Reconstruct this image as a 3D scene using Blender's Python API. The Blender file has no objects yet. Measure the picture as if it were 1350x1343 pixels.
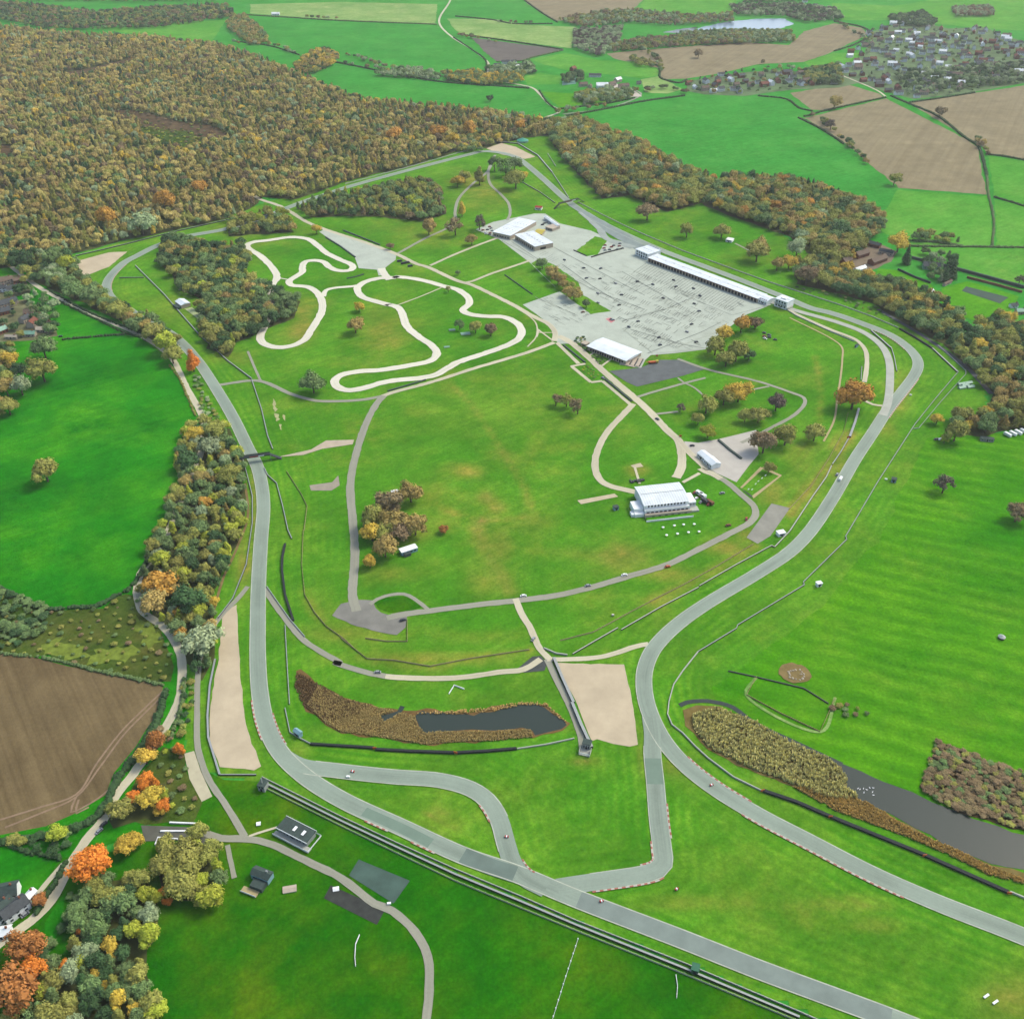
import bpy, bmesh, math, random
import numpy as np
from mathutils import Vector, Matrix
from mathutils.geometry import tessellate_polygon
rnd = random.Random(7)
S = bpy.context.scene
COL = S.collection

# ---------------------------------------------------------------- camera
CAM_H, PITCH, F = 448.0, math.radians(35.5), 1290.0
cd = bpy.data.cameras.new('camera'); cam = bpy.data.objects.new('camera', cd); COL.objects.link(cam)
cam.location = (0, 0, CAM_H); cam.rotation_euler = (math.pi/2-PITCH, 0, 0)
cd.sensor_width = 36; cd.lens = 36*F/1350; cd.clip_start = 1; cd.clip_end = 20000
S.camera = cam
# ---------------------------------------------------------------- light
SUN_EL, SUN_AZ = math.radians(50), math.radians(62)     # azimuth clockwise from +y
w = bpy.data.worlds.new('World'); S.world = w; w.use_nodes = True
nt = w.node_tree; bg = nt.nodes['Background']
sky = nt.nodes.new('ShaderNodeTexSky'); sky.sky_type = 'NISHITA'; sky.sun_disc = False
sky.sun_elevation = SUN_EL; sky.sun_rotation = SUN_AZ; sky.dust_density = 3.0; sky.air_density = 1.0; sky.ozone_density = 0.6
nt.links.new(sky.outputs[0], bg.inputs[0]); bg.inputs[1].default_value = 0.135
sd = bpy.data.lights.new('sun', 'SUN'); sd.energy = 1.25; sd.angle = math.radians(18); sd.color = (1, .93, .82)
sun = bpy.data.objects.new('sun', sd); COL.objects.link(sun)
sv = Vector((math.sin(SUN_AZ)*math.cos(SUN_EL), math.cos(SUN_AZ)*math.cos(SUN_EL), math.sin(SUN_EL)))
sun.rotation_euler = sv.to_track_quat('Z', 'Y').to_euler(); sun.location = (300, 300, 900)
S.view_settings.view_transform = 'Standard'; S.view_settings.look = 'None'
S.view_settings.gamma = 1; S.view_settings.exposure = 1.15; S.view_settings.use_curve_mapping = False

# ---------------------------------------------------------------- where a point of the survey lies on the land
SP, CP = math.sin(PITCH), math.cos(PITCH)
def P(px, py, z=0.0):
    a = (px-675)/F; b = -(py-671.5)/F
    d = (a, CP+b*SP, -SP+b*CP)
    t = (z-CAM_H)/d[2]
    return Vector((d[0]*t, d[1]*t, z))
def scale_at(px, py, z=0.0):             # photo pixels per metre there
    p = P(px, py, z); depth = p.y*CP+(CAM_H-z)*SP
    return F/depth
def proj(x, y, z=0.0):
    depth = y*CP+(CAM_H-z)*SP; up = y*SP-(CAM_H-z)*CP
    return 675+F*x/depth, 671.5-F*up/depth, F/depth
TL = {'A': (0,0,2.984), 'B': (450,0,2.984), 'C': (900,0,2.984), 'D': (0,450,2.984), 'E': (450,450,2.984), 'F': (900,450,2.984),
      'G': (0,893,2.984), 'H': (450,893,2.984), 'I': (900,893,2.984), 'K': (600,230,5.372), 'L': (820,230,5.372), 'M': (730,430,6.715),
      'N': (820,560,5.372), 'O': (300,250,5.372), 'Q': (500,290,5.372), 'R': (350,780,5.372), 'S': (620,780,5.372), 'U': (0,320,4.477),
      'V': (550,150,5.4), 'W': (1050,0,4.5), 'X': (600,0,4.5), 'Y': (0,1080,5.108), 'p': (1050,350,4.477), '-': (0,0,1)}
def Z(s):                                 # "O 230,70 350,110 Q 0,200" -> list of survey points
    out = []; t = TL['-']
    for w_ in s.split():
        if ',' not in w_: t = TL[w_]; continue
        a, b = w_.split(','); out.append((t[0]+float(a)/t[2], t[1]+float(b)/t[2]))
    return out
def G(s, z=0.0): return [P(a, b, z) for a, b in Z(s)]

# ---------------------------------------------------------------- materials
def srgb(*c): return tuple(((v/255)/12.92 if v/255 <= .04045 else ((v/255+.055)/1.055)**2.4) for v in c)
EXPO = 2.1                                # how much brighter than its albedo a level surface shows
def alb(*c): return tuple(min(.85, v/EXPO) for v in srgb(*c))
MATS = {}
# calibration of the surface colours against the survey photograph
ADJ = {'mown_infield_grass': (1.55, 1.22, 1.35), 'lower_meadow_grass': (1.4, 1.22, .3), 'left_pasture_grass': (2.2, 1.55, .42), 'right_pasture_grass': (1.7, 1.16, .9), 'far_pasture_grass': (2.1, 1.3, 1.2),
       'far_lime_grass': (1.45, 1.15, 1.0), 'pale_rough_grass': (1.2, 1.15, 1.0), 'garden_lawn': (1.3, 1.15, .7), 'ploughed_brown_soil': (.86, .95, .76), 'stubble_soil': (.88, .98, .88), 'race_tarmac': (1.14, 1.3, 1.08),
       'grey_road': (1.2, 1.22, 1.1), 'pale_concrete_road': (1.15, 1.18, 1.08), 'pale_loop_surface': (1.12, 1.15, 1.08), 'paddock_concrete': (1.32, 1.42, 1.32), 'gravel': (1.04, 1.12, 1.0), 'mossy_tarmac': (.85, 1.15, 1.0), 'start_tarmac': (1.2, 1.26, 1.2),
       'start_apron_tarmac': (1.2, 1.26, 1.2), 'pit_lane_tarmac': (1.25, 1.3, 1.2), 'dark_resurfaced_tarmac': (1.3, 1.5, 1.3), 'old_track_tarmac': (1.28, 1.42, 1.24), 'resurfaced_tarmac': (1.25, 1.45, 1.25), 'dark_gravel_lot': (1.2, 1.25, 1.2)}
class NT:
    def __init__(s, name, rough=.9, spec=.2):
        s.m = bpy.data.materials.new(name); s.m.use_nodes = True; s.t = s.m.node_tree; s.N = s.t.nodes; s.L = s.t.links
        s.b = s.N['Principled BSDF']; s.b.inputs['Roughness'].default_value = rough
        s.b.inputs['Specular IOR Level'].default_value = spec
    def n(s, typ, **kw):
        x = s.N.new(typ)
        for k, v in kw.items():
            if hasattr(x, k): setattr(x, k, v)
            else: x.inputs[k].default_value = v
        return x
    def link(s, a, b): s.L.new(a, b)
    def pos(s):
        if not hasattr(s, '_p'): s._p = s.n('ShaderNodeNewGeometry').outputs['Position']
        return s._p
    def noise(s, scale, detail=3, rough=.6, vec=None, stretch=None, rot=0):
        v = vec or s.pos()
        if stretch:
            mp = s.n('ShaderNodeMapping'); mp.inputs['Scale'].default_value = stretch; mp.inputs['Rotation'].default_value = (0, 0, rot)
            if rot:
                m0 = s.n('ShaderNodeMapping'); m0.inputs['Rotation'].default_value = (0, 0, rot); s.link(v, m0.inputs[0]); v = m0.outputs[0]; mp.inputs['Rotation'].default_value = (0, 0, 0)
            s.link(v, mp.inputs[0]); v = mp.outputs[0]
        x = s.n('ShaderNodeTexNoise'); x.inputs['Scale'].default_value = scale; x.inputs['Detail'].default_value = detail; x.inputs['Roughness'].default_value = rough
        s.link(v, x.inputs['Vector']); return x.outputs['Fac']
    def ramp(s, fac, lo, hi):
        x = s.n('ShaderNodeMapRange'); x.inputs['From Min'].default_value = lo; x.inputs['From Max'].default_value = hi; s.link(fac, x.inputs['Value']); return x.outputs[0]
    def mix(s, fac, a, b, mode='MIX'):
        x = s.n('ShaderNodeMix', data_type='RGBA', blend_type=mode)
        for i, v in ((0, fac), (6, a), (7, b)):
            if isinstance(v, (int, float)): x.inputs[i].default_value = v
            elif isinstance(v, tuple): x.inputs[i].default_value = (*v[:3], 1)
            else: s.link(v, x.inputs[i])
        return x.outputs[2]
    def math(s, op, a, b=0.0):
        x = s.n('ShaderNodeMath', operation=op)
        for i, v in ((0, a), (1, b)):
            if isinstance(v, (int, float)): x.inputs[i].default_value = v
            else: s.link(v, x.inputs[i])
        return x.outputs[0]
    def attr(s, name, typ='GEOMETRY'):
        x = s.n('ShaderNodeAttribute', attribute_type=typ, attribute_name=name); return x
    def out(s, c):
        k = ADJ.get(s.m.name)
        if k: c = s.mix(1.0, c, k, 'MULTIPLY')
        if isinstance(c, tuple): s.b.inputs['Base Color'].default_value = (*c[:3], 1)
        else: s.link(c, s.b.inputs['Base Color'])
        return s.m
    def bump(s, h, strength=.5, dist=.3):
        x = s.n('ShaderNodeBump'); x.inputs['Strength'].default_value = strength; x.inputs['Distance'].default_value = dist
        s.link(h, x.inputs['Height']); s.link(x.outputs[0], s.b.inputs['Normal'])
def mul(c, k): return tuple(v*k for v in c[:3])
def plain(name, c, rough=.7, spec=.3, var=.25, scale=.6):
    if name in MATS: return MATS[name]
    t = NT(name, rough, spec); f = t.ramp(t.noise(scale, 4), .3, .7)
    m = t.out(t.mix(f, mul(c, 1-var), mul(c, 1+var))); MATS[name] = m; return m
def grass(name, base, dry, lush, stripes=None, dryness=.35, tint=False, big=.006):
    t = NT(name, 1.0, .0)
    n1 = t.ramp(t.noise(big, 4, .6), .3, .7); n2 = t.ramp(t.noise(.035, 5, .65), .32, .68); n3 = t.ramp(t.noise(.5, 3, .7), .25, .75)
    c = t.mix(n1, lush, base)
    d = t.math('MULTIPLY', t.math('MULTIPLY', n2, t.ramp(t.noise(.011, 4, .65), .42, .72)), dryness*1.6)
    if tint:
        a = t.attr('wear_haze').outputs['Fac']
        wob = t.math('ADD', a, t.math('MULTIPLY', t.math('SUBTRACT', n2, .5), t.math('MULTIPLY', a, .9)))
        d = t.math('ADD', d, wob)
    d = t.n('ShaderNodeClamp').inputs[0].node if False else d
    cl = t.n('ShaderNodeClamp'); t.link(d, cl.inputs[0]); d = cl.outputs[0]
    c = t.mix(d, c, dry)
    if tint:
        cl2 = t.n('ShaderNodeClamp'); t.link(t.attr('bare').outputs['Fac'], cl2.inputs[0]); c = t.mix(t.math('MULTIPLY', cl2.outputs[0], t.math('ADD', n3, .35)), c, alb(150, 130, 75))
    if tint:
        dv = t.attr('verge').outputs['Fac']; wob2 = t.math('ADD', dv, t.math('MULTIPLY', t.noise(.02, 2), 5.0)); sn = t.math('SINE', t.math('MULTIPLY', wob2, 1.05))
        near = t.math('MULTIPLY', t.ramp(dv, 75, 12), t.ramp(t.noise(.03, 3), .35, .6))
        c = t.mix(t.math('MULTIPLY', t.math('ADD', t.math('MULTIPLY', sn, .5), .5), t.math('MULTIPLY', near, .5)), c, alb(120, 190, 44))
        n6 = t.ramp(t.noise(.018, 5, .7), .36, .66); c = t.mix(t.math('MULTIPLY', n6, .6), c, alb(62, 128, 22))
    if stripes:
        ang, wid, amt = stripes
        m0 = t.n('ShaderNodeMapping'); m0.inputs['Rotation'].default_value = (0, 0, ang); t.link(t.pos(), m0.inputs[0])
        wv = t.n('ShaderNodeTexWave', wave_type='BANDS', bands_direction='X'); wv.inputs['Scale'].default_value = .314/wid
        wv.inputs['Distortion'].default_value = 5.0; wv.inputs['Detail'].default_value = 3; wv.inputs['Detail Scale'].default_value = .6
        t.link(m0.outputs[0], wv.inputs[0])
        c = t.mix(t.math('MULTIPLY', wv.outputs['Fac'], amt), c, mul(lush, .75))
    fine = t.mix(n3, (.72, .74, .66), (1.26, 1.24, 1.3)); c = t.mix(1.0, c, fine, 'MULTIPLY')
    n8 = t.ramp(t.noise(.02, 5, .68), .33, .67); c = t.mix(1.0, c, t.mix(n8, (.72, .84, .7), (1.16, 1.08, 1.15)), 'MULTIPLY')
    n4 = t.ramp(t.noise(.12, 4, .7), .3, .7); c = t.mix(1.0, c, t.mix(n4, (.78, .86, .72), (1.24, 1.12, 1.35)), 'MULTIPLY')
    n5 = t.ramp(t.noise(.22, 2, .5, stretch=(1, .12, 1), rot=stripes[0] if stripes else .9), .35, .65); c = t.mix(1.0, c, t.mix(n5, (.9, .93, .9), (1.1, 1.07, 1.1)), 'MULTIPLY')
    t.bump(t.noise(.9, 3), .35, .5)
    m = t.out(c); MATS[name] = m; return m
def plough(name, a, b, ang, wid=6.0):
    t = NT(name, .95, .05)
    st = t.ramp(t.noise(1.0/wid, 3, .6, stretch=(1, .02, 1), rot=ang), .35, .65)
    n = t.ramp(t.noise(.012, 4), .3, .7); n3 = t.ramp(t.noise(.4, 4, .7), .2, .8); n7 = t.ramp(t.noise(.03, 5, .7), .3, .7)
    c = t.mix(t.math('MULTIPLY', t.math('ADD', st, n), .5), a, b); c = t.mix(1.0, c, t.mix(n7, (.8, .8, .8), (1.14, 1.14, 1.12)), 'MULTIPLY')
    c = t.mix(1.0, c, t.mix(n3, (.82, .82, .82), (1.18, 1.18, 1.18)), 'MULTIPLY')
    t.bump(t.noise(.6, 4), .4, .5)
    m = t.out(c); MATS[name] = m; return m
def tarmac(name, c, line=.8, patch=.3):
    t = NT(name, .8, .3)
    uv = t.n('ShaderNodeUVMap'); sp = t.n('ShaderNodeSeparateXYZ'); t.link(uv.outputs[0], sp.inputs[0])
    v = t.math('ABSOLUTE', t.math('SUBTRACT', sp.outputs[1], .5))
    mid = t.ramp(v, .38, .08)                                           # rubbered racing line
    wob = t.ramp(t.noise(.05, 4, stretch=None), .3, .7)
    col = t.mix(t.math('MULTIPLY', mid, wob), c, mul(c, line))
    cv = t.n('ShaderNodeCombineXYZ'); t.link(t.math('MULTIPLY', sp.outputs[0], .012), cv.inputs[0]); t.link(t.math('MULTIPLY', sp.outputs[1], 7.0), cv.inputs[1])
    lw = t.ramp(t.noise(1.0, 4, .65, vec=cv.outputs[0]), .3, .7); col = t.mix(1.0, col, t.mix(lw, (.84, .85, .84), (1.13, 1.12, 1.12)), 'MULTIPLY')
    n = t.ramp(t.noise(.018, 2, .4), .4, .6); col = t.mix(t.math('MULTIPLY', n, patch), col, mul(c, 1.25))
    n2 = t.ramp(t.noise(.8, 4, .7), .2, .8); col = t.mix(1.0, col, t.mix(n2, (.88, .88, .88), (1.1, 1.1, 1.1)), 'MULTIPLY')
    m = t.out(col); MATS[name] = m; return m

def concrete(name, c, streak=.5):
    t = NT(name, .9, .1); a = t.ramp(t.noise(.05, 5, .7), .3, .7); col = t.mix(a, mul(c, .86), mul(c, 1.1))
    st = t.ramp(t.noise(.35, 4, .7, stretch=(1, .16, 1), rot=math.radians(-28)), .6, .74); col = t.mix(t.math('MULTIPLY', st, streak), col, mul(c, .5))
    m = t.out(col); MATS[name] = m; return m
GB = grass('mown_infield_grass', alb(88,168,34), alb(150,165,62), alb(60,148,22), tint=True, dryness=.42)
GA = grass('lower_meadow_grass', alb(40,128,16), alb(104,136,44), alb(22,104,10), dryness=.6)
GC = grass('left_pasture_grass', alb(30,134,38), alb(70,160,50), alb(12,102,26), dryness=.6, big=.009)
GD = grass('right_pasture_grass', alb(84,172,26), alb(120,178,60), alb(50,150,14), stripes=(math.radians(112), 15, .42), dryness=.35)
GE = grass('far_pasture_grass', alb(52,162,58), alb(90,172,80), alb(36,146,48), dryness=.25)  # blue in this far green paints the distance haze into its colour
GF = grass('far_lime_grass', alb(92,180,66), alb(140,190,90), alb(70,165,50), dryness=.3)
GP = grass('pale_rough_grass', alb(150,190,112), alb(190,204,140), alb(120,172,92), dryness=.5)
GL = grass('garden_lawn', alb(96,176,44), alb(130,180,60), alb(70,160,30), dryness=.2)
PL1 = plough('ploughed_brown_soil', alb(120,98,74), alb(164,138,108), math.radians(-35), 5)
PL2 = plough('stubble_soil', alb(158,138,108), alb(184,164,132), math.radians(28), 8)
PL3 = plough('dark_ploughed_soil', alb(112,108,100), alb(132,124,112), math.radians(60), 8)
SOIL = plain('woodland_floor_soil', alb(88,96,52), .95, .05, .35, .08)
SCRUB = grass('scrub_ground', alb(92,122,44), alb(122,116,58), alb(70,98,36), dryness=.8, big=.03)
GRAVEL = concrete('gravel', alb(222,200,175), .1)
TRACK = tarmac('race_tarmac', alb(152,160,154), .76, .4)
DARKT = tarmac('dark_tarmac', alb(98,104,104), .9, .4)
ROADG = tarmac('grey_road', alb(160,160,146), .9, .3)
PALE = tarmac('pale_concrete_road', alb(210,202,176), .86, .45)
LOOP = tarmac('pale_loop_surface', alb(238,233,214), .92, .3)
PADD = concrete('paddock_concrete', alb(186,190,178))
LINEW = plain('white_line_paint', alb(208,216,192), .8, .1, .2, .15)
LINED = plain('dark_joint_line', alb(104,110,106), .9, .1, .2)
MUD = plain('worn_earth', alb(150,132,84), .95, .05, .2, .2)
KRED = plain('kerb_red', alb(190,120,98), .7, .3, .1); KWHITE = plain('kerb_white', alb(216,212,190), .7, .3, .05)
WHITE = plain('white_cladding', (.60,.63,.61), .65, .2, .1, .2)
ROOFW = plain('white_roof_sheet', (.50,.55,.55), .55, .25, .12, .12)
ROOFG = plain('grey_slate_roof', alb(92,98,98), .8, .2, .2, .8)
ROOFR = plain('red_tile_roof', alb(150,92,72), .85, .2, .2, .8)
ROOFB = plain('brown_tile_roof', alb(134,116,98), .85, .2, .2, .8)
ROOFD = plain('dark_felt_roof', alb(78,96,88), .85, .2, .2, .6)
CREAM = plain('cream_render', alb(214,200,176), .85, .2, .08); BRICK = plain('brick_wall', alb(160,108,84), .9, .1, .15, 2)
GLASS = plain('window_glass', (.03,.04,.05), .12, .6, .2)
DARK = plain('dark_opening', (.018,.02,.022), .8, .2, .2)
TYRE = plain('black_tyre_rubber', (.016,.02,.02), .8, .2, .3, .8)
STEEL = plain('galvanised_steel', alb(178,186,180), .5, .5, .1); CONC = plain('concrete_wall', alb(206,210,194), .9, .2, .1)
GREENP = plain('green_paint', alb(40,120,84), .6, .3, .1); BLUEP = plain('pale_blue_paint', alb(150,196,204), .6, .3, .08)
TEAL = plain('teal_sheet', alb(46,170,140), .5, .3, .1); PALEG = plain('pale_green_sheet', alb(150,200,170), .5, .3, .15, .3)
REDP = plain('red_paint', alb(190,62,50), .6, .3, .1); ORNG = plain('orange_plastic', alb(224,110,50), .6, .3, .1)
YELL = plain('yellow_sheet', alb(222,206,84), .7, .3, .1); WOODP = plain('weathered_wood', alb(190,176,120), .9, .1, .2)
DECK = plain('timber_deck', alb(205,190,140), .85, .1, .1); BLACKP = plain('black_paint', (.02,.022,.024), .5, .4, .1)
STONE = plain('pale_stone', alb(206,196,168), .9, .1, .2); BIRD = plain('white_feathers', (.78,.78,.76), .8, .1, .03)
PINK = plain('pink_surface', alb(236,160,160), .9, .1, .08)
BARK = plain('tree_bark', (.07,.055,.04), .95, .05, .3, 1.5)
RUST = plain('rust_cladding', alb(150,110,80), .85, .1, .2)
def water(name, c, rough):
    t = NT(name, rough, .22); t.bump(t.noise(.35, 3), .08, .2); m = t.out(c); MATS[name] = m; return m
WATER = water('dark_pond_water', alb(60,74,64), .2); WATER2 = water('sky_reflection_water', alb(150,178,196), .2)  # pale blue of the second is sky reflection put into the water colour
def leafmat(name):
    t = NT(name, .9, .08)
    a = t.attr('col', 'INSTANCER').outputs['Color']
    tone = t.attr('tone').outputs['Fac']
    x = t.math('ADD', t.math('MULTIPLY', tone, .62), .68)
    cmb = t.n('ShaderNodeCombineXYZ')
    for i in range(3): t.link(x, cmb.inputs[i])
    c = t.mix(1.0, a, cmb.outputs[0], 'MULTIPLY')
    m = t.out(c); MATS[name] = m; return m
LEAF = leafmat('leaf_foliage')

# ---------------------------------------------------------------- mesh helpers
def mesh_obj(name, verts, faces, mats, parent=None, mi=None, uvs=None, smooth=False):
    me = bpy.data.meshes.new(name); me.from_pydata([tuple(v) for v in verts], [], faces)
    for m in (mats if isinstance(mats, (list, tuple)) else [mats]): me.materials.append(m)
    if mi is not None: me.polygons.foreach_set('material_index', np.array(mi, dtype=np.int32))
    if smooth: me.polygons.foreach_set('use_smooth', np.ones(len(me.polygons), dtype=bool))
    if uvs is not None:
        ul = me.uv_layers.new(name='UVMap'); li = np.zeros(len(me.loops), dtype=np.int32); me.loops.foreach_get('vertex_index', li)
        ul.data.foreach_set('uv', np.array(uvs, dtype=np.float32)[li].ravel())
    me.update(); o = bpy.data.objects.new(name, me); COL.objects.link(o)
    if parent: o.parent = parent
    return o
def tag(o, label=None, cat=None, group=None, kind=None):
    if label: o['label'] = label
    if cat: o['category'] = cat
    if group: o['group'] = group
    if kind: o['kind'] = kind
    return o
def empty(name, loc, rz=0, label=None, cat=None, group=None):
    o = bpy.data.objects.new(name, None); COL.objects.link(o); o.location = loc; o.rotation_euler = (0, 0, rz); o.empty_display_size = 1
    return tag(o, label, cat, group)
def copy_tree(o, parent=None):
    c = o.copy(); COL.objects.link(c)
    if parent: c.parent = parent
    for ch in list(o.children): copy_tree(ch, c)
    return c
class MB:                                  # collects boxes, prisms, tubes and builds ONE mesh
    def __init__(s): s.v = []; s.f = []; s.mi = []; s.i = 0
    def add(s, vs, fs):
        k = len(s.v); s.v += [tuple(v) for v in vs]; s.f += [tuple(k+i for i in f) for f in fs]; s.mi += [s.i]*len(fs); return s
    def box(s, x0, x1, y0, y1, z0, z1):
        return s.add([(x0,y0,z0),(x1,y0,z0),(x1,y1,z0),(x0,y1,z0),(x0,y0,z1),(x1,y0,z1),(x1,y1,z1),(x0,y1,z1)],
                     [(0,3,2,1),(4,5,6,7),(0,1,5,4),(1,2,6,5),(2,3,7,6),(3,0,4,7)])
    def gable(s, x0, x1, y0, y1, z0, z1, ov=.4):   # ridge along x
        ym = (y0+y1)/2
        return s.add([(x0-ov,y0-ov,z0),(x1+ov,y0-ov,z0),(x1+ov,y1+ov,z0),(x0-ov,y1+ov,z0),(x0-ov,ym,z1),(x1+ov,ym,z1)],
                     [(0,1,5,4),(2,3,4,5),(0,4,3),(1,2,5),(0,3,2,1)])
    def cyl(s, a, b, r0, r1, n=8):
        a = Vector(a); b = Vector(b); d = (b-a).normalized(); u = d.orthogonal().normalized(); w_ = d.cross(u)
        vs = []
        for p, r in ((a, r0), (b, r1)):
            for k in range(n):
                t = 2*math.pi*k/n; vs.append(p+(u*math.cos(t)+w_*math.sin(t))*r)
        return s.add(vs, [(k, (k+1) % n, n+(k+1) % n, n+k) for k in range(n)]+[tuple(range(n-1, -1, -1)), tuple(range(n, 2*n))])
    def build(s, name, mats, parent=None, smooth=False):
        return mesh_obj(name, s.v, s.f, mats, parent, s.mi, None, smooth)
def catmull(pts, step=4.0, closed=False):
    n = len(pts); out = []
    rng = n if closed else n-1
    for i in range(rng):
        p1, p2 = pts[i], pts[(i+1) % n]
        p0 = pts[i-1] if (closed or i > 0) else p1*2-p2
        p3 = pts[(i+2) % n] if (closed or i+2 < n) else p2*2-p1
        L = (p2-p1).length; k = max(1, int(L/step))
        a = .5                             # centripetal
        t1 = max((p1-p0).length, .01)**a; t2 = t1+max(L, .01)**a; t3 = t2+max((p3-p2).length, .01)**a
        for j in range(k):
            t = t1+(t2-t1)*j/k
            A1 = p0*((t1-t)/t1)+p1*(t/t1); A2 = p1*((t2-t)/(t2-t1))+p2*((t-t1)/(t2-t1)); A3 = p2*((t3-t)/(t3-t2))+p3*((t-t2)/(t3-t2))
            B1 = A1*((t2-t)/t2)+A2*(t/t2); B2 = A2*((t3-t)/(t3-t1))+A3*((t-t1)/(t3-t1))
            out.append(B1*((t2-t)/(t2-t1))+B2*((t-t1)/(t2-t1)))
    if not closed: out.append(pts[-1].copy())
    return out
def normals2(c, closed=False):
    n = len(c); out = []
    for i in range(n):
        a = c[i-1] if (closed or i > 0) else c[i]; b = c[(i+1) % n] if (closed or i+1 < n) else c[i]
        d = (b-a); d.z = 0
        if d.length < 1e-6: d = Vector((1, 0, 0))
        d.normalize(); out.append(Vector((-d.y, d.x, 0)))
    return out
RAG = (LOOP, PALE, ROADG, MUD)
ZC = [0.30]
def nz(k=.002): ZC[0] += k; return ZC[0]
def strip(name, pts, width, mat, z=None, closed=False, smooth=True, off=0.0, kind='structure', step=4.0):
    z = nz() if z is None else z
    c = catmull(pts, step, closed) if smooth else pts
    nn = normals2(c, closed); vs = []; uv = []; s = 0; n = len(c)
    for i in range(n):
        wd = width[min(len(width)-1, int(i/n*len(width)))] if isinstance(width, list) else width
        if i: s += (c[i]-c[i-1]).length
        rag = .055*wd if mat in RAG else 0
        for k, v in ((-.5, 0), (.5, 1)):
            q = c[i]+nn[i]*(off+k*(wd+rnd.gauss(0, rag) if rag else wd)); vs.append((q.x, q.y, z)); uv.append((s, v))
    m = n if closed else n-1
    fs = [(2*i+1, 2*i, 2*((i+1) % n), 2*((i+1) % n)+1) for i in range(m)]
    o = mesh_obj(name, vs, fs, mat, None, None, uv)
    if kind: o['kind'] = kind
    return o
def flat(name, pts, mat, z=None, jitter=0.0, kind='structure', seg=10.0):
    z = nz() if z is None else z
    q = []
    for i in range(len(pts)):
        a, b = pts[i], pts[(i+1) % len(pts)]
        k = max(1, int((b-a).length/seg)) if jitter else 1
        for j in range(k):
            p = a.lerp(b, j/k)
            if jitter: p = p+Vector((rnd.gauss(0, jitter), rnd.gauss(0, jitter), 0))
            q.append(Vector((p.x, p.y, 0)))
    tris = tessellate_polygon([q]); fs = []
    for t in tris:
        a, b, c = (q[i] for i in t)
        fs.append(tuple(t) if (b-a).cross(c-a).z > 0 else tuple(reversed(t)))
    o = mesh_obj(name, [(p.x, p.y, z) for p in q], fs, mat, None, None, [(p.x, .5) for p in q])
    if kind: o['kind'] = kind
    return o
def inside(poly, x, y):
    r = False; j = len(poly)-1
    for i in range(len(poly)):
        xi, yi = poly[i][0], poly[i][1]; xj, yj = poly[j][0], poly[j][1]
        if (yi > y) != (yj > y) and x < (xj-xi)*(y-yi)/(yj-yi)+xi: r = not r
        j = i
    return r
def scatter(poly, d, rng, tries=14, holes=()):
    xs = [p.x for p in poly]; ys = [p.y for p in poly]; area = (max(xs)-min(xs))*(max(ys)-min(ys))
    grid = {}; out = []
    for _ in range(int(area/(d*d)*tries*.35)):
        x = rng.uniform(min(xs), max(xs)); y = rng.uniform(min(ys), max(ys))
        k = (int(x//d), int(y//d)); ok = True
        for a in (-1, 0, 1):
            for b in (-1, 0, 1):
                for q in grid.get((k[0]+a, k[1]+b), ()):
                    if (q[0]-x)**2+(q[1]-y)**2 < d*d: ok = False
        if ok and inside(poly, x, y) and not any(inside(h, x, y) for h in holes):
            grid.setdefault(k, []).append((x, y)); out.append((x, y))
    return out
def grow(poly, k):                         # push a polygon's corners out by k metres
    c = sum((p.copy() for p in poly), Vector())/len(poly)
    return [p+(p-c).normalized()*k for p in poly]
# ================================================================ the setting
def quad(name, x0, x1, y0, y1, z, mat):
    o = mesh_obj(name, [(x0,y0,z),(x1,y0,z),(x1,y1,z),(x0,y1,z)], [(0,1,2,3)], mat, None, None, [(0,.5)]*4); o['kind'] = 'structure'; return o
quad('ground', -5200, 5200, -600, 9200, 0, GE)

TR_MAIN = G('- 1350,1412 1260,1377 1175,1343 1000,1278 900,1238.5 758,1184 681,1152 611,1128 530,1091 450,1054 400,1022 368,990 351,955 343,915 340,870 340,820 341,770 344,715 347.5,668 345,640 339,615 327,591 307,550 277,500 262,478 241,454 221,438 194,425 170,409 150,396 141,384 141,374 147,363 165,346 180,338 208,324 241,313 295,303 340,290 375,276 400,266.5 425,258 455,248 534,226 617,204.5 637,200 661,202 680,207.5 691,215 717,237 741,259 756,271 786,290 822,308 876,332 935,354 987.5,374 1043,396 1070,407 1095,413 1139,428 1173,442 1195,457 1208.5,473 1210,484 1204,497 1188.5,517.5 1170.6,540 1150.5,571 1128,604.6 1106,642.6 1098,656 1067.6,701 1041,728 1000.5,755 933.5,795 900,818 875,840 859,860 850,884 849,906 853,929 862,953 876,978 900,1006 938.5,1037 1000.5,1075 1067.6,1110 1151,1153 1235,1190 1350,1235 1470,1288')
TR_MAIN.reverse()
TR_HP = G('- 857,945 860,968 860,993.5 864,1034 868,1081 873,1120 874,1138 866,1147 852,1152 802,1160 760,1166 735,1170')
TR_CH = G('- 372,996 396,1009 443,1016 517,1024 580,1029 620,1040 642,1055 658,1080 667,1111 676,1138 690,1156 720,1172')
CIRC = G('- 18,342 100,335 300,282 450,238 640,183 722,174 755,210 790,252 880,262 930,262 1000,290 1060,328 1100,350 1150,385 1217,424 1300,505 1300,575 1235,600 1180,720 1100,832 1000,905 960,915 975,950 1020,985 1115,1040 1200,1075 1350,1150 1530,1230 1530,1480 1250,1410 900,1270 600,1152 345,1034 262,1015 235,960 246,880 190,795 212,700 246,600 262,560 230,480 180,445 100,405 20,362')
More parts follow.
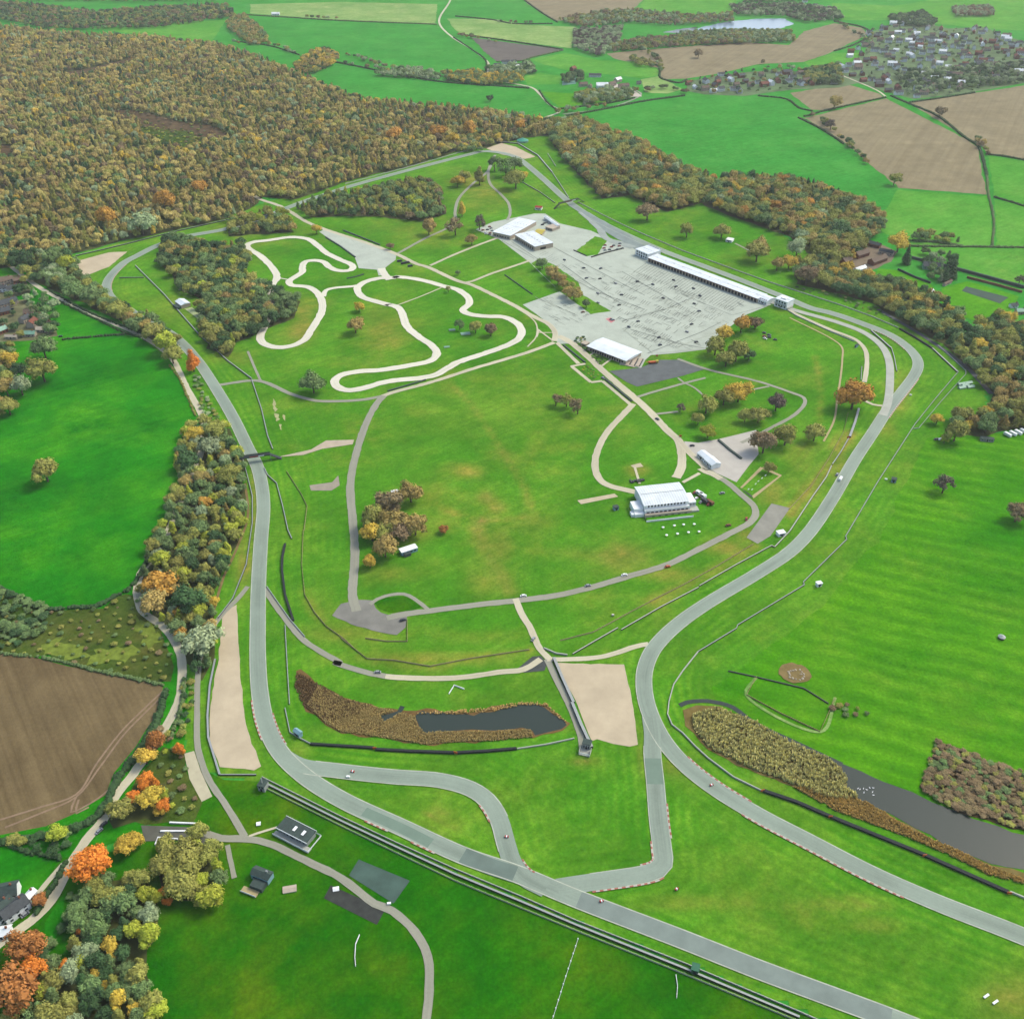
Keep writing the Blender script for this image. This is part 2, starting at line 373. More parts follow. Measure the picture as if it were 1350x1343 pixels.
WEAR_HAZE = [(611,621,26,9,.9,0),(520,757,30,10,.6,0),(654,668,12,9,.7,.2),(825,733,34,16,.5,.35),(560,655,40,18,.35,0),(660,540,130,45,.22,0),(640,760,26,30,.5,.1),  # broad faint entry paints pale haze over the upper infield; others are real wear
        (1105,600,10,26,.9,.3),(890,757,36,10,.8,.15),(955,722,26,10,.9,.2),(985,706,14,8,.9,.2),(505,435,32,26,.6,.1),(400,425,14,26,.7,.2),(390,440,20,10,.6,.1),
        (336,655,6,50,.7,.35),(322,740,10,40,.6,.3),(1185,525,16,24,.6,.15),(1165,560,14,20,.4,0),(590,1085,50,14,.3,.05),(572,1072,14,8,.3,.4),(450,835,60,12,.6,.1),(560,868,110,8,.7,.1),
        (640,840,60,10,.35,0),(300,470,30,10,.5,.05),(230,410,40,20,.4,.05),(640,655,10,8,.3,.4),(636,688,8,6,.2,.7),(540,705,30,10,.5,.1),(700,690,24,14,.25,.2),(660,720,14,20,.35,.25),
        (865,470,30,8,.3,0),(640,265,40,14,.4,0),(620,240,30,14,.5,.1),(560,300,60,14,.35,0),(330,300,60,10,.6,.1),(1020,650,20,16,.5,.2),(1060,600,22,24,.45,.1),(850,1000,10,26,.5,.25),
        (770,1003,18,6,.3,.6),(880,1010,26,12,.35,.2),(620,960,200,5,.4,.1),(395,990,14,12,.4,.1),(500,1240,300,60,0,0),(840,620,14,7,.9,.25),(770,730,40,8,.25,.1),(1340,1320,60,40,.6,.2),(1120,1190,50,12,.3,.15),
        (1000,1195,200,5,.12,0),(900,1190,60,9,.4,.1),(1150,1220,40,8,.35,.1)]
def wear_haze_grid(name, poly, step, mat, z):
    xs = [p.x for p in poly]; ys = [p.y for p in poly]
    nx = int((max(xs)-min(xs))/step)+2; ny = int((max(ys)-min(ys))/step)+2; x0, y0 = min(xs), min(ys)
    X, Y = np.meshgrid(x0+np.arange(nx)*step, y0+np.arange(ny)*step)
    depth = Y*CP+CAM_H*SP; PX = 675+F*X/depth; PY = 671.5-F*(Y*SP-CAM_H*CP)/depth
    wr = np.zeros_like(X); br = np.zeros_like(X)
    for (a, b, rx, ry, v, q) in WEAR_HAZE:
        g = np.exp(-((PX-a)/rx)**2-((PY-b)/ry)**2); wr += v*g; br += q*g
    def trail(s, wd, v, q):
        nonlocal wr, br
        pts = catmull(G(s), 6)
        for p in pts:
            i0 = int((p.x-x0)/step); j0 = int((p.y-y0)/step)
            a, b, c, d = max(0, i0-4), i0+5, max(0, j0-4), j0+5
            g = np.exp(-((X[c:d, a:b]-p.x)**2+(Y[c:d, a:b]-p.y)**2)/(wd*wd))
            wr[c:d, a:b] = np.maximum(wr[c:d, a:b], v*g); br[c:d, a:b] = np.maximum(br[c:d, a:b], q*g)
    trail('- 594,507 618,530 640,560 668,605 690,640 700,668', 3.4, .42, .24)
    trail('- 565,660 610,680 645,686 690,682', 4, .5, .1); trail('- 630,700 650,740 672,780', 7, .5, .3)
    trail('- 864,793 900,773 939,752 993,720', 6, .8, .15); trail('- 1040,676 1070,642 1100,603 1122,572', 6, .9, .35); trail('- 1075,470 1082,520 1080,560', 3, .5, .1)
    trail('- 450,842 484,869 567,879 618,869 698,857', 4, .6, .1); trail('- 400,780 430,826 454,843', 4, .5, .1)
    TP = np.array([(p.x, p.y) for t in (TR_MAIN, TR_HP, TR_CH) for p in catmull(t, 7)], dtype=np.float32); Q = np.stack([X.ravel(), Y.ravel()], 1).astype(np.float32); DD = np.empty(len(Q), dtype=np.float32)
    for a in range(0, len(Q), 4000): DD[a:a+4000] = np.sqrt(((Q[a:a+4000, None, :]-TP[None])**2).sum(2).min(1))
    vs = np.stack([X.ravel(), Y.ravel(), np.full(X.size, z)], 1)
    fs = []
    for j in range(ny-1):
        for i in range(nx-1):
            if inside(poly, x0+(i+.5)*step, y0+(j+.5)*step): k = j*nx+i; fs.append((k, k+1, k+nx+1, k+nx))
    o = mesh_obj(name, vs, fs, mat)
    for nm, arr in (('wear_haze', wr), ('bare', br), ('verge', DD)):
        at = o.data.attributes.new(nm, 'FLOAT', 'POINT'); at.data.foreach_set('value', arr.ravel().astype(np.float32))
    o['kind'] = 'structure'; return o
wear_haze_grid('infield_grass', CIRC, 4.0, GB, .12)

# fields ----------------------------------------------------------
ZC[0] = .14
flat('lower_meadow', G('- -300,1130 60,1130 180,1120 240,1015 262,1012 296,1028 345,1030 450,1078 520,1112 600,1150 690,1190 800,1234 900,1272 1054,1334 1250,1418 1500,1530 1300,1600 -300,1600'), GA)
FIELDS = [('left_verge_meadow', GC, '- -320,330 0,330 120,395 230,480 262,560 240,700 215,780 250,880 240,1010 185,1100 60,1135 -320,1160'),
 ('left_pasture', GC, '- -220,640 -60,575 0,560 20,548 35,535 50,520 72,505 75,455 165,446 185,448 223,481 245,510 262,552 262,564 241,584 240,638 214,664 208,705 194,738 167,778 127,799 67,803 0,772 -220,760'),
 ('small_left_pasture', GC, 'U 345,350 740,535 370,562 320,450 285,380'),
 ('roadside_pasture', GC, 'U -300,60 0,120 60,190 -10,232 -300,300'),
 ('ploughed_field', PL1, '- -220,845 0,862 60,870 140,888 219,903 212,935 180,985 148,1020 138,1048 100,1073 60,1088 0,1102 -220,1140'),
 ('corner_pasture', GC, '- -200,1080 0,1112 78,1132 55,1168 38,1190 0,1195 -200,1240'),
 ('roadside_strip_pasture', GC, 'Y 440,470 330,640 290,720 300,860 240,1000 330,900 430,700'),
 ('right_pasture', GD, '- 1222,578 1256,572 1290,575 1345,566 1420,562 1620,560 1620,1260 1350,1160 1200,1075 1120,1035 1000,960 945,928 938,908 962,892 1085,800 1165,700'),
 ('far_green_field', GE, '- 745,154 835,134 900,127 925,126 1000,129 1040,133 1067,146 1053,156 1108,188 1160,231 1183,250 1165,282 1150,290 1100,275 1050,250 1000,245 940,245 905,230 870,215 830,195 780,170'),
 ('far_sloping_field', GF, '- 1183,251 1302,259 1312,327 1270,331 1200,323 1150,300 1165,281'),
 ('far_edge_field', GF, '- 1303,206 1350,213 1430,217 1430,285 1350,271 1311,259'),
 ('far_edge_field', GF, '- 1312,263 1430,287 1430,332 1314,327'),
 ('estate_meadow', GF, '- 1200,326 1350,329 1430,334 1430,380 1340,373 1280,361 1205,343'),
 ('stubble_field', PL2, '- 1061,156 1168,130 1272,183 1288,194 1301,257 1185,248 1114,189'),
 ('right_stubble_field', PL2, '- 1198,136 1350,113 1470,103 1470,225 1350,210 1304,204 1291,190 1273,181'),
 ('upper_stubble_field', PL2, '- 1041,123 1114,111 1160,124 1164,129 1088,146 1070,145'),
 ('long_stubble_field', PL2, '- 800,71 850,66 900,62 985,56 1040,60 1060,42 1100,31 1135,37 1145,46 1090,72 1060,82 1000,85 950,97 905,104 872,105 868,90 810,78'),
 ('village_paddock', GF, '- 1061,82 1100,70 1138,70 1120,85 1095,97 1070,94'),
 ('top_stubble_field', PL2, '- 672,-30 685,0 720,20 735,28 830,18 848,0 870,-30'),
 ('top_green_field', GF, '- 848,2 876,-30 980,-30 966,19 900,21 838,17'),
 ('top_left_field', GE, '- 585,-30 670,-30 700,12 727,30 678,31 650,24 600,20'),
 ('pale_rough_field', GP, '- 590,25 655,26 693,33 760,36 753,64 666,53 613,48 600,40'),
 ('dark_ploughed_field', PL3, '- 622,50 742,66 687,80 655,81 640,70'),
 ('farm_meadow', GF, '- 698,79 745,70 790,80 845,82 870,93 867,100 845,104 800,98 755,95 720,86'),
 ('farm_paddock', GF, '- 689,102 711,96 742,101 738,111 695,112'),
 ('farm_lower_paddock', GL, '- 711,121 835,128 800,135 738,142'),
 ('farm_rough_paddock', GP, '- 845,105 868,101 900,118 880,124 850,122'),
 ('long_green_field', GE, '- 415,97 450,83 495,92 585,109 640,113 690,117 721,144 700,154 600,143 520,136 470,131 440,117'),
 ('upper_green_field', GE, '- 320,20 400,22 450,28 577,33 611,57 641,81 640,97 585,103 495,86 450,68 410,66 350,50 330,35'),
 ('copse_field', GE, '- 308,53 355,60 398,72 386,90 345,78'),
 ('woodside_field', GF, '- 120,38 215,33 240,29 298,27 276,60 235,52'),
 ('pale_top_field', GP, '- 330,6 450,3 577,6 574,32 450,27 330,18'),
 ('hill_pasture', GF, '- 1095,4 1180,8 1230,0 1440,-5 1440,45 1300,38 1180,27 1110,27'),
 ('walled_lawn', GL, 'p 860,135 1000,92 1310,180 1290,250 1200,290 1060,330 960,290 860,250'),
 ('estate_lawn', GL, 'p 480,20 600,30 780,90 840,170 780,190 700,120 560,100 470,60'),
 ('estate_yard', plain('estate_yard_gravel', alb(150,136,112), .95, .05, .2, .2), '- 1098,352 1115,330 1150,318 1182,332 1175,345 1140,362 1118,368'),
 ('village_gardens', plain('village_garden_grass', alb(112,140,92), .95, .05, .4, .03), '- 1148,42 1205,27 1250,38 1295,36 1350,56 1470,56 1470,106 1350,110 1283,122 1205,131 1170,122 1130,110 1105,116 1040,119 980,127 930,125 907,121 905,108 950,99 1020,92 1060,96 1100,99 1140,70'),
 ('hamlet_gardens', plain('hamlet_garden_ground', alb(128,130,92), .95, .05, .35, .08), 'U -400,230 0,200 110,190 190,270 160,340 300,460 340,550 200,580 -400,600'),
]
for nm, mt, s in FIELDS: flat(nm, G(s), mt, nz(), .9, seg=14)
flat('scrub_strip', G('- -200,772 0,776 65,804 130,802 168,782 186,790 210,830 228,862 222,900 140,886 60,868 0,860 -200,842'), SCRUB, nz(), 1.5)
flat('scrub_strip', G('- 150,1075 180,1025 215,985 243,994 250,1030 265,1058 250,1085 188,1088'), SCRUB, nz(), 1.0)
for nm, s in (('garden_plot', 'U 60,330 160,300 180,330 110,340'),): flat(nm, G(s), GC, nz())
for s in ('D 165,1200 220,1170 300,1190 350,1215 340,1250 250,1240 180,1230', 'D 345,1240 430,1205 520,1200 555,1220 530,1245 440,1255 380,1275 340,1265', 'D 520,1080 600,1110 640,1180 600,1200 540,1140'):
    flat('grass_clearing', G(s), plain('rough_tussock_grass', alb(134,154,62), .95, .0, .3, .25), nz(), 1.8, seg=3)
# grass lanes on the plough
for s in ('G 655,40 560,130 480,210 380,340 300,460 160,510 0,560', 'G 665,48 570,140 490,222 395,350 300,470 170,530 20,590', 'G 300,470 280,530 380,480 430,440', 'G 310,480 300,535 350,510'):
    strip('tyre_track', G(s), 1.2, plain('pale_soil', alb(168,144,116), .95, .05, .2, .3))
# bare ground under the woods
WOODS = {}
def wood(key, s, k=0.3):
    poly = G(s); WOODS[key] = poly; flat('woodland_floor', grow(poly, k), SOIL, nz(), 1.5, seg=12); return poly
wood('west', '- -160,40 0,36 60,43 125,48 200,50 235,56 285,60 330,73 390,98 440,118 480,134 560,140 640,148 720,160 735,178 690,182 640,196 615,196 560,214 500,229 450,242 390,263 345,260 335,272 300,288 230,304 170,316 100,334 40,350 -160,372')
wood('east', '- 722,166 760,160 800,175 850,195 900,225 940,240 990,240 1050,243 1110,262 1155,285 1162,300 1140,320 1122,347 1095,350 1072,338 1040,312 1000,298 960,284 925,268 880,280 830,258 795,262 772,240 742,208 726,186')
wood('estate', '- 1050,352 1085,345 1124,363 1173,378 1202,380 1229,392 1262,416 1272,440 1296,426 1329,428 1350,442 1460,455 1460,550 1350,535 1307,520 1273,482 1251,460 1217,440 1184,424 1150,399 1106,388 1050,376')
wood('caravan', '- 1256,548 1293,546 1313,520 1334,520 1420,530 1420,562 1345,564 1318,570 1291,574 1260,570')
wood('belt', 'D 740,345 800,330 900,350 935,440 962,500 958,560 962,640 972,680 930,800 880,900 845,1000 845,1060 840,1250 800,1340 745,1250 690,1150 580,1050 555,950 590,870 640,700 700,560 700,430')
wood('island', '- 212,325 235,316 290,330 320,325 328,345 322,365 362,388 395,397 386,420 360,430 340,440 312,452 300,472 276,458 262,430 262,410 275,400 240,385 226,362 212,350')
wood('middle', '- 393,276 430,260 500,250 560,238 576,250 587,282 560,292 500,286 450,285 410,287')
wood('gate', '- 300,292 350,282 382,287 388,306 330,310 302,312')
wood('lodge', '- 0,330 40,352 100,338 100,350 110,368 140,395 200,425 235,452 232,475 205,458 150,420 90,390 50,375 20,352 -120,360 -120,335')
wood('corner', 'Y 590,430 650,380 760,420 960,400 1010,470 1070,560 1050,680 1060,800 960,900 1000,1020 1030,1200 1100,1343 1100,1700 0,1700 100,1343 260,1200 330,1020 460,880 520,650 560,540')
wood('carpark', 'G 620,700 700,650 800,630 860,690 860,780 880,830 860,910 790,900 700,890 650,830 610,760')
wood('roadside', 'G 430,520 500,470 540,440 640,430 670,480 640,560 560,560 440,590')
for s in ('A 430,430 560,440 700,480 820,490 900,530 880,555 760,555 650,530 560,490 450,450', 'A 230,290 350,270 480,240 540,215 560,225 480,265 360,295 270,305', 'A 0,560 60,580 70,620 0,625'):
    flat('bracken_clearing', G(s), plain('dead_bracken', alb(106,88,60), .95, .05, .45, .06), nz(), 2)
flat('bracken_clearing', G('A 560,500 760,520 800,560 740,600 640,570 540,530'), SCRUB, nz(), 2)

# gravel, water ---------------------------------------------------
ZC[0] = .26
for s in ('- 293,815 300,804 312,797 314,840 317,893 322,945 332,980 345,1010 335,1015 310,1013 291,1011 277,976 276,950 279,920 288,870',
          '- 734,874 823,876 826,892 832,918 837,951 840.6,982 830,984 808,980 787,974 780,977 758,923',
          '- 100,345 144,333 168,332 144,352 110,365', '- 641,196 661,189 680,194 706,207 692,210 661,204'):
    flat('gravel_trap', G(s), GRAVEL, nz(), .25, seg=5)
flat('reed_bank', G('- 390,886 397,884 415,899 458,923 488,927 500,933 547,938 560,934 601,938 624,939 651,934 691,926 720,929 750,955 743,963 702,973 650,977 610,978 560,983 520,976 450,967 430,955 400,930 389,905'), plain('reed_mud', alb(140,112,66), .95, .05, .3, .1), nz(), .8, seg=5)
flat('pond', G('- 547,943 557,937 565,939 575,938 590,941 601,941 615,940 626,944 634,940 651,937 666,934 680,930 691,928 705,929 718,932 730,941 741,950 748,956 741,962 720,966 704,970 702,962 690,960 651,963 620,962 594,963 577,965 560,967 556,960 550,956'), WATER, nz(), .5, seg=5)
flat('pond', G('- 501,944 512,940 524,937 529,930 533,932 530,940 522,944 515,953 508,952'), WATER, nz(), .3, seg=4)
flat('pond', G('R 1020,1030 1060,1010 1110,1000 1110,1020 1060,1035'), WATER, nz(), .2, seg=4)
flat('reed_bank', G('- 903,936 918,930 945,933 984,946 1036,972 1103,1003 1118,1018 1124,1042 1150,1058 1180,1080 1214,1096 1262,1120 1302,1140 1350,1150 1450,1182 1450,1196 1350,1160 1300,1150 1255,1128 1185,1098 1101,1067 1044,1037 984,1014 933,987 908,958'), plain('reed_mud_light', alb(140,124,70), .95, .05, .3, .1), nz(), .8, seg=5)
flat('lake', G('- 1108,1006 1135,1016 1165,1030 1202,1043 1230,1055 1252,1066 1300,1084 1350,1101 1500,1150 1500,1206 1350,1147 1302,1137 1262,1120 1208,1093 1178,1076 1150,1062 1135,1056 1118,1040 1112,1022'), WATER, nz(), .5, seg=6)
strip('ditch', G('- 896,930 905,926 933,924 950,927 967,933 994,953 1051,980 1110,1008'), 3.2, WATER)
flat('far_pool', G('- 915,40 925,36 960,29 1000,25 1034,25 1047,32 1030,38 1000,41 950,42'), WATER2, nz(), 1.5)
flat('far_pool', G('- 872,43 900,38 920,36 915,42 895,44'), WATER, nz(), 1.5)
flat('scrub_bank', G('I 1000,255 1100,290 1230,340 1343,375 1600,430 1600,700 1343,605 1180,560 1080,530 1000,490 930,440 970,330'), plain('dark_bank_soil', alb(84,72,44), .95, .05, .35, .1), nz(), 1, seg=6)

# hard surfaces ---------------------------------------------------
ZC[0] = .32
flat('paddock', G('- 657.7,315.6 627,303 650,293 704,282 719,282 738,295 779,304.5 800,314 835,322 880,342 960,380 1017,402 982,416 946,444 930,461 890,466 858,468.5 845,480 800,462 775,452 735,454 731,440 725,428 705,413 689,402 738,384.5 712,360 699,347'), PADD)
flat('forecourt', G('- 421,306 430,302 486,321 523,334 521.5,343 507,354 512,363.6 499,363.6 497,356 473,354 467.5,339'), PADD)
flat('dark_hardstanding', G('- 803,489.5 844.7,485 870,474.7 892,474.7 930,486.6 901,495.5 840,510 827,504.5'), plain('dark_gravel_lot', alb(108,112,112), .9, .1, .15, .12))
flat('pale_yard', G('- 902,582 920.5,584 950,578.6 997,567 1000,599 987.5,614 971,636 946.6,625 924,614 905,596'), plain('pale_yard_concrete', alb(218,214,198), .9, .2, .08, .1))
flat('grey_pad', G('- 1017,664 1041.5,670 1015.5,707 998.7,717 984,709'), plain('grey_pad_concrete', alb(168,168,152), .9, .2, .15, .1))
flat('grey_apron', G('- 437,810 450.5,797 471,791 491,791 495,802 512,812 536,813.5 534,826.5 523,838 480,829 454,820'), plain('grey_apron_tarmac', alb(150,150,138), .9, .2, .18, .08), None, .6, seg=5)
flat('dark_pad', G('- 460,1154 473,1133 540.5,1161 519,1191'), plain('mossy_tarmac', alb(92,106,100), .9, .2, .25, .07))
flat('dark_pad', G('- 427,1184 436,1167 508,1199 497,1219'), plain('patchy_black_tarmac', alb(70,74,68), .9, .2, .3, .2))
flat('car_park', G('- 186,1088 268,1091 291,1104 285,1115 235,1108 191,1109'), plain('damp_tarmac', alb(112,114,100), .9, .2, .2, .1))
flat('pale_lay_by', G('- 243,993.5 256,990 265,1017 280,1050 266,1057 250,1027'), plain('pale_concrete', alb(218,212,176), .9, .2, .1, .2))
flat('dark_junction_pad', G('S 335,545 440,460 500,455 545,510 525,560 380,575'), plain('dark_junction_tarmac', alb(86,92,88), .9, .2, .2, .2))
flat('pale_ramp', G('- 365,603 410,593 430,581 467,580 465,586 425,592 400,600'), plain('pale_ramp_concrete', alb(214,200,172), .9, .2, .1, .2))
flat('pale_ramp', G('- 408,640 438,636 446,627 448,640 437,647 410,647'), plain('grey_ramp_concrete', alb(180,172,150), .9, .2, .12, .2))
flat('concrete_slab', G('- 761,660 810,651 815,655 766,665'), plain('cream_slab', alb(222,210,172), .9, .2, .08, .2))
flat('concrete_pad', G('N 60,290 130,272 152,298 85,308'), plain('cream_slab', alb(222,210,172)))
flat('tennis_court', G('p 1000,125 1252,190 1200,226 975,152'), plain('court_surface', alb(72,98,82), .9, .2, .1, .1))
flat('teal_court', G('- 742,104 760,103 759,111 741,113'), plain('teal_court_surface', alb(120,180,160)))
flat('pink_patch', G('K 1065,1025 1100,1015 1135,1035 1105,1055'), PINK)
flat('lawn_rectangle', G('A 725,1215 755,1210 800,1240 785,1260'), plain('pale_artificial_turf', alb(196,212,146)))
for q in ('D 1075,225 1085,240 1082,262 1090,270 1080,280 1073,250', 'D 1080,285 1098,288 1100,308 1088,318', 'D 1112,290 1122,292 1118,315', 'D 1098,325 1108,328 1105,352'):
    flat('worn_bank', G(q), plain('chalky_patch', alb(196,200,140), .95, .05, .2, .3), None, .5, seg=3)
for s in ('K 860,540 990,440 1085,462 1050,505 1010,570 930,582', 'K 540,632 590,600 700,640 870,760 910,860 1105,970 960,992 880,930 740,830'):
    flat('grass_island', G(s), GB, None, .4, seg=5)
flat('turf_bank', G('N 1000,312 1120,362 930,508 850,452'), GB)
flat('roundabout_grass', G('R 770,80 850,45 980,38 1060,60 1105,110 1020,140 900,150 800,120'), GA, None, .3, seg=4)

# roads ----------------------------------------------------------
ROADS = [
 ('public_road', PALE, 5.5, 'U 0,90 40,120 75,150 240,270 450,380 650,470 830,550 950,625 1020,690 1100,850 1190,1020 1205,1090 - 264,600 243,650 222,700 203,735 D 560,900 540,970 560,1060 650,1130 710,1230 715,1343 G 700,100 650,200 540,360 440,490 400,570 340,640 260,770 200,880 120,960 -20,1060 -200,1250'),
 ('far_lane', PALE, 5.0, '- 600,-30 594,0 579,30 597,50 624,67 644,84 644,97 660,107 700,115.5 711,124 724,138 738,147 718,155.5'),
 ('farm_lane', ROADG, 4.0, '- 742,151 800,143 836,131 845,124 835,118'),
 ('village_lane', PALE, 4.0, '- 1110,100 1125,106 1157,120 1168,128'),
 ('forest_lane', GP, 6.0, '- -60,52 0,37 60,26 100,19 150,13 220,9'),
 ('gate_road', PALE, 6.0, 'O 180,40 230,70 350,110 430,150 560,230 680,280 1000,385 1200,460 1343,530 Q 340,335 560,435 650,460 800,530 960,610 1100,690 1200,740 1245,800 1240,860'),
 ('park_path', ROADG, 4.0, 'Q 130,240 330,130 480,60 - 600,292 600,280 605,262 624,242 643,226 652,206'),
 ('park_path', ROADG, 4.0, 'V 555,295 510,400 520,500 600,580 650,640 660,720 640,760'),
 ('park_path', PALE, 4.0, 'Q 360,325 550,240 700,180 850,125'),
 ('park_path', PALE, 4.0, 'Q 610,445 650,438 800,380 950,330 1070,288'),
 ('footpath', PALE, 1.8, 'Q 130,605 290,545 440,482'),
 ('footpath', PALE, 1.5, 'Q 960,620 1070,690 1112,740 1110,830 1050,900'),
 ('footpath', PALE, 2.0, 'Q 1120,775 1220,850'), ('footpath', PALE, 2.0, 'Q 1115,830 1130,780'), ('footpath', PALE, 1.6, 'Q 1120,800 1245,800'),
 ('inner_road', PALE, 5.0, 'Q 20,1250 100,1222 300,1170 450,1125 650,1060 1050,940 1240,870'),
 ('inner_road', ROADG, 4.5, 'D 865,172 1000,155 1050,165 1150,210 1250,235 1343,236 - 480,527 503,523'),
 ('footpath', ROADG, 2.4, 'D 975,40 1000,100 1025,155'),
 ('inner_road', ROADG, 6.5, '- 506,522 497,532 483.5,557 470,597 462,638 465,685 468,735 465,785 470,806'),
 ('inner_road', ROADG, 5.5, '- 510,815 527,811 570.6,805 634,797 681,792 735,785 785,773 835,758 876,746 922,724 969,700 987.5,690 996,679 994,668 978,653 958,636 939,624 920.5,608 905,594'),
 ('footpath', ROADG, 3.0, 'R 740,90 790,55 850,32 980,18 1080,70 1160,135'),
 ('avenue', PALE, 7.5, 'M 40,90 140,140 300,270 450,410 600,540 720,640 850,760 1000,920 1100,1010 1125,1080 1130,1250 1085,1345'),
 ('avenue_path', PALE, 4.0, 'M 30,150 220,335'), ('avenue_path', PALE, 3.5, 'M 280,335 150,360'), ('avenue_path', PALE, 3.5, 'M 160,360 330,500'), ('avenue_path', PALE, 3.5, 'M 330,500 430,488'), ('avenue_path', PALE, 3.5, 'M 430,488 690,705'),
 ('forecourt_path', PALE, 2.2, 'M 310,270 355,235'), ('forecourt_path', PALE, 2.4, 'M 425,355 520,285'),
 ('teardrop_drive', PALE, 6.0, 'M 705,690 600,800 480,930 390,1100 365,1230 395,1343 - 796,637 808,642 838,649'),
 ('park_path', ROADG, 3.2, 'M 740,630 900,580 1150,510 1343,460'),
 ('park_path', ROADG, 3.5, 'F -20,70 100,112 300,160 420,200 475,222 480,245 440,290 340,345 290,372 230,400'),
 ('park_path', ROADG, 2.2, 'M 1100,460 1150,500 1240,545 1343,630'), ('park_path', ROADG, 3.0, 'M 910,780 1000,770 1100,758'),
 ('park_path', ROADG, 2.5, 'F 280,190 340,178'),
 ('drive', PALE, 6.0, 'M 1120,1030 1200,1120 1343,1270 N 560,320 640,350 700,385'),
 ('drive', PALE, 3.0, 'N 430,410 550,345'),
 ('footpath', PALE, 2.0, 'N 90,300 125,420'),
 ('centre_road', PALE, 4.5, 'S 320,50 360,150 430,270 490,400 560,480'),
 ('bank_road', ROADG, 4.2, 'S 545,480 620,640 690,780 760,950 790,1060 800,1160'),
 ('escape_road', PALE, 4.0, 'S 545,478 640,482 720,480 920,465 1050,430 1170,390 1262,372'),
 ('lakeside_road', ROADG, 4.2, 'D 1040,975 1100,1060 1200,1180 1343,1270 R 480,500 700,570 850,600'), ('lakeside_road', PALE, 4.4, 'R 850,600 950,610 1343,612 S 200,572 380,550 500,480'),
 ('service_track', ROADG, 3.6, 'D 975,965 930,1020 870,1080 - 268,850 261,893 260,943 261.4,987 275,1027 295,1057 311.7,1084 323,1103'),
 ('footpath', MUD, 2.0, 'D 835,1085 880,930 930,820 975,690 965,560'),
 ('service_road', ROADG, 4.2, '- 270,1098 291,1105 321,1106 352,1111 402,1134 450,1158 493.6,1191 517,1201 547,1228 564,1261.6 566,1295 562,1343 552,1420'),
 ('footpath', ROADG, 2.6, 'G 895,660 905,710 922,790'),
 ('footpath', PALE, 1.4, 'G 980,625 1040,605 1090,590'),
 ('marshal_road', PALE, 4.5, 'p -60,255 0,290 200,380 350,440 405,500 415,590 400,690'),
 ('footpath', DECK, 1.8, 'p -40,310 0,330 200,430 265,480 270,560 240,800 220,920 160,1040'),
 ('link_road', PALE, 3.2, 'p 400,798 450,822 525,832'),
 ('estate_track', DARKT, 5.0, 'p 480,260 750,420 1000,600 1150,760'),
 ('estate_path', ROADG, 3.0, 'L 800,490 860,520 960,570'),
 ('farm_track', PALE, 3.0, 'Y 430,300 340,400 260,500'),
 ('field_path', GP, 2.0, 'I 290,0 250,70 540,215 600,80'),
]
for nm, mt, wd, s in ROADS: strip(nm, G(s), wd, mt)
flat('path_frame', G('N 980,300 1000,312 850,452 835,448'), DECK); flat('path_frame', G('N 1000,300 1132,360 1115,368 985,312'), DECK)
flat('path_frame', G('N 1132,362 932,524 920,505 1112,365'), DECK); flat('path_frame', G('N 848,458 918,505 925,522 838,452'), BLACKP)

# loop circuit of the rally school ---------------------------------
strip('pale_loop_road', G('O 310,690 350,625 320,560 230,470 150,420 138,395 180,375 300,360 440,340 560,350 640,400 700,450 800,500 880,535 885,562 850,577 780,575 720,550 690,520 640,505 560,510 530,550 530,585 480,620 437,650 455,680 560,690 620,720 660,770 672,850 640,920 590,1000 540,1070 450,1110 360,1120 270,1100 232,1060 250,1000 280,930 305,830'), 8.2, LOOP, None, True)
strip('pale_loop_road', G('O 680,760 700,715 750,700 880,688 940,680'), 5.5, LOOP)
strip('pale_loop_road', G('O 365,628 430,640'), 2.0, LOOP)
strip('pale_loop_road', G('O 930,740 920,700 970,658 1080,630 1200,625 Q 100,405 200,412 330,435 450,470 550,495 630,555 635,600 592,640 640,670 760,685 880,690 970,730 1010,790 980,850 880,900 740,950 560,1010 470,1060 400,1100 300,1120 100,1140 0,1160 - 480,512 462,515 447,512 441,503 450,495 475,490 500,488.5 Q 200,1035 360,1000 408,950 370,890 280,830 200,760 160,660 130,620 60,600 O 1150,820 1020,785 960,765'), 8.4, LOOP, None, True)
strip('pale_loop_road', G('O 1090,560 1110,600 1150,640'), 9, LOOP)

# race track -------------------------------------------------------
strip('race_track', TR_MAIN, 10.0, TRACK)
strip('race_track', TR_HP, 10.0, TRACK)
strip('race_track', TR_CH, 10.0, TRACK)
strip('start_straight', G('- 752,270 786,291 806,304 826,316 845,328'), [9, 14, 18, 20, 18], plain('start_tarmac', alb(140,152,148), .85, .2, .15, .1))
strip('start_apron', G('- 764,280 790,302 800,315 835,327'), [5, 8, 10, 12], plain('start_apron_tarmac', alb(164,172,164), .85, .2, .12, .1))
strip('pit_lane', G('- 866,342 930,368 1010,396 1050,410 1106,426 1139,439 1161.7,456 1171.5,475 1173,506 1170,532 1164,548'), 7.5, plain('pit_lane_tarmac', alb(182,184,174), .85, .2, .1, .1))
strip('track_patch', G('- 480,1070 533,1094 568,1112'), 6.0, plain('resurfaced_tarmac', alb(122,136,126), .85, .2, .1, .1)); 
strip('track_patch', G('- 610,1127.5 640,1140 679,1153'), 9.6, plain('dark_resurfaced_tarmac', alb(112,122,118), .85, .2, .12, .1))
strip('track_patch', G('- 763,1186 900,1238.5 1000,1278 1175,1343'), 9.6, plain('old_track_tarmac', alb(132,140,138), .85, .2, .12, .1))
strip('track_patch', G('- 860,1000 864,1034'), 9.6, plain('resurfaced_tarmac', alb(122,136,126)))
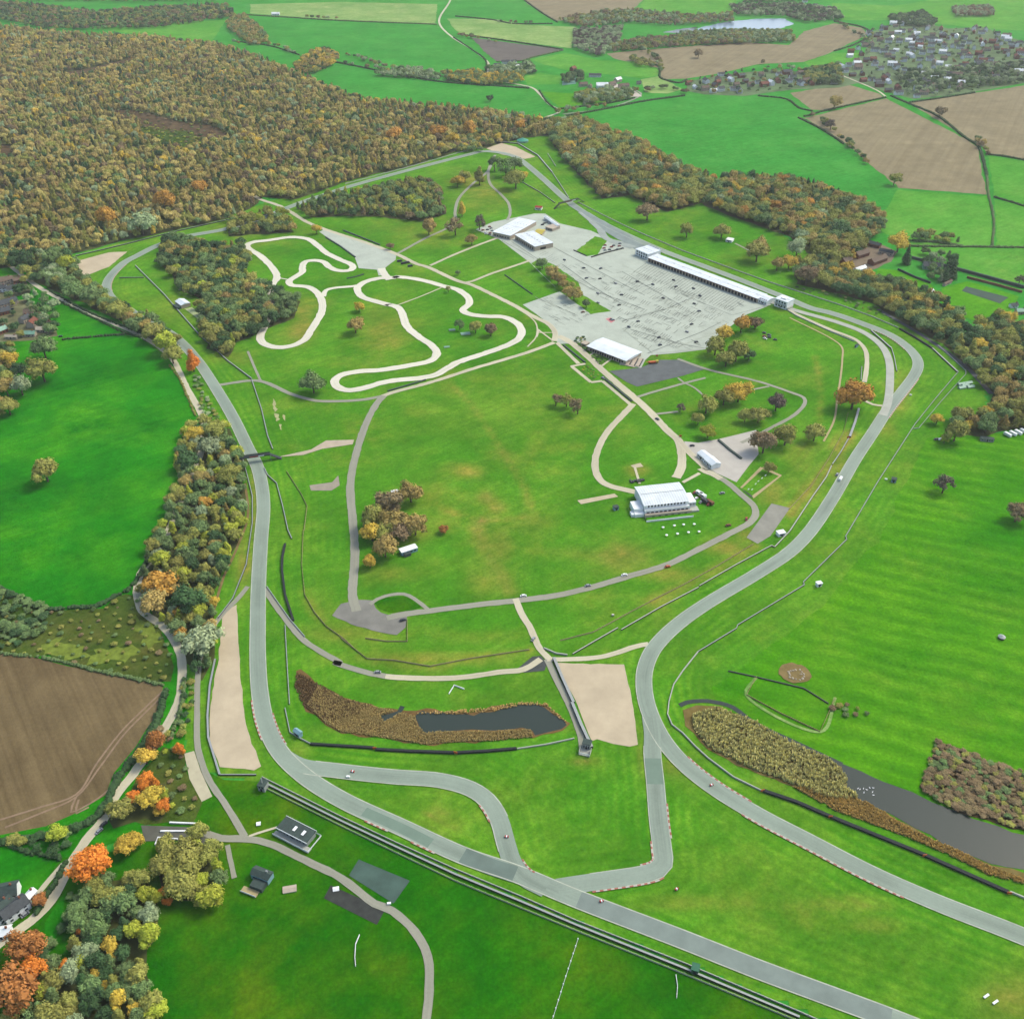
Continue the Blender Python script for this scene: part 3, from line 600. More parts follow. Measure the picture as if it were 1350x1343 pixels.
# white edge lines and kerbs
def edge(pts, a, b, side, wd=.45, mat=LINEW, name='edge_line', off=5.0):
    c = catmull(pts, 4); n = len(c); strip(name, c[int(a*n):max(int(a*n)+2, int(b*n))], wd, mat, None, False, False, side*off)
edge(TR_MAIN, 0, 1, 1, .6); edge(TR_MAIN, 0, 1, -1, .6); edge(TR_HP, .14, .8, 1); edge(TR_HP, .14, .9, -1); edge(TR_CH, .12, .76, 1, .6); edge(TR_CH, .1, .86, -1, .6)
def kerb(s, trk, wd=.9, block=1.8):
    c = catmull(trk, block); nn = normals2(c); q = G(s); idx = [min(range(len(c)), key=lambda i: (c[i]-p).length_squared) for p in (q[0], q[-1])]; a, b = sorted(idx)
    mid = q[len(q)//2]; k = min(range(a, b+1), key=lambda i: (c[i]-mid).length_squared); side = 1 if (mid-c[k]).dot(nn[k]) > 0 else -1
    z = nz(); vs = []; fs = []; mi = []
    for i in range(a, b+1):
        for d, h in ((-.5, 0), (-.5, .12), (.5, .16), (.5, 0)): r = c[i]+nn[i]*side*(5.55+d*wd); vs.append((r.x, r.y, z+h-.02))
    for i in range(b-a):
        for d in range(3): e = 4*i+d; fs.append((e+1, e, e+4, e+5)); mi.append(i % 2)
    o = mesh_obj('kerb', vs, fs, [KRED, KWHITE], None, mi); o['kind'] = 'structure'
for s, tk in (('H 92,558 130,585 185,600', TR_MAIN), ('H 272,646 320,668 372,690', TR_MAIN), ('H 1000,870 1150,830 1235,822 1280,795', TR_HP), ('H 728,715 735,745 755,770', TR_CH), ('H 1220,640 1222,690 1210,715 1170,735', TR_HP),
          ('H 1282,500 1298,570 1305,630', TR_HP), ('I 220,545 380,625 500,690 620,745 760,805 880,855', TR_MAIN), ('I 20,310 115,390 200,440 280,485', TR_MAIN), ('F 838,312 890,230 940,150', TR_MAIN), ('G 985,90 990,180 1020,255', TR_MAIN), ('G 1060,150 1095,215 1120,265', TR_MAIN),
          ('H 555,490 585,520 605,560', TR_CH), ('p 440,385 540,440 620,500', TR_MAIN), ('A 430,1150 440,1095 475,1040', TR_MAIN)):
    kerb(s, tk)
# paddock joints, bays and markings: flat paint, one sheet per colour
r2 = random.Random(3); MARK = {'dark': ([], [], []), 'white': ([], [], [])}; ZB = nz(.01)
def mark(pts, wd, key='dark'):
    vs, fs, uv = MARK[key]; c = pts; nn = normals2(c); k = len(vs); z = ZB+(len(fs) % 40)*.002+(.1 if key == 'white' else 0)
    for p, q in zip(c, nn):
        for t in (-.5, .5): r = p+q*t*wd; vs.append((r.x, r.y, z))
    for i in range(len(c)-1): fs.append((k+2*i+1, k+2*i, k+2*i+2, k+2*i+3))
for i in range(37):
    t = (i+.5)/37; a = (850+t*133, 347+t*51.5); mark([P(a[0], a[1]), P(a[0]-17, a[1]+12)], .4)
for s in ('K 400,480 640,640 860,760 1000,830 1343,960', 'K 700,520 1000,680 1343,860', 'K 760,640 980,800 1180,920', 'L 0,690 220,820 420,930', 'L 420,850 780,1000 1040,930', 'K 330,470 560,600', 'L 60,1100 400,1200 590,1235', 'L 180,1270 560,1120 700,1050', 'L 0,1040 300,960 560,850'):
    mark(G(s), .5)
for s in ('L 10,1100 220,1270', 'L 190,1090 400,1240', 'L 560,950 760,1010', 'L 240,1270 560,1240', 'L 0,640 160,720', 'L 380,1230 690,1110', 'L 60,1010 420,930 560,840'):
    mark(G(s), .5, 'white')
for r0, r1, n, dx, dy in (('K 420,470', 'K 800,690', 26, 9, -4.5), ('K 640,640', 'K 980,830', 24, 8, -4), ('L 60,760', 'L 430,930', 22, -9, 6), ('L 330,960', 'L 760,1010', 18, -8, 6), ('L 130,700', 'L 600,900', 28, -9, 6.5), ('L 40,1130', 'L 420,1235', 18, 8, -6), ('K 580,880', 'K 880,1010', 20, -7, -4)):
    (ax, ay), (bx, by) = Z(r0)[0], Z(r1)[0]
    for i in range(n):
        if r2.random() < .2: continue
        t = i/n; x, y = ax+(bx-ax)*t, ay+(by-ay)*t; k = r2.uniform(.6, 1.1); mark([P(x, y), P(x+dx*k, y+dy*k)], .3, 'dark' if r2.random() < .7 else 'white')
for k in range(11):                        # rows of painted bays parallel to the garages
    for i in range(44):
        t = i/44; x, y = 838+t*132-k*13.5, 358+t*50+k*6.2
        w_ = P(x, y)
        if r2.random() < .36 or not inside(G('K 700,560 1000,610 L 300,690 920,930 640,1090 540,1220 200,1240 60,1120 K 1000,820 860,720'), w_.x, w_.y): continue
        mark([P(x, y), P(x-6.5*r2.uniform(.6, 1), y+4.2)], r2.uniform(.3, .55))
PADP = G('K 760,600 1000,640 1343,700 L 300,680 880,930 640,1080 540,1220 200,1240 K 1100,1080 1000,840 860,700'); PADQ = G('K 560,900 760,850 960,1000 800,1080 700,1040')
for poly, n, dy in ((PADP, 120, .45), (PADQ, 34, .5)):
    xs = [p.x for p in poly]; ys = [p.y for p in poly]; k = 0
    while k < n:
        x, y = r2.uniform(min(xs), max(xs)), r2.uniform(min(ys), max(ys))
        if not inside(poly, x, y): continue
        k += 1; a, b, _ = proj(x, y); L = r2.uniform(3, 12)
        mark([P(a, b), P(a+L, b+L*(dy if r2.random() < .75 else -.25))], r2.uniform(.22, .5))
for key, mt in (('dark', LINED), ('white', LINEW)):
    vs, fs, uv = MARK[key]; mesh_obj('paddock_markings', vs, fs, mt)['kind'] = 'structure'
# ================================================================ trees
def crown_mesh(seed, kind='round', quads=1050):
    r = np.random.RandomState(seed); vs = []; fs = []; tone = []
    lobes = []
    if kind == 'round':
        for _ in range(30):
            a = r.rand()*2*math.pi; c = r.uniform(-.25, 1); rr = math.sqrt(max(0, 1-c*c))
            k = r.uniform(.32, .92); lobes.append((k*rr*math.cos(a), k*rr*math.sin(a), .72+.66*c*k*1.2, r.uniform(.2, .4)))
        lobes.append((0, 0, .85, .62))
    elif kind == 'tall':
        for _ in range(22):
            t = r.rand(); a = r.rand()*2*math.pi; rad = (.62*(1-t**2.2)+.08)*r.uniform(.3, .8)
            lobes.append((rad*math.cos(a), rad*math.sin(a), .35+2.1*t, r.uniform(.24, .4)*(1.05-.5*t)))
        lobes += [(0, 0, .8, .5), (0, 0, 1.4, .42), (0, 0, 2.0, .28)]
    elif kind == 'cone':
        for i in range(26):
            t = i/26; a = i*2.4; rad = .62*(1-t)+.03
            lobes.append((rad*.6*math.cos(a), rad*.6*math.sin(a), .25+2.6*t, (.42*(1-t)+.1)))
    elif kind == 'loose':
        for _ in range(17):
            a = r.rand()*2*math.pi; c = r.uniform(-.4, 1); rr = math.sqrt(max(0, 1-c*c)); k = r.uniform(.5, .82)
            lobes.append((k*rr*math.cos(a), k*rr*math.sin(a), .75+.8*c*k, r.uniform(.2, .34)))
    L = np.array(lobes); ltone = r.rand(len(L)); ltone = .12+.76*ltone
    # solid heart of each lobe
    ico = bmesh.new(); bmesh.ops.create_icosphere(ico, subdivisions=1, radius=1); iv = np.array([v.co[:] for v in ico.verts]); jf = [tuple(v.index for v in f.verts) for f in ico.faces]; ico.free()
    for (x, y, z, q), lt in zip(lobes, ltone):
        k = len(vs); pv = iv*(1+r.uniform(-.18, .18, (len(iv), 1)))*q*(.76 if kind != 'loose' else .5)+np.array([x, y, z]); vs += pv.tolist(); fs += [tuple(k+i for i in f) for f in jf]; tone += [lt*.9]*len(iv)
    wgt = L[:, 3]**2; wgt /= wgt.sum(); n = 0
    while n < quads:
        i = r.choice(len(L), p=wgt); d = r.normal(size=3); d /= np.linalg.norm(d)
        if d[2] < -.45: continue
        p = L[i, :3]+d*L[i, 3]*r.uniform(.78, 1.22)
        ins = np.linalg.norm(L[:, :3]-p, axis=1) < L[:, 3]*.8
        if ins.sum() > 0: 
            if r.rand() < .92: n += .25; continue
        s = r.uniform(.04, .085); nn = d+r.normal(size=3)*.42+np.array([0, 0, .25]); nn /= np.linalg.norm(nn)
        u = np.cross(nn, [0.3, .2, 1]); u /= np.linalg.norm(u)+1e-6; v = np.cross(nn, u); an = r.rand()*6.28; u, v = u*math.cos(an)+v*math.sin(an), v*math.cos(an)-u*math.sin(an)
        k = len(vs); vs += [(p-u*s*1.3).tolist(), (p+v*s*.8).tolist(), (p+u*s*1.3).tolist(), (p-v*s*.8).tolist()]; fs.append((k, k+1, k+2, k+3))
        tt = min(1, max(0, ltone[i]+r.uniform(-.2, .26))); tone += [tt]*4; n += 1
    me = bpy.data.meshes.new('crown'); me.from_pydata(vs, [], fs); me.materials.append(LEAF)
    at = me.attributes.new('tone', 'FLOAT', 'POINT'); at.data.foreach_set('value', np.array(tone, dtype=np.float32)); me.update(); return me
def trunk_mesh(seed):
    r = random.Random(seed); m = MB(); m.cyl((0,0,-.25), (0,0,.45), .085, .06, 7); m.cyl((0,0,.42), (.04,.02,.95), .058, .03, 6)
    for k in range(4):
        a = k*1.6+r.random(); z = .3+.12*k; m.cyl((0,0,z), (.42*math.cos(a), .42*math.sin(a), z+.4), .035, .012, 5)
    me = bpy.data.meshes.new('trunk'); me.from_pydata(m.v, [], m.f); me.materials.append(BARK); me.update(); return me
CROWNS = [crown_mesh(11+i, 'round') for i in range(6)]+[crown_mesh(40+i, 'tall') for i in range(3)]+[crown_mesh(60, 'cone'), crown_mesh(61, 'cone')]+[crown_mesh(70, 'loose', 700), crown_mesh(71, 'loose', 700)]
KIND = {'round': (0, 6), 'tall': (6, 9), 'cone': (9, 11), 'loose': (11, 13)}
TRUNKS = [trunk_mesh(i) for i in range(3)]
PAL = {'L': ('olive green', alb(140,142,70)), 'T': ('tan brown', alb(156,138,78)), 'Y': ('golden yellow', alb(192,166,66)), 'O': ('bright orange', alb(208,128,50)),
       'R': ('rust red', alb(160,108,58)), 'D': ('dark green', alb(66,94,56)), 'G': ('mid green', alb(104,128,76)), 'B': ('brownish bare', alb(128,112,80)),
       'P': ('purple grey bare', alb(100,90,78)), 'W': ('ochre', alb(174,160,92)), 'K': ('pale grey green', alb(144,160,116)), 'A': ('amber brown', alb(186,142,64)), 'V': ('yellow green', alb(156,166,58))}
LIFT = 1.9
TREES = []                                  # (x, y, radius, variant, rot, colour key, clump, explicit label)
trng = random.Random(21)
def add_tree(x, y, R, key, kind='round', clump=None, label=None, zs=1.0):
    a, b = KIND[kind]; TREES.append(dict(x=x, y=y, R=R, v=trng.randrange(a, b), rz=trng.uniform(0, 6.28), key=key, clump=clump, label=label, zs=zs*trng.uniform(.92, 1.1), kind=kind))
def fill(poly, clump, d, mixk, rr, kinds=(('round', .8), ('tall', .1), ('loose', .1)), keep=None, holes=()):
    LB = [(t['x'], t['y'], (.55*t['R'])**2) for t in TREES if t['label']]
    for x, y in scatter(poly, d, trng, 14, holes):
        if any((x-a)**2+(y-b)**2 < c for a, b, c in LB): continue
        u = trng.random(); key = mixk[0][0]
        for k, p in mixk:
            if u < p: key = k; break
            u -= p
        u = trng.random(); kd = 'round'
        for k, p in kinds:
            if u < p: kd = k; break
            u -= p
        R = trng.uniform(*rr)*(.75 if kd in ('tall', 'cone') else 1)
        add_tree(x, y, R, key, kd, clump)
def one(s, label, clump='lone'):
    grow_k = 1.28 if 'infield copse' in label and 'below' not in label and 'right of' not in label else 1.0
    # s: "px,py,width key [kind]" : crown centre and crown width as surveyed
    a = s.split(); px, py, wd = (float(q) for q in a[0].split(',')); kd = a[2] if len(a) > 2 else 'round'
    R = wd*grow_k/2/scale_at(px, py, 6); hc = R*(1.05 if kd in ('round', 'loose') else 1.5)
    if kd in ('tall', 'cone'): R *= 1.25; hc = R*1.3
    p = P(px, py, hc); add_tree(p.x, p.y, R, a[1], kd, clump, label)
ONES = [
 ('58,618,38 L', 'lone olive green tree in the middle of the left pasture'),
 ('253,475,20 O tall', 'small bright orange tree between the public road and the race track'),
 ('1127,519,44 A', 'large amber brown tree standing alone inside the right bend'),
 ('1075,569,27 L', 'round olive tree on the infield slope left of the tyre wall'),
 ('1037,572,32 L', 'olive tree at the corner of the pale yard, larger of the two'),
 ('1008,582,34 B', 'brownish bare tree overhanging the pale yard corner'),
 ('1014,616,18 L', 'small olive bush just below the pale yard corner'),
 ('1024,530,26 P', 'purple grey bare tree on the grass inside the winding path'),
 ('975,515,32 Y', 'golden tree on the infield inside the winding path'), ('955,522,26 L', 'olive tree touching the golden tree inside the winding path'),
 ('932,532,28 L', 'leftmost broad olive tree inside the winding path'), ('921,552,18 L', 'small round olive tree below the broad olive trees by the path'),
 ('934,568,20 V', 'round yellow green tree at the lower edge of the path loop'), ('1001,545,26 L', 'olive tree just left below the purple grey tree'), ('983,547,20 L', 'low olive bush in the middle of the winding path loop'),
 ('897,537,14 P loose', 'thin dark bare tree beside the grey footpath'),
 ('978,427,24 A', 'amber tree at the corner of the paddock'), ('955,438,26 Y', 'golden tree at the paddock edge left of the amber tree'), ('944,455,28 L', 'leftmost olive tree of the paddock corner clump'),
 ('972,460,34 L', 'broadest olive tree at the bottom of the paddock corner clump'), ('958,472,24 L', 'olive tree at the lowest tip of the paddock corner clump'), ('996,424,20 B', 'brown tree right of the amber tree at the paddock corner'), ('988,466,18 D', 'small dark green tree at the right foot of the paddock corner clump'),
 ('715,347,17 G', 'round green tree at the top of the paddock tree row'), ('728,357,20 T', 'tan tree second from the top of the paddock tree row'), ('736,366,20 T', 'tan tree in the middle of the paddock tree row'), ('744,375,14 T', 'small tan tree filling the paddock tree row'), ('753,376,14 L', 'olive tree above the last tan tree of the paddock row'), ('757,385,22 T', 'lowest tan tree of the paddock row'), ('748,383,16 T', 'tan tree at the lower left of the paddock row'), ('773,400,12 G', 'small green bush at the tip of the paddock grass island'),
 ('541,648,32 T', 'tan tree at the top right of the infield copse'), ('514,661,30 B', 'brown tree at the top left of the infield copse'), ('490,681,28 L', 'olive tree at the left edge of the infield copse'), ('547,691,26 T', 'tan tree at the right edge of the infield copse'),
 ('519,685,28 T', 'tan tree in the middle of the infield copse'), ('490,700,24 Y', 'golden tree low on the left side of the infield copse'), ('507,720,26 T', 'tan tree at the bottom tip of the infield copse'), ('527,699,24 B', 'brown tree low in the infield copse'), ('503,668,24 T', 'tan tree in the upper middle of the infield copse'), ('505,700,22 L', 'olive tree low in the infield copse'),
 ('487.5,740,21 Y', 'small round golden tree alone below the infield copse'), ('585,697,13 R', 'tiny rust orange tree on the open infield right of the copse'),
 ('733,526,20 B loose', 'left bush of three thin bushes on the open infield'), ('747,527,20 L loose', 'middle bush of three thin bushes on the open infield'), ('762,535,24 B loose', 'right bush of three thin bushes on the open infield'),
 ('412,503,32 G', 'round grey green bush beside the dark inner road'), ('473,404,15 Y', 'small golden tree inside the pale loop road'), ('468,428,23 T', 'tan tree below the small golden tree in the loop'),
 ('627,430,19 L', 'olive tree in the eastern loop, left of a brown one'), ('647,434,19 B', 'brown tree in the eastern loop beside the olive one'), ('606,427,16 G loose', 'thin green bush in the eastern loop by the white tarpaulins'), ('604,359,8 G', 'tiny green tree near the crossroads of the infield roads'), ('591,381,9 L loose', 'tiny thin tree at the edge of the eastern loop'),
 ('1246,637,30 P loose', 'large bare tree standing in the right pasture'), ('1343,674,32 B', 'brown tree at the right edge in the right pasture'), ('1236,552,17 Y', 'small golden bush by the outer fence'),
 ('999,330,30 L', 'olive tree below the wood by the pit straight'), ('1003,322,22 T', 'tan tree behind the olive tree above the pit straight'), ('1041,344,20 Y', 'round golden tree above the pit straight'), ('1025,348,18 T', 'tan tree left of the round golden tree'), ('1052,325,26 K', 'pale grey green tree at the edge of the wood above the pit straight'),
 ('952,303,22 L', 'tall olive tree beside the small cabin above the pit straight'), ('906,303,20 L', 'slim olive tree alone on the verge above the pit straight'), ('854,277,26 B', 'dark brown tree with bare trunk beside the wide start straight'),
 ('1186,318,28 Y', 'pale golden tree beside the walled estate'), ('1196,338,13 D cone', 'narrow dark conifer beside the golden estate tree'), ('1257,356,15 D cone', 'taller dark conifer at the walled garden'), ('1247,362,12 D cone', 'shorter dark conifer at the walled garden'), ('1108,303,24 D', 'very dark tree at the lower end of the eastern wood'), ('1267,427,18 D', 'very dark yew behind the garden lawn'),
 ('1064,362,28 B', 'brown tree at the start of the roadside wood by the pit exit'), ('1080,365,24 L', 'olive tree beside the brown tree at the pit exit'), ('1098,372,16 P loose', 'thin bare tree by the pit exit verge'),
 ('1101,134,18 T', 'tan tree in the hedge between two stubble fields'), ('1240,147,15 B', 'lone brown tree in the hedge of the right stubble field'), ('1180,235,18 L', 'olive tree at the lower tip of the stubble field'), ('921,70,12 B', 'lone brown tree on the long stubble field'), ('1096,163,16 P loose', 'bare tree on the edge of the stubble field'), ('646,129,10 D', 'lone dark tree in the long green field'), ('1345,368,14 P loose', 'bare tree beside the estate hedge at the right edge'),
 ('204,975,32 R', 'rust red tree at the corner of the ploughed field'), ('235,988,18 O', 'small orange tree left of the pale lay-by'), ('191,997,28 Y', 'golden tree just below the rust red tree'), ('193,1027,24 O', 'orange tree between two golden trees by the public road'),
 ('196,1050,32 Y', 'broad golden tree below the orange tree by the road'), ('159,1067,32 L', 'olive tree at the road edge beside the ploughed field'), ('216,1062,20 O', 'small orange tree right of the broad golden tree'), ('75,1097,25 V', 'yellow green tree at the lower corner of the ploughed field'),
 ('115,1142,50 O', 'huge bright orange tree over the public road'), ('127,1128,36 O', 'orange tree crown beside the huge orange tree'), ('164,1112,30 Y', 'golden tree between the car park and the public road'), ('181,1106,24 Y', 'tall golden tree at the left end of the car park'),
 ('214,1140,36 L', 'olive tree at the upper left of the car park copse'), ('244,1126,42 L', 'broad olive tree touching the car park'), ('242,1160,46 L', 'biggest olive tree in the car park copse'), ('278,1180,36 V', 'yellow green tree at the lower right of the car park copse'), ('272,1128,28 L', 'olive tree at the right end of the car park copse'),
 ('213,1176,14 O', 'small orange tree squeezed between the two woods'), ('221,1188,13 O', 'lower small orange tree squeezed between the two woods'), ('53,1186,20 R', 'rust tree beside the houses at the lower left'), ('33,1243,46 R', 'large rust tree below the houses at the lower left'), ('18,1300,62 R', 'huge rust brown tree in the lower left corner'), ('45,1275,36 O', 'orange rust tree overlapping the corner giant'),
 ('108,1225,18 O', 'orange tree inside the lower left wood'), ('145,1243,22 Y', 'golden tree high in the lower left wood'), ('145,1264,17 Y', 'small golden tree in the lower left wood below another'), ('84,1272,16 O', 'small orange tree at the left edge of the lower left wood'), ('129,1284,18 Y', 'golden tree in the middle of the lower left wood'), ('140,1300,16 Y', 'small golden tree just above the brightest one'), ('155,1316,28 Y', 'brightest golden tree at the bottom of the lower left wood'), ('176,1331,20 Y', 'golden tree at the bottom edge of the photo'),
 ('112,1252,30 K', 'pale grey green round tree in the lower left wood'), ('196,1231,34 V', 'yellow green tree at the right edge of the lower left wood'), ('182,1284,32 L', 'olive tree at the lower right of the lower left wood'), ('205,1333,28 V', 'yellow green tree in the bottom right tip of the lower left wood'), ('63,1337,42 L', 'olive tree at the bottom of the lower left wood'),
 ('255,572,23 Y', 'golden tree at the top left of the trackside belt'), ('285,566,28 L', 'olive tree at the top of the trackside belt'), ('248,606,30 D', 'dark green tree on the left side of the trackside belt'), ('274,588,30 K', 'pale green tree near the top of the trackside belt'), ('297,599,18 T', 'small tan tree by the footbridge'), ('304,621,32 L', 'olive tree below the footbridge'), ('265,628,22 T', 'tan tree in the upper part of the trackside belt'), ('269,661,19 A', 'amber tree in the middle of the trackside belt'),
 ('208,768,44 A', 'big amber brown tree at the bend of the public road'), ('204,793,36 T', 'tan tree just below the big amber one at the road bend'), ('250,788,44 D', 'dark green broad tree near the lower end of the belt'), ('235,808,18 A', 'small amber tree below the dark green tree in the belt'), ('238,834,17 A', 'small amber tree beside the pale willow'), ('268,843,50 K', 'big pale willow at the lower tip of the trackside belt'), ('212,735,28 V', 'yellow green tree at the left edge of the belt'), ('283,792,16 Y', 'small golden tree at the right foot of the belt'),
 ('13,474,24 Y', 'round golden tree at the left edge above the pasture'), ('54,486,36 L', 'large olive brown tree at the corner of the left gardens'), ('56,457,32 G', 'green tree above the large olive brown tree at the left gardens'), ('7,510,26 T', 'tan tree at the left edge of the photo'), ('26,508,28 K', 'pale grey tree beside the tan tree at the left edge'), ('10,535,26 L', 'olive tree lowest at the left edge by the lane'), ('25,487,22 D', 'dark green tree between the golden and the olive brown trees'),
 ('154,407,28 L', 'olive tree hiding the top of the left bend'), ('172,418,20 T', 'tan tree in the roadside row by the left bend'), ('190,428,20 T', 'tan tree in the middle of the roadside row by the left bend'), ('202,436,28 L', 'olive tree in the roadside row by the left bend'), ('219,450,34 V', 'yellow green tree in the roadside row by the track'), ('226,467,26 L', 'olive tree at the lower end of the roadside row by the track'),
 ('96,380,28 G', 'green tree above the public road, left of another'), ('120,388,30 G', 'green tree above the public road beside the gravel trap'), ('88,345,22 V', 'yellow green tree left of the upper left gravel trap'), ('25,340,30 D', 'dark green tree by the lane at the foot of the forest'), ('68,338,30 G', 'green tree at the foot of the forest left of the gravel trap'),
 ('609,276,12 Y tall', 'small bright golden tree beside the winding park path'), ('632,232,15 L tall', 'slim olive tree below the top hairpin'), ('613,232,17 L', 'olive tree above the winding park path'), ('603,238,16 Y', 'golden tree above the winding park path'), ('652,215,20 G loose', 'grey green tree inside the top hairpin, left one'), ('667,218,26 G loose', 'grey green tree inside the top hairpin, middle one'), ('678,214,20 G', 'grey green tree inside the top hairpin, right one'), ('680,234,28 L', 'olive tree with golden side below the top hairpin'), ('690,231,14 Y', 'small golden tree at the right of the hairpin trees'),
 ('600,297,26 B loose', 'bare brown tree above the white paddock buildings'), ('632,293,20 P loose', 'leafless tree beside the white paddock buildings'), ('622,315,16 T', 'tan hedge like tree left of the white buildings'), ('565,298,22 T', 'tan tree by the park path junction'), ('514,324,10 B', 'tiny brown tree beside the forecourt road'), ('417,302,13 Y', 'small golden bush at the top of the forecourt'),
 ('618,168,22 A', 'amber tree behind the white house at the top bend'), ('577,172,20 A', 'amber tree left of the white house at the top bend'), ('685,165,16 A', 'amber tree behind the teal tent'), ('520,175,20 A', 'amber tree in the forest edge left of the top bend'), ('596,182,16 Y', 'golden tree beside the white house at the top bend'),
 ('215,262,28 A', 'broad amber tree inside the western forest'), ('262,245,20 A', 'small amber tree inside the western forest'), ('140,285,28 A', 'amber tree near the foot of the western forest'), ('185,292,34 K', 'pale grey green tree at the foot of the western forest'),
 ('1246,578,14 V', 'small yellow green bush below the right fence'), ('1318,412,14 L', 'small olive tree by the long white greenhouse'), ('1325,436,16 T', 'tan tree by the long white greenhouse'), ('1342,430,20 D', 'dark green tree at the right edge below the greenhouse'), ('1262,566,34 L', 'broad olive tree at the left end of the caravan copse'), ('1275,560,14 Y', 'thin golden tree in the caravan copse'), ('1302,540,16 Y', 'golden tree in the upper caravan copse'), ('1322,430,22 G', 'green tree above the right wood edge'),
]
for s, lb in ONES: one(s, lb)
mixW = (('W', .46), ('L', .22), ('T', .06), ('B', .07), ('K', .05), ('G', .07), ('D', .04), ('Y', .03))
HOLES = [G(s) for s in ('A 430,430 560,440 700,480 820,490 900,530 880,555 760,555 650,530 560,490 450,450', 'A 230,290 350,270 480,240 540,215 560,225 480,265 360,295 270,305', 'A 0,560 60,580 70,620 0,625', 'A 560,500 760,520 800,560 740,600 640,570 540,530')]
fill(WOODS['west'], 'western forest', 8.6, mixW, (4.2, 7.2), (('round', .42), ('tall', .5), ('loose', .08)), holes=HOLES)
fill(WOODS['east'], 'eastern wood', 8.6, (('L', .46), ('T', .16), ('G', .2), ('D', .07), ('Y', .04), ('K', .04), ('A', .03)), (5.8, 9.6))
fill(G('- 985,238 1030,240 1075,248 1110,262 1100,268 1050,256 990,250'), 'eastern wood', 8, (('D', .9), ('K', .1)), (5, 7), (('cone', .85), ('round', .15)))
fill(WOODS['estate'], 'right hand wood', 8.4, (('L', .42), ('G', .25), ('D', .2), ('T', .08), ('Y', .05)), (5.8, 8.6))
fill(WOODS['caravan'], 'caravan copse', 10, (('L', .5), ('G', .3), ('T', .2)), (6.0, 8.5))
fill(WOODS['belt'], 'trackside belt', 6.6, (('L', .36), ('G', .3), ('D', .1), ('V', .12), ('T', .06), ('K', .06)), (4.2, 6.4), (('round', .6), ('tall', .32), ('loose', .08)))
fill(WOODS['island'], 'wood inside the left bend', 7.6, (('G', .42), ('L', .25), ('D', .2), ('T', .08), ('V', .05)), (5.2, 7.8))
fill(WOODS['middle'], 'copse beside the top straight', 7.6, (('G', .35), ('L', .4), ('D', .1), ('B', .1), ('V', .05)), (5, 7.5), (('round', .6), ('tall', .3), ('loose', .1)))
fill(WOODS['gate'], 'trees by the forest gate', 9.5, (('L', .5), ('G', .25), ('V', .15), ('T', .1)), (5.5, 7.5))
fill(WOODS['lodge'], 'trees along the upper public road', 10, (('G', .5), ('L', .3), ('D', .2)), (5.5, 8))
fill(WOODS['corner'], 'lower left wood', 5.4, (('G', .38), ('D', .2), ('L', .28), ('K', .04), ('V', .1)), (3.8, 6.0), (('round', .6), ('tall', .34), ('loose', .06)))
fill(WOODS['carpark'], 'car park copse', 6.5, (('L', .6), ('V', .25), ('G', .15)), (4.5, 6.2))
fill(WOODS['roadside'], 'trees by the lower public road', 8.0, (('Y', .4), ('V', .3), ('L', .2), ('O', .1)), (3.4, 5))
FAR = [
 ('-80,8 0,5 60,10 130,18 200,12 300,8 312,24 265,30 210,38 120,40 60,40 0,27 -80,30', 15, 'DGLB'), ('735,28 800,16 840,16 900,22 965,20 965,30 880,35 830,31 770,38', 14, 'KGLB'), ('757,42 820,38 815,62 790,76 757,64', 12, 'KKP'),
 ('800,62 850,53 905,50 985,45 985,58 900,62 810,70', 12, 'GLB'), ('962,9 1050,7 1100,14 1112,27 1065,31 1035,23 970,21', 13, 'KGDP'), ('898,46 940,43 1040,43 1047,56 985,59 900,59', 12, 'KGL'), ('300,30 322,22 350,45 356,58 330,60 300,40', 13, 'LGT'),
 ('388,88 410,72 430,66 446,76 440,88 415,98 395,98', 11, 'LTDY'), ('585,100 625,96 645,102 690,98 688,110 640,114 590,108', 10, 'YLG'), ('495,100 540,92 580,100 578,108 520,103', 12, 'KGK'), ('1170,25 1215,18 1235,30 1225,38 1185,34', 11, 'DGD'), ('1255,12 1305,10 1310,22 1260,24', 11, 'KB'),
 ('0,-30 400,-30 400,-2 200,4 0,2', 18, 'DGL'), ('1000,-30 1100,-30 1090,0 980,6', 14, 'DGK'), ('755,128 800,120 835,122 830,132 770,140', 11, 'LGK'), ('740,104 765,98 770,108 745,112', 12, 'DG'), ('830,78 858,84 862,90 840,88', 14, 'GL'), ('1060,95 1105,88 1110,112 1066,112', 10, 'DGL'), ('640,93 700,86 706,98 660,100', 9, 'DGK'),
 ('1200,308 1265,316 1265,323 1205,318', 12, 'LG'), ('1150,288 1165,298 1158,312 1146,312', 11, 'DGL'), ('1082,356 1100,342 1104,352 1098,374', 15, 'DGLD'), ('1215,330 1260,345 1250,375 1225,372', 14, 'DGK'), ('600,188 625,180 640,186 636,200 606,202', 10, 'GLY'), ('1180,100 1400,80 1400,102 1280,118 1200,126', 15, 'GDK'), ('0,455 20,460 15,500 0,560', 12, 'DGLT'), ('20,380 72,395 80,440 60,445 30,400', 16, 'GDK'), ('60,345 85,362 75,378 58,366', 8, 'KG'),
]
for s, d, keys in FAR:
    fill(G('- '+s), 'far', d*.72, tuple((k, 1/len(keys)) for k in keys), (4.6, 7.2))
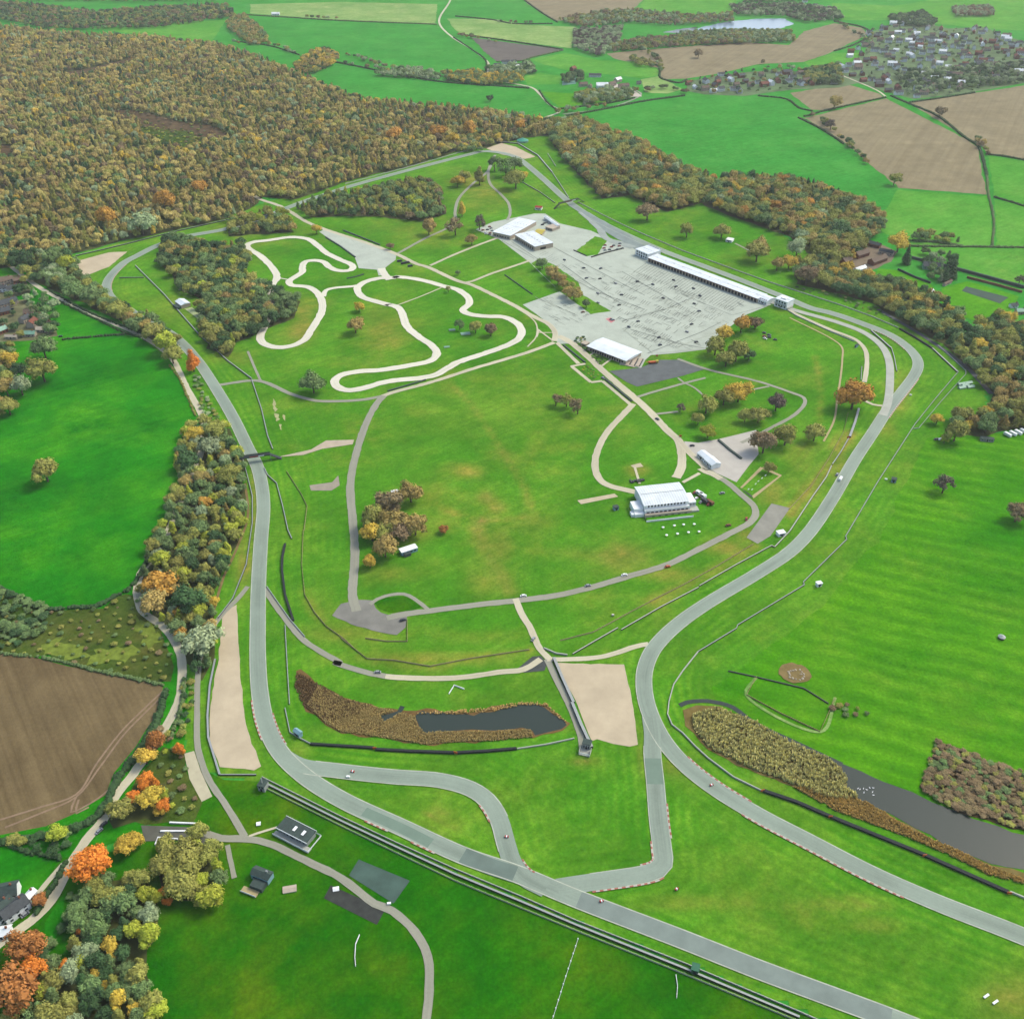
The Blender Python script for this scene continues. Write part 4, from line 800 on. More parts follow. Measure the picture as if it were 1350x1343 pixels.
# hedgerow trees along far hedges
HTREES = ['450,84 495,92 540,101 580,107 640,112', '455,72 480,80 520,92 560,100', '600,47 615,50 655,57', '655,30 700,32', '845,64 870,86 872,100', '1000,85 1060,95', '1070,150 1110,185 1150,222', '1288,186 1300,204', '310,58 360,62 390,72', '400,24 450,27', '640,98 690,94', '735,150 800,140', '840,122 880,118 905,124', '1105,30 1150,60']
for s in HTREES:
    pts = catmull(G('- '+s), 12)
    for p in pts:
        if trng.random() < .7: add_tree(p.x+trng.gauss(0, 3), p.y+trng.gauss(0, 3), trng.uniform(3.5, 6.5), trng.choice('LGDKBT'), 'round', 'far')
fill(G('- 1150,40 1205,25 1250,40 1295,38 1350,58 1500,58 1500,108 1350,109 1283,122 1205,131 1170,122 1145,107 1140,70'), 'far', 24, (('D', .25), ('G', .35), ('K', .2), ('B', .1), ('L', .1)), (2.6, 4.8))
fill(G('- 905,108 950,98 1020,90 1060,95 1110,98 1105,110 1040,118 980,126 930,124 908,120'), 'far', 19, (('D', .35), ('G', .3), ('L', .2), ('T', .15)), (3, 5.4))
fill(G('U -100,200 0,200 110,190 190,270 160,330 260,400 340,540 200,560 -100,560'), 'hamlet', 21, (('G', .5), ('D', .3), ('L', .2)), (3.2, 5.5))

# the 300 trees that show largest become things, the rest of each far wood reads as one mass
for t in TREES:
    t['px'], t['py'], sc = proj(t['x'], t['y'], t['R']); t['w'] = 2*t['R']*sc
    t['seen'] = -t['w'] < t['px'] < 1350+t['w'] and -t['w'] < t['py'] < 1343+t['w']*1.2
TREES.sort(key=lambda t: -(t['w']+(1000 if t['label'] else 0)) if t['seen'] else 0)
TREES = [t for t in TREES]
single = [t for t in TREES if t['seen']][:300]; sid = {id(t) for t in single}; rest = [t for t in TREES if id(t) not in sid]
CLN = {'western forest': 'western forest edge', 'eastern wood': 'pit straight wood', 'right hand wood': 'right bend wood', 'caravan copse': 'caravan copse', 'trackside belt': 'belt left of the track',
       'wood inside the left bend': 'left bend wood', 'copse beside the top straight': 'top straight copse', 'trees by the forest gate': 'forest gate trees', 'trees along the upper public road': 'upper roadside trees',
       'lower left wood': 'lower left wood', 'car park copse': 'car park copse', 'trees by the lower public road': 'lower roadside trees', 'far': 'distant hedgerows', 'hamlet': 'hamlet gardens'}
ORD = ['leftmost', 'second from left', 'third from left', 'fourth from left', 'fifth from left', 'sixth from left', 'seventh from left', 'eighth from left']
bycl = {}
for t in single:
    if not t['label']: bycl.setdefault(t['clump'], []).append(t)
for cl, ts in bycl.items():
    ts.sort(key=lambda t: t['py']); n = len(ts); nb = 1 if n < 6 else (3 if n < 24 else 5); bins = {}
    names = {1: ['whole'], 3: ['far part', 'middle', 'near part'], 5: ['far end', 'upper part', 'middle', 'lower part', 'near end']}[nb]
    for i, t in enumerate(ts): bins.setdefault((min(nb-1, i*nb//n), t['key'], t['kind'] in ('tall', 'cone')), []).append(t)
    for (b, key, tall), q in bins.items():
        q.sort(key=lambda t: t['px']); kd = ('slim ' if tall else '')+{'pale grey green': 'pale green', 'purple grey bare': 'purple bare', 'bright orange': 'orange', 'amber brown': 'amber', 'brownish bare': 'brownish'}.get(PAL[key][0], PAL[key][0]); where = CLN[cl] if nb == 1 else names[b]+' of the '+CLN[cl]
        for i, t in enumerate(q):
            if len(q) == 1: t['label'] = f'{kd} tree packed in the {where}'
            elif len(q) <= 6: t['label'] = f'{ORD[i] if i < len(q)-1 else "rightmost"} {kd} tree in the {where}'
            else: t['label'] = f'{kd} tree crowded among others in the {where}'; t['grp'] = f'{kd} trees crowded in the {where}'
            
            if len(t['label'].split()) > 16: t['label'] = t['label'].replace('second from left', 'second').replace('third from left', 'third').replace('fourth from left', 'fourth')
            t.setdefault('grp', f'trees in the {CLN[cl]}')
TRK = []
for i, t in enumerate(single):
    root = empty('tree', (t['x'], t['y'], .3), 0, t['label'], 'tree', t.get('grp', 'single trees about the circuit'))
    c = bpy.data.objects.new('crown', CROWNS[t['v']]); COL.objects.link(c); c.parent = root; u_ = trng.uniform(.86, 1.16); c.scale = (t['R']*u_, t['R']/u_, t['R']*t['zs']); c.rotation_euler = (0, 0, t['rz'])
    c.location = (0, 0, t['R']*(.18 if t['kind'] != 'cone' else .02))
    j = trng.uniform(.86, 1.14); base = PAL[t['key']][1]; c['col'] = [base[0]*LIFT*j, base[1]*LIFT*j*trng.uniform(.95, 1.05), base[2]*LIFT*j]
    k = bpy.data.objects.new('trunk', TRUNKS[i % 3]); COL.objects.link(k); k.parent = root; k.scale = (t['R'],)*3; k.rotation_euler = (0, 0, t['rz'])
    t['obj'] = c
SRC = {}
for t in single: SRC.setdefault(t['v'], t['obj'])
def gn_wood(name, ts, label, cat):
    me = bpy.data.meshes.new(name); me.from_pydata([(t['x'], t['y'], .35+t['R']*.12) for t in ts], [], [])
    A = me.attributes
    a = A.new('scl', 'FLOAT_VECTOR', 'POINT'); a.data.foreach_set('vector', np.array([(t['R']/SRC_S(t)[0], t['R']/SRC_S(t)[0], t['R']*t['zs']/SRC_S(t)[0]) for t in ts], dtype=np.float32).ravel())
    a = A.new('rz', 'FLOAT', 'POINT'); a.data.foreach_set('value', np.array([t['rz'] for t in ts], dtype=np.float32))
    a = A.new('var', 'INT', 'POINT'); a.data.foreach_set('value', np.array([t['v'] for t in ts], dtype=np.int32))
    cs = []
    for t in ts:
        b = PAL[t['key']][1]; j = (trng.uniform(.8, 1.22)+.14*math.sin(t['x']*.021+1.3)*math.cos(t['y']*.017))*LIFT; cs.append((b[0]*j, b[1]*j*trng.uniform(.94, 1.06), b[2]*j, 1))
    a = A.new('col', 'FLOAT_COLOR', 'POINT'); a.data.foreach_set('color', np.array(cs, dtype=np.float32).ravel())
    o = bpy.data.objects.new(name, me); COL.objects.link(o); tag(o, label, cat, None, 'stuff')
    ng = bpy.data.node_groups.new(name, 'GeometryNodeTree'); ng.interface.new_socket('Geometry', in_out='INPUT', socket_type='NodeSocketGeometry'); ng.interface.new_socket('Geometry', in_out='OUTPUT', socket_type='NodeSocketGeometry')
    N = ng.nodes; L = ng.links; gi = N.new('NodeGroupInput'); go = N.new('NodeGroupOutput'); jn = N.new('GeometryNodeJoinGeometry')
    def na(nm, ty):
        x = N.new('GeometryNodeInputNamedAttribute'); x.data_type = ty; x.inputs[0].default_value = nm; return x.outputs['Attribute']
    sc, rz, va = na('scl', 'FLOAT_VECTOR'), na('rz', 'FLOAT'), na('var', 'INT')
    cx = N.new('ShaderNodeCombineXYZ'); L.new(rz, cx.inputs[2])
    for v in sorted({t['v'] for t in ts}):
        ob = N.new('GeometryNodeObjectInfo'); ob.inputs['Object'].default_value = SRC[v]; ob.inputs['As Instance'].default_value = True; ob.transform_space = 'ORIGINAL'
        cm = N.new('FunctionNodeCompare'); cm.data_type = 'INT'; cm.operation = 'EQUAL'; L.new(va, cm.inputs[2]); cm.inputs[3].default_value = v
        ip = N.new('GeometryNodeInstanceOnPoints'); L.new(gi.outputs[0], ip.inputs['Points']); L.new(cm.outputs[0], ip.inputs['Selection']); L.new(ob.outputs['Geometry'], ip.inputs['Instance']); L.new(cx.outputs[0], ip.inputs['Rotation']); L.new(sc, ip.inputs['Scale'])
        L.new(ip.outputs[0], jn.inputs[0])
    L.new(jn.outputs[0], go.inputs[0]); md = o.modifiers.new('scatter', 'NODES'); md.node_group = ng
    return o
def SRC_S(t): return (1.0,)
for v in range(len(CROWNS)):
    if v not in SRC: SRC[v] = next(iter(SRC.values()))
for cl in sorted({t['clump'] for t in rest}):
    ts = [t for t in rest if t['clump'] == cl]
    gn_wood('woodland', ts, f'mass of further trees filling the {CLN.get(cl, cl)}', 'woodland')
# ================================================================ buildings
GZ = .33                                    # level the things stand on
def frame(s, z):
    """front left, front right, back left roof corners as surveyed at height z -> origin, length, depth, heading"""
    a, b, c = (P(x, y, z) for x, y in Z(s)[:3]); d = b-a; L = d.length; rz = math.atan2(d.y, d.x); n = Vector((-math.sin(rz), math.cos(rz), 0)); D = (c-a).dot(n)
    return Vector((a.x, a.y, GZ)), L, D, rz
def windows(root, n, x0, x1, z0, z1, y=-.06, frac=.6, name='window', mat=None, rot=None, depth=.12):
    m = MB(); wd = (x1-x0)/n*frac; m.box(-wd/2, wd/2, -depth/2, depth/2, 0, z1-z0); first = None; out = []
    for i in range(n):
        x = x0+(x1-x0)*(i+.5)/n
        if first is None: first = o = m.build(name, mat or GLASS, root)
        else: o = first.copy(); COL.objects.link(o)
        o.location = (x, y, z0); out.append(o)
    return out
def shed(name, label, cat, s, z, wall=WHITE, roof=ROOFW, kind='flat', win=(0, 1, 2), rise=1.5, door=True, group=None, ov=.3, wmat=None, wname='window'):
    o, L, D, rz = frame(s, z); r = empty(name, o, rz, label, cat, group)
    m = MB(); m.box(0, L, 0, D, -.3, z-.25); m.build('wall', wall, r)
    m = MB()
    if kind == 'flat': m.box(-ov, L+ov, -ov, D+ov, z-.25, z+.12)
    elif kind == 'gable': m.gable(0, L, 0, D, z-.25, z+rise, ov)
    elif kind == 'barrel':
        k = 8; vs = []; 
        for i in range(k+1):
            t = i/k; y = -ov+(D+2*ov)*t; h = z-.25+rise*math.sin(math.pi*t)**.8
            vs += [(-ov, y, h), (L+ov, y, h)]
        m.add(vs, [(2*i, 2*i+1, 2*i+3, 2*i+2) for i in range(k)]+[tuple(2*i for i in range(k, -1, -1)), tuple(2*i+1 for i in range(k+1)), (0, 2*k, 2*k+1, 1)])
    m.build('roof', roof, r)
    if roof is ROOFW and L > 8 and kind == 'flat':
        m = MB(); ns = max(2, int(L/4))
        for i in range(1, ns): m.box(L*i/ns-.07, L*i/ns+.07, 0, D, z+.122, z+.2)
        m.box(.2, L-.2, D*.5-.1, D*.5+.1, z+.2, z+.28); m.build('roof_seam', STEEL, r)
    n, z0, z1 = win
    if n: windows(r, n, L*.06, L*.94, z0, z1, -.05, .55, wname, wmat)
    if door:
        m = MB(); m.box(-.55, .55, -.05, .05, 0, 2.1); d = m.build('door', DARK, r); d.location = (L*.5, -.09, -.0)
    return r, L, D
def part(r, name, mat, *boxes):
    m = MB()
    for b in boxes: m.box(*b)
    return m.build(name, mat, r)
# pit garages
r, L, D = shed('pit_building', 'long white roofed row of pit garages beside the pit straight', 'pit garages', '- 854.4,339.8 998.7,393.8 862.8,334', 5.2, CREAM, ROOFW, 'flat', (0, 0, 0), 0, False, None, .8)
windows(r, 36, .5, L-.5, 0, 3.6, -.05, .66, 'garage_door', DARK); windows(r, 12, .5, L-.5, 5.34, 5.42, D*.5, .12, 'roof_vent', STEEL, depth=1.5)
part(r, 'fascia', RUST, (-.2, L+.2, -1.1, -.8, 4.1, 4.9))
r, L, D = shed('hospitality_block', 'white two storey block at the far end of the pit garages', 'building', '- 838,328.5 854.5,335.5 846,320', 7.5, WHITE, ROOFW, 'flat', (5, 1, 3.2)); windows(r, 5, 1, L-1, 4.4, 6.4)
part(r, 'parapet', WHITE, (-.3, L+.3, D+.05, D+.3, 7.62, 8.4)); part(r, 'end_sign', BLACKP, (-.12, -.02, 2, D-2, 2, 5))
r, L, D = shed('glazed_cabin', 'low white cabin with glass roof between the pit garages and the control tower', 'cabin', '- 1000,394 1011,398 1006,387', 4.5, WHITE, ROOFW, 'gable', (4, 1, 2.6)); windows(r, 4, .6, L-.6, 4.9, 5.0, 1.5, .6, 'roof_light', GLASS, depth=2)
r, L, D = shed('control_tower', 'square white race control tower at the end of the pit garages', 'tower', '- 1022,393.5 1038,399 1028.5,388', 9, WHITE, ROOFW, 'flat', (4, 5.6, 7.8)); windows(r, 4, .8, L-.8, 1.4, 3.2)
part(r, 'balcony', STEEL, (-.4, L+.4, -1.6, -.02, 4.4, 4.6), (-.4, L+.4, -1.6, -1.5, 4.6, 5.4)); part(r, 'roof_box', WHITE, (L*.3, L*.7, D*.3, D*.75, 9.14, 10.2)); part(r, 'stair', CONC, (L+.1, L+1.6, 0, D*.8, -.2, 2.2))
# cluster of white paddock halls
r, L, D = shed('exhibition_hall', 'broad white flat roofed hall at the top corner of the paddock', 'hall', 'K 266,408 392,436 500,318', 5.5, CREAM, ROOFW, 'flat', (6, .8, 2.6)); windows(r, 5, 2, L-2, 5.64, 5.9, D*.3, .12, 'roof_vent', STEEL, depth=1.4); windows(r, 5, 4, L-1, 5.64, 5.9, D*.7, .12, 'roof_vent', STEEL, depth=1.4)
r, L, D = shed('workshop_hall', 'long white workshop hall projecting into the paddock with a dark open side', 'hall', 'K 425,428 565,512 510,378', 6, CREAM, ROOFW, 'flat', (9, .2, 3.4), 0, False, None, .6, DARK, 'bay_opening'); windows(r, 7, 2, L-2, 6.14, 6.4, D*.55, .12, 'roof_vent', STEEL, depth=1.4); part(r, 'end_opening', DARK, (L-.02, L+.08, D*.3, D*.6, 0, 3))
r, L, D = shed('narrow_hall', 'narrow pale building along the top edge of the paddock', 'building', 'K 628,300 722,366 640,290', 4, WHITE, ROOFW, 'gable', (8, .9, 2.4), 1.0)
r, L, D = shed('yellow_marquee', 'small yellow topped marquee between the white paddock halls', 'marquee', 'K 560,418 612,424 610,388', 3.5, CREAM, YELL, 'gable', (0, 0, 0), 1.6, False); part(r, 'awning_post', STEEL, (-.3, -.15, -.3, -.15, 0, 3.2), (L+.15, L+.3, -.3, -.15, 0, 3.2))
r, L, D = shed('inner_shed', 'cream shed right of the yellow marquee in the paddock', 'shed', 'K 640,372 690,388 655,340', 3.4, CREAM, CREAM, 'flat', (3, .8, 2.2))
r, L, D = shed('scoreboard_stall', 'tiny red and white canopy stall on the grass above the paddock', 'stall', 'V 838,668 884,672 846,656', 3.4, WHITE, REDP, 'gable', (2, 1, 2.2), 1.4)
# hospitality suite with its tiers
r, L, D = shed('pavilion', 'large white pavilion with stepped viewing terraces in the infield', 'pavilion', 'N 160,572 474,538 108,440', 8.6, WHITE, ROOFW, 'barrel', (12, 6.0, 8.1), 1.6, False, None, .7)
m = MB()
for i in range(18):
    x = L*(i+.5)/18
    for k in range(8):
        a, b = k/8, (k+1)/8; ya, yb = -.7+(D+1.4)*a, -.7+(D+1.4)*b; za, zb = (8.35+1.6*math.sin(math.pi*v)**.8+.04 for v in (a, b)); m.add([(x-.09, ya, za), (x+.09, ya, za), (x+.09, yb, zb), (x-.09, yb, zb)], [(0, 1, 2, 3)])
m.build('roof_seam', STEEL, r)
part(r, 'upper_terrace', WHITE, (-.2, L+.2, -3.2, -.12, -.2, 4.9), (-.2, L+.2, -3.35, -3.2, 4.2, 5.9)); part(r, 'lower_terrace', CREAM, (-.6, L+.6, -6.4, -3.4, -.2, 2.9), (-.6, L+.6, -6.55, -6.4, 2.2, 3.7))
windows(r, 10, .5, L-.5, 2.95, 4.0, -3.4, .62, 'terrace_opening', DARK); windows(r, 6, 3, L-1.5, .9, 2.1, -6.6, .4, 'terrace_opening', DARK)
m = MB(); m.add([(-.4, -6.7, 1.5), (L+.4, -6.7, 1.5), (L+.4, -10, .7), (-.4, -10, .7), (-.4, -6.7, -.2), (L+.4, -6.7, -.2), (L+.4, -10, -.2), (-.4, -10, -.2)], [(0, 3, 2, 1), (2, 3, 7, 6), (1, 2, 6, 5), (0, 4, 7, 3)]); m.build('grass_bank', GL, r)
part(r, 'front_wall', WHITE, (-1, L+1, -10.5, -10.1, -.2, 1.3)); part(r, 'ridge_rail', STEEL, (.5, L-.5, D*.5-.1, D*.5+.1, 9.98, 10.2))
part(r, 'left_wing', WHITE, (-8, -.3, 1, 12, -.2, 5)); part(r, 'left_step', WHITE, (-10.5, -8.1, -2, 3, -.2, 2.2), (-8, -.35, -3, .9, -.2, 2.6)); part(r, 'right_wing', WHITE, (L+.3, L+7, 2, 15, -.2, 5.2)); part(r, 'right_step', CONC, (L+.3, L+8, -4, 1.9, -.2, 1.2))
part(r, 'front_door', DARK, (L*.5-1.5, L*.5+1.5, D+.02, D+.12, 0, 2.6)); windows(r, 5, L+.6, L+6.8, 2.2, 4, 1.95, .6)
# cafe block
r, L, D = shed('cafe_building', 'long white roofed cafe with a dark veranda by the avenue', 'cafe', 'M 300,176 640,306 404,92', 4.8, CREAM, ROOFW, 'gable', (14, .3, 3.0), 1.0, False, None, .8, DARK, 'veranda_shade_panel')
part(r, 'veranda', DARK, (0, L*.78, -1.6, -.15, 3.6, 4.2)); part(r, 'gable_sign', WHITE, (L+.1, L+.3, D*.2, D*.8, 3, 4.4))  # near-black veranda band and panels paint the shade of the open front
r = empty('dining_terrace', P(834, 477, GZ), math.atan2(-.35, 1), 'stepped cream dining terrace with dark strips beside the cafe', 'terrace')
for i in range(4): part(r, 'table_row', CREAM, (-10+i*5, -6.8+i*5, -9, 9, .1, .9)); part(r, 'screen', BLACKP, (-6.5+i*5, -5.8+i*5, -8, 8, .1, 1.1))
part(r, 'terrace_base', CONC, (-11, 11, -10, 10, -.3, .1))
shed('wood_shelter', 'small cream shelter in the planting at the left end of the cafe', 'shelter', 'M 240,150 285,165 255,125', 3, CREAM, CREAM, 'flat', (2, .8, 2)); part(empty('bench', P(828, 482, GZ), -.5, 'white slab bench below the cafe terrace', 'bench'), 'seat', CREAM, (-7, 7, -1.2, 1.2, .3, .6))
r, L, D = shed('yard_office', 'white gabled office in the pale yard near the pavilion, upper one', 'office', 'N 533,198 585,238 566,166', 3.8, WHITE, ROOFW, 'gable', (4, .9, 2.4), 1.3)
r, L, D = shed('yard_office', 'white gabled office in the pale yard near the pavilion, lower one', 'office', 'N 580,238 636,288 624,204', 4.2, WHITE, ROOFW, 'gable', (5, .9, 2.6), 1.5)
# south side huts
r, L, D = shed('viewing_stand', 'dark roofed viewing stand with white rails below the left bend', 'stand', 'G 1092,590 1205,648 1118,545', 4.0, STEEL, ROOFD, 'flat', (8, 1.2, 3.0), 0, True, None, .5)
part(r, 'roof_light', WHITE, (L*.42, L*.5, D*.3, D*.7, 4.2, 4.4), (L*.72, L*.8, D*.3, D*.7, 4.2, 4.4)); part(r, 'deck', CONC, (-1.5, L+3, -3, -.1, -.2, .6)); part(r, 'rail', WHITE, (-1.5, L+3, -3.1, -3, .6, 1.7), (L+2.9, L+3, -3, D+1, .6, 1.7), (-1, L+3, D+1, D+1.1, .6, 1.7)); part(r, 'roof_edge', WHITE, (-.7, L+.7, -.75, -.55, 3.7, 4.25), (-.7, L+.7, D+.55, D+.75, 3.7, 4.25))
windows(r, 7, L*.1, L*.9, 4.16, 4.22, D*.5, .1, 'roof_seam', BLACKP, depth=D*.9)
r, L, D = shed('marshals_hut', 'dark roofed hut with a timber deck in the lower meadow', 'hut', 'G 985,772 1052,798 1004,738', 4.2, BLUEP, ROOFD, 'gable', (3, 1.2, 2.6), 1.4)
part(r, 'lean_to', ROOFD, (L*.25, L*.95, -5, -.1, -.2, 2.6)); part(r, 'deck', DECK, (-1, L*.8, -8.5, -5.1, -.25, .35)); part(r, 'rail', WHITE, (-1, L*.8, -8.6, -8.5, .35, 1.3)); part(r, 'chimney', STEEL, (L*.7, L*.8, D*.6, D*.75, 4, 6))
shed('trackside_hut', 'pale blue hut at the corner of the fence inside the left bend', 'hut', 'R 196,985 235,1012 218,962', 3.6, BLUEP, BLUEP, 'gable', (2, 1, 2.2), 1.0)
r, L, D = shed('timing_post', 'steel framed post at the end of the fence below the left bend', 'post', 'G 1012,425 1038,432 1016,395', 4.5, STEEL, ROOFD, 'flat', (2, 2.4, 3.8)); part(r, 'mast', STEEL, (L*.4, L*.5, D*.4, D*.5, 4.5, 9))
shed('marshal_post', 'green marshal box beside the guard rail at the bottom', 'marshal post', 'I 35,1148 62,1156 42,1122', 3.4, GREENP, GREENP, 'flat', (2, 1.5, 2.6))
r, L, D = shed('camera_platform', 'grey steel platform at the lower end of the tall black tyre wall', 'platform', 'S 795,1075 850,1088 800,1040', 4.6, STEEL, ROOFD, 'flat', (3, 1.4, 3.4)); part(r, 'frame', CONC, (-1, L+1, -5, -.2, 0, .5), (-1, -.8, -5, -.2, .5, 3), (L+.8, L+1, -5, -.2, .5, 3)); part(r, 'front_rail', WHITE, (-1, L+1, -5.1, -5, 1.4, 2.2))
for s, lb in (('p 562,1262 590,1268 572,1250', 'small dark marshal box on a spur of the right fence'), ('F 532,956 550,952 536,944', 'tiny pale marshal box where the right fence bends'), ('N 1112,775 1160,765 1118,748', 'white marshal cabin between the grey pad and the track'), ('p 345,470 352,473 347,458', 'tiny marshal post beside the inner marshal road'), ('E 1075,656 1092,652 1078,645', 'tiny blue cabin on the grass left of the pavilion'), ('L 735,462 778,470 742,446', 'small white cabin with black front below the eastern wood')):
    shed('marshal_cabin', lb, 'cabin', s, 2.8, WHITE if 'pale' in lb or 'white' in lb else BLUEP, WHITE if 'white' in lb or 'pale' in lb else ROOFD, 'flat', (2, 1, 2.1))
r, L, D = shed('site_cabin', 'blue and white cabin on the grass below the infield copse', 'cabin', 'E 238,832 300,812 242,812', 3.2, BLUEP, WHITE, 'flat', (4, 1, 2.2)); part(r, 'side_box', ROOFD, (L*.1, L*.5, -2.5, -.1, -.2, 2.2))
shed('pump_house', 'tiny white roofed hut behind the infield copse', 'hut', 'E 200,600 225,596 204,585', 3, BLUEP, WHITE, 'gable', (1, 1, 2), .8)
r, L, D = shed('forest_cabin', 'white roofed cabin at the edge of the wood inside the left bend', 'cabin', 'A 688,1185 712,1202 695,1155', 4, CREAM, ROOFW, 'gable', (3, 1, 2.4), 1.5); part(r, 'lean_to', ROOFD, (L*.3, L, -5, -.1, -.2, 2.5))
r, L, D = shed('lodge_house', 'white house with brown roof in trees at the top bend', 'house', 'V 296,222 352,232 312,196', 5.5, WHITE, ROOFB, 'gable', (4, 1, 2.4), 2.6); windows(r, 4, 1, L-1, 3.4, 4.8); part(r, 'chimney', BRICK, (L*.7, L*.76, D*.45, D*.55, 6.5, 9))
shed('lodge_garage', 'grey garage beside the white house at the top bend', 'garage', 'V 225,240 265,248 235,226', 3.2, CONC, ROOFG, 'gable', (1, .1, 2.2), 1.2)
r = empty('teal_tent', P(689, 187, GZ), .2, 'teal domed tent in the trees above the top gravel trap', 'tent'); m = MB(); m.cyl((0,0,0), (0,0,2.6), 9.5, 9.5, 12); m.build('wall', PALEG, r); m = MB(); m.cyl((0,0,2.62), (0,0,6.2), 10, .6, 12); m.build('roof', TEAL, r)
# greenhouse, stacks and caravans on the right
r, L, D = shed('greenhouse', 'long white polytunnel in the walled garden at the right', 'greenhouse', 'p 1128,352 1242,306 1122,336', 3.0, WHITE, WHITE, 'barrel', (9, .6, 2.0), 2.0)
r = empty('covered_stack', P(1273, 509, GZ), .3, 'pale green sheeted stack at the tip of the right fence', 'stack')
for i, (x, y, a) in enumerate(((-6, -2, 3), (0, 1, 4), (6, 4, 5), (3, -3, 2.5), (-2, 4, 3.2))): m = MB(); m.gable(x-3.6, x+3.6, y-2, y+2, 1.0, 2.2, .2); m.box(x-3.4, x+3.4, y-1.8, y+1.8, -.2, 1.0); m.build('sheet', PALEG, r)
def caravan(px, py, rz, label, Lc=7.0):
    r = empty('caravan', P(px, py, GZ), rz, label, 'caravan', 'caravans below the copse on the right'); m = MB(); m.box(-Lc/2, Lc/2, -1.2, 1.2, .5, 2.5); m.box(-Lc/2+.4, Lc/2-.4, -1.1, 1.1, 2.5, 2.75); m.build('body', WHITE, r)
    w_ = part(r, 'window', GLASS, (-1.2, .8, -1.26, -1.2, 1.3, 2.0)); part(r, 'window', GLASS, (1.4, 2.6, -1.26, -1.2, 1.3, 2.0)); part(r, 'tow_bar', STEEL, (Lc/2, Lc/2+1.4, -.1, .1, .5, .65))
    for s in (-1, 1): m = MB(); m.cyl((0, s*1.1-.1, .35), (0, s*1.1+.1, .35), .35, .35, 10); m.build('wheel', TYRE, r)
for i, (a, b) in enumerate(((1328, 574.5), (1335, 573), (1342, 571.5), (1349, 570))): caravan(a, b, math.radians(118), ['leftmost of the white caravans parked in a row', 'second white caravan from the left in the row', 'third white caravan from the left in the row', 'white caravan at the right edge of the photo'][i])
shed('long_shed', 'low dark green shed left of the caravans', 'shed', 'p 1090,1022 1168,1030 1096,1010', 2.6, STEEL, ROOFD, 'flat', (5, .8, 1.8)); caravan(1346, 533, math.radians(-35), 'white lorry trailer in the trees at the right edge', 11)
# generic houses
def house(px, py, Lh, Wd, h, rz, roof, wall, label, group=None, detail=True, cat='house'):
    r = empty('house', P(px, py, GZ), rz, label, cat, group)
    m = MB(); m.box(-Lh/2, Lh/2, -Wd/2, Wd/2, -.3, h); m.add([(-Lh/2, -Wd/2, h), (-Lh/2, Wd/2, h), (-Lh/2, 0, h+Wd*.36)], [(0, 1, 2)]); m.add([(Lh/2, -Wd/2, h), (Lh/2, Wd/2, h), (Lh/2, 0, h+Wd*.36)], [(0, 2, 1)]); m.build('wall', wall, r)
    m = MB(); t = .22; o = .5; rf = Wd*.36
    for s in (-1, 1):
        y0 = s*(Wd/2+o); z0 = h-o*.72
        m.add([(-Lh/2-o, y0, z0), (Lh/2+o, y0, z0), (Lh/2+o, 0, h+rf), (-Lh/2-o, 0, h+rf), (-Lh/2-o, y0, z0+t), (Lh/2+o, y0, z0+t), (Lh/2+o, 0, h+rf+t), (-Lh/2-o, 0, h+rf+t)], [(0,1,2,3), (7,6,5,4), (0,4,5,1), (1,5,6,2), (2,6,7,3), (3,7,4,0)])
    rr = m.build('roof', roof, r)
    if detail:
        part(rr, 'chimney', BRICK, (Lh*.28, Lh*.28+.9, -.4, .4, h+rf-.4, h+rf+1.3))
        for s in (-1, 1): windows(r, max(2, int(Lh/3.2)), -Lh/2+.6, Lh/2-.6, 1.0, 2.2, s*(Wd/2+.04), .4)
        if h > 4: windows(r, max(2, int(Lh/3.2)), -Lh/2+.6, Lh/2-.6, 3.4, 4.5, -(Wd/2+.04), .4)
        part(r, 'door', REDP if 'red door' in label else DARK, (-.5, .5, -Wd/2-.1, -Wd/2-.02, 0, 2.1))
    return r
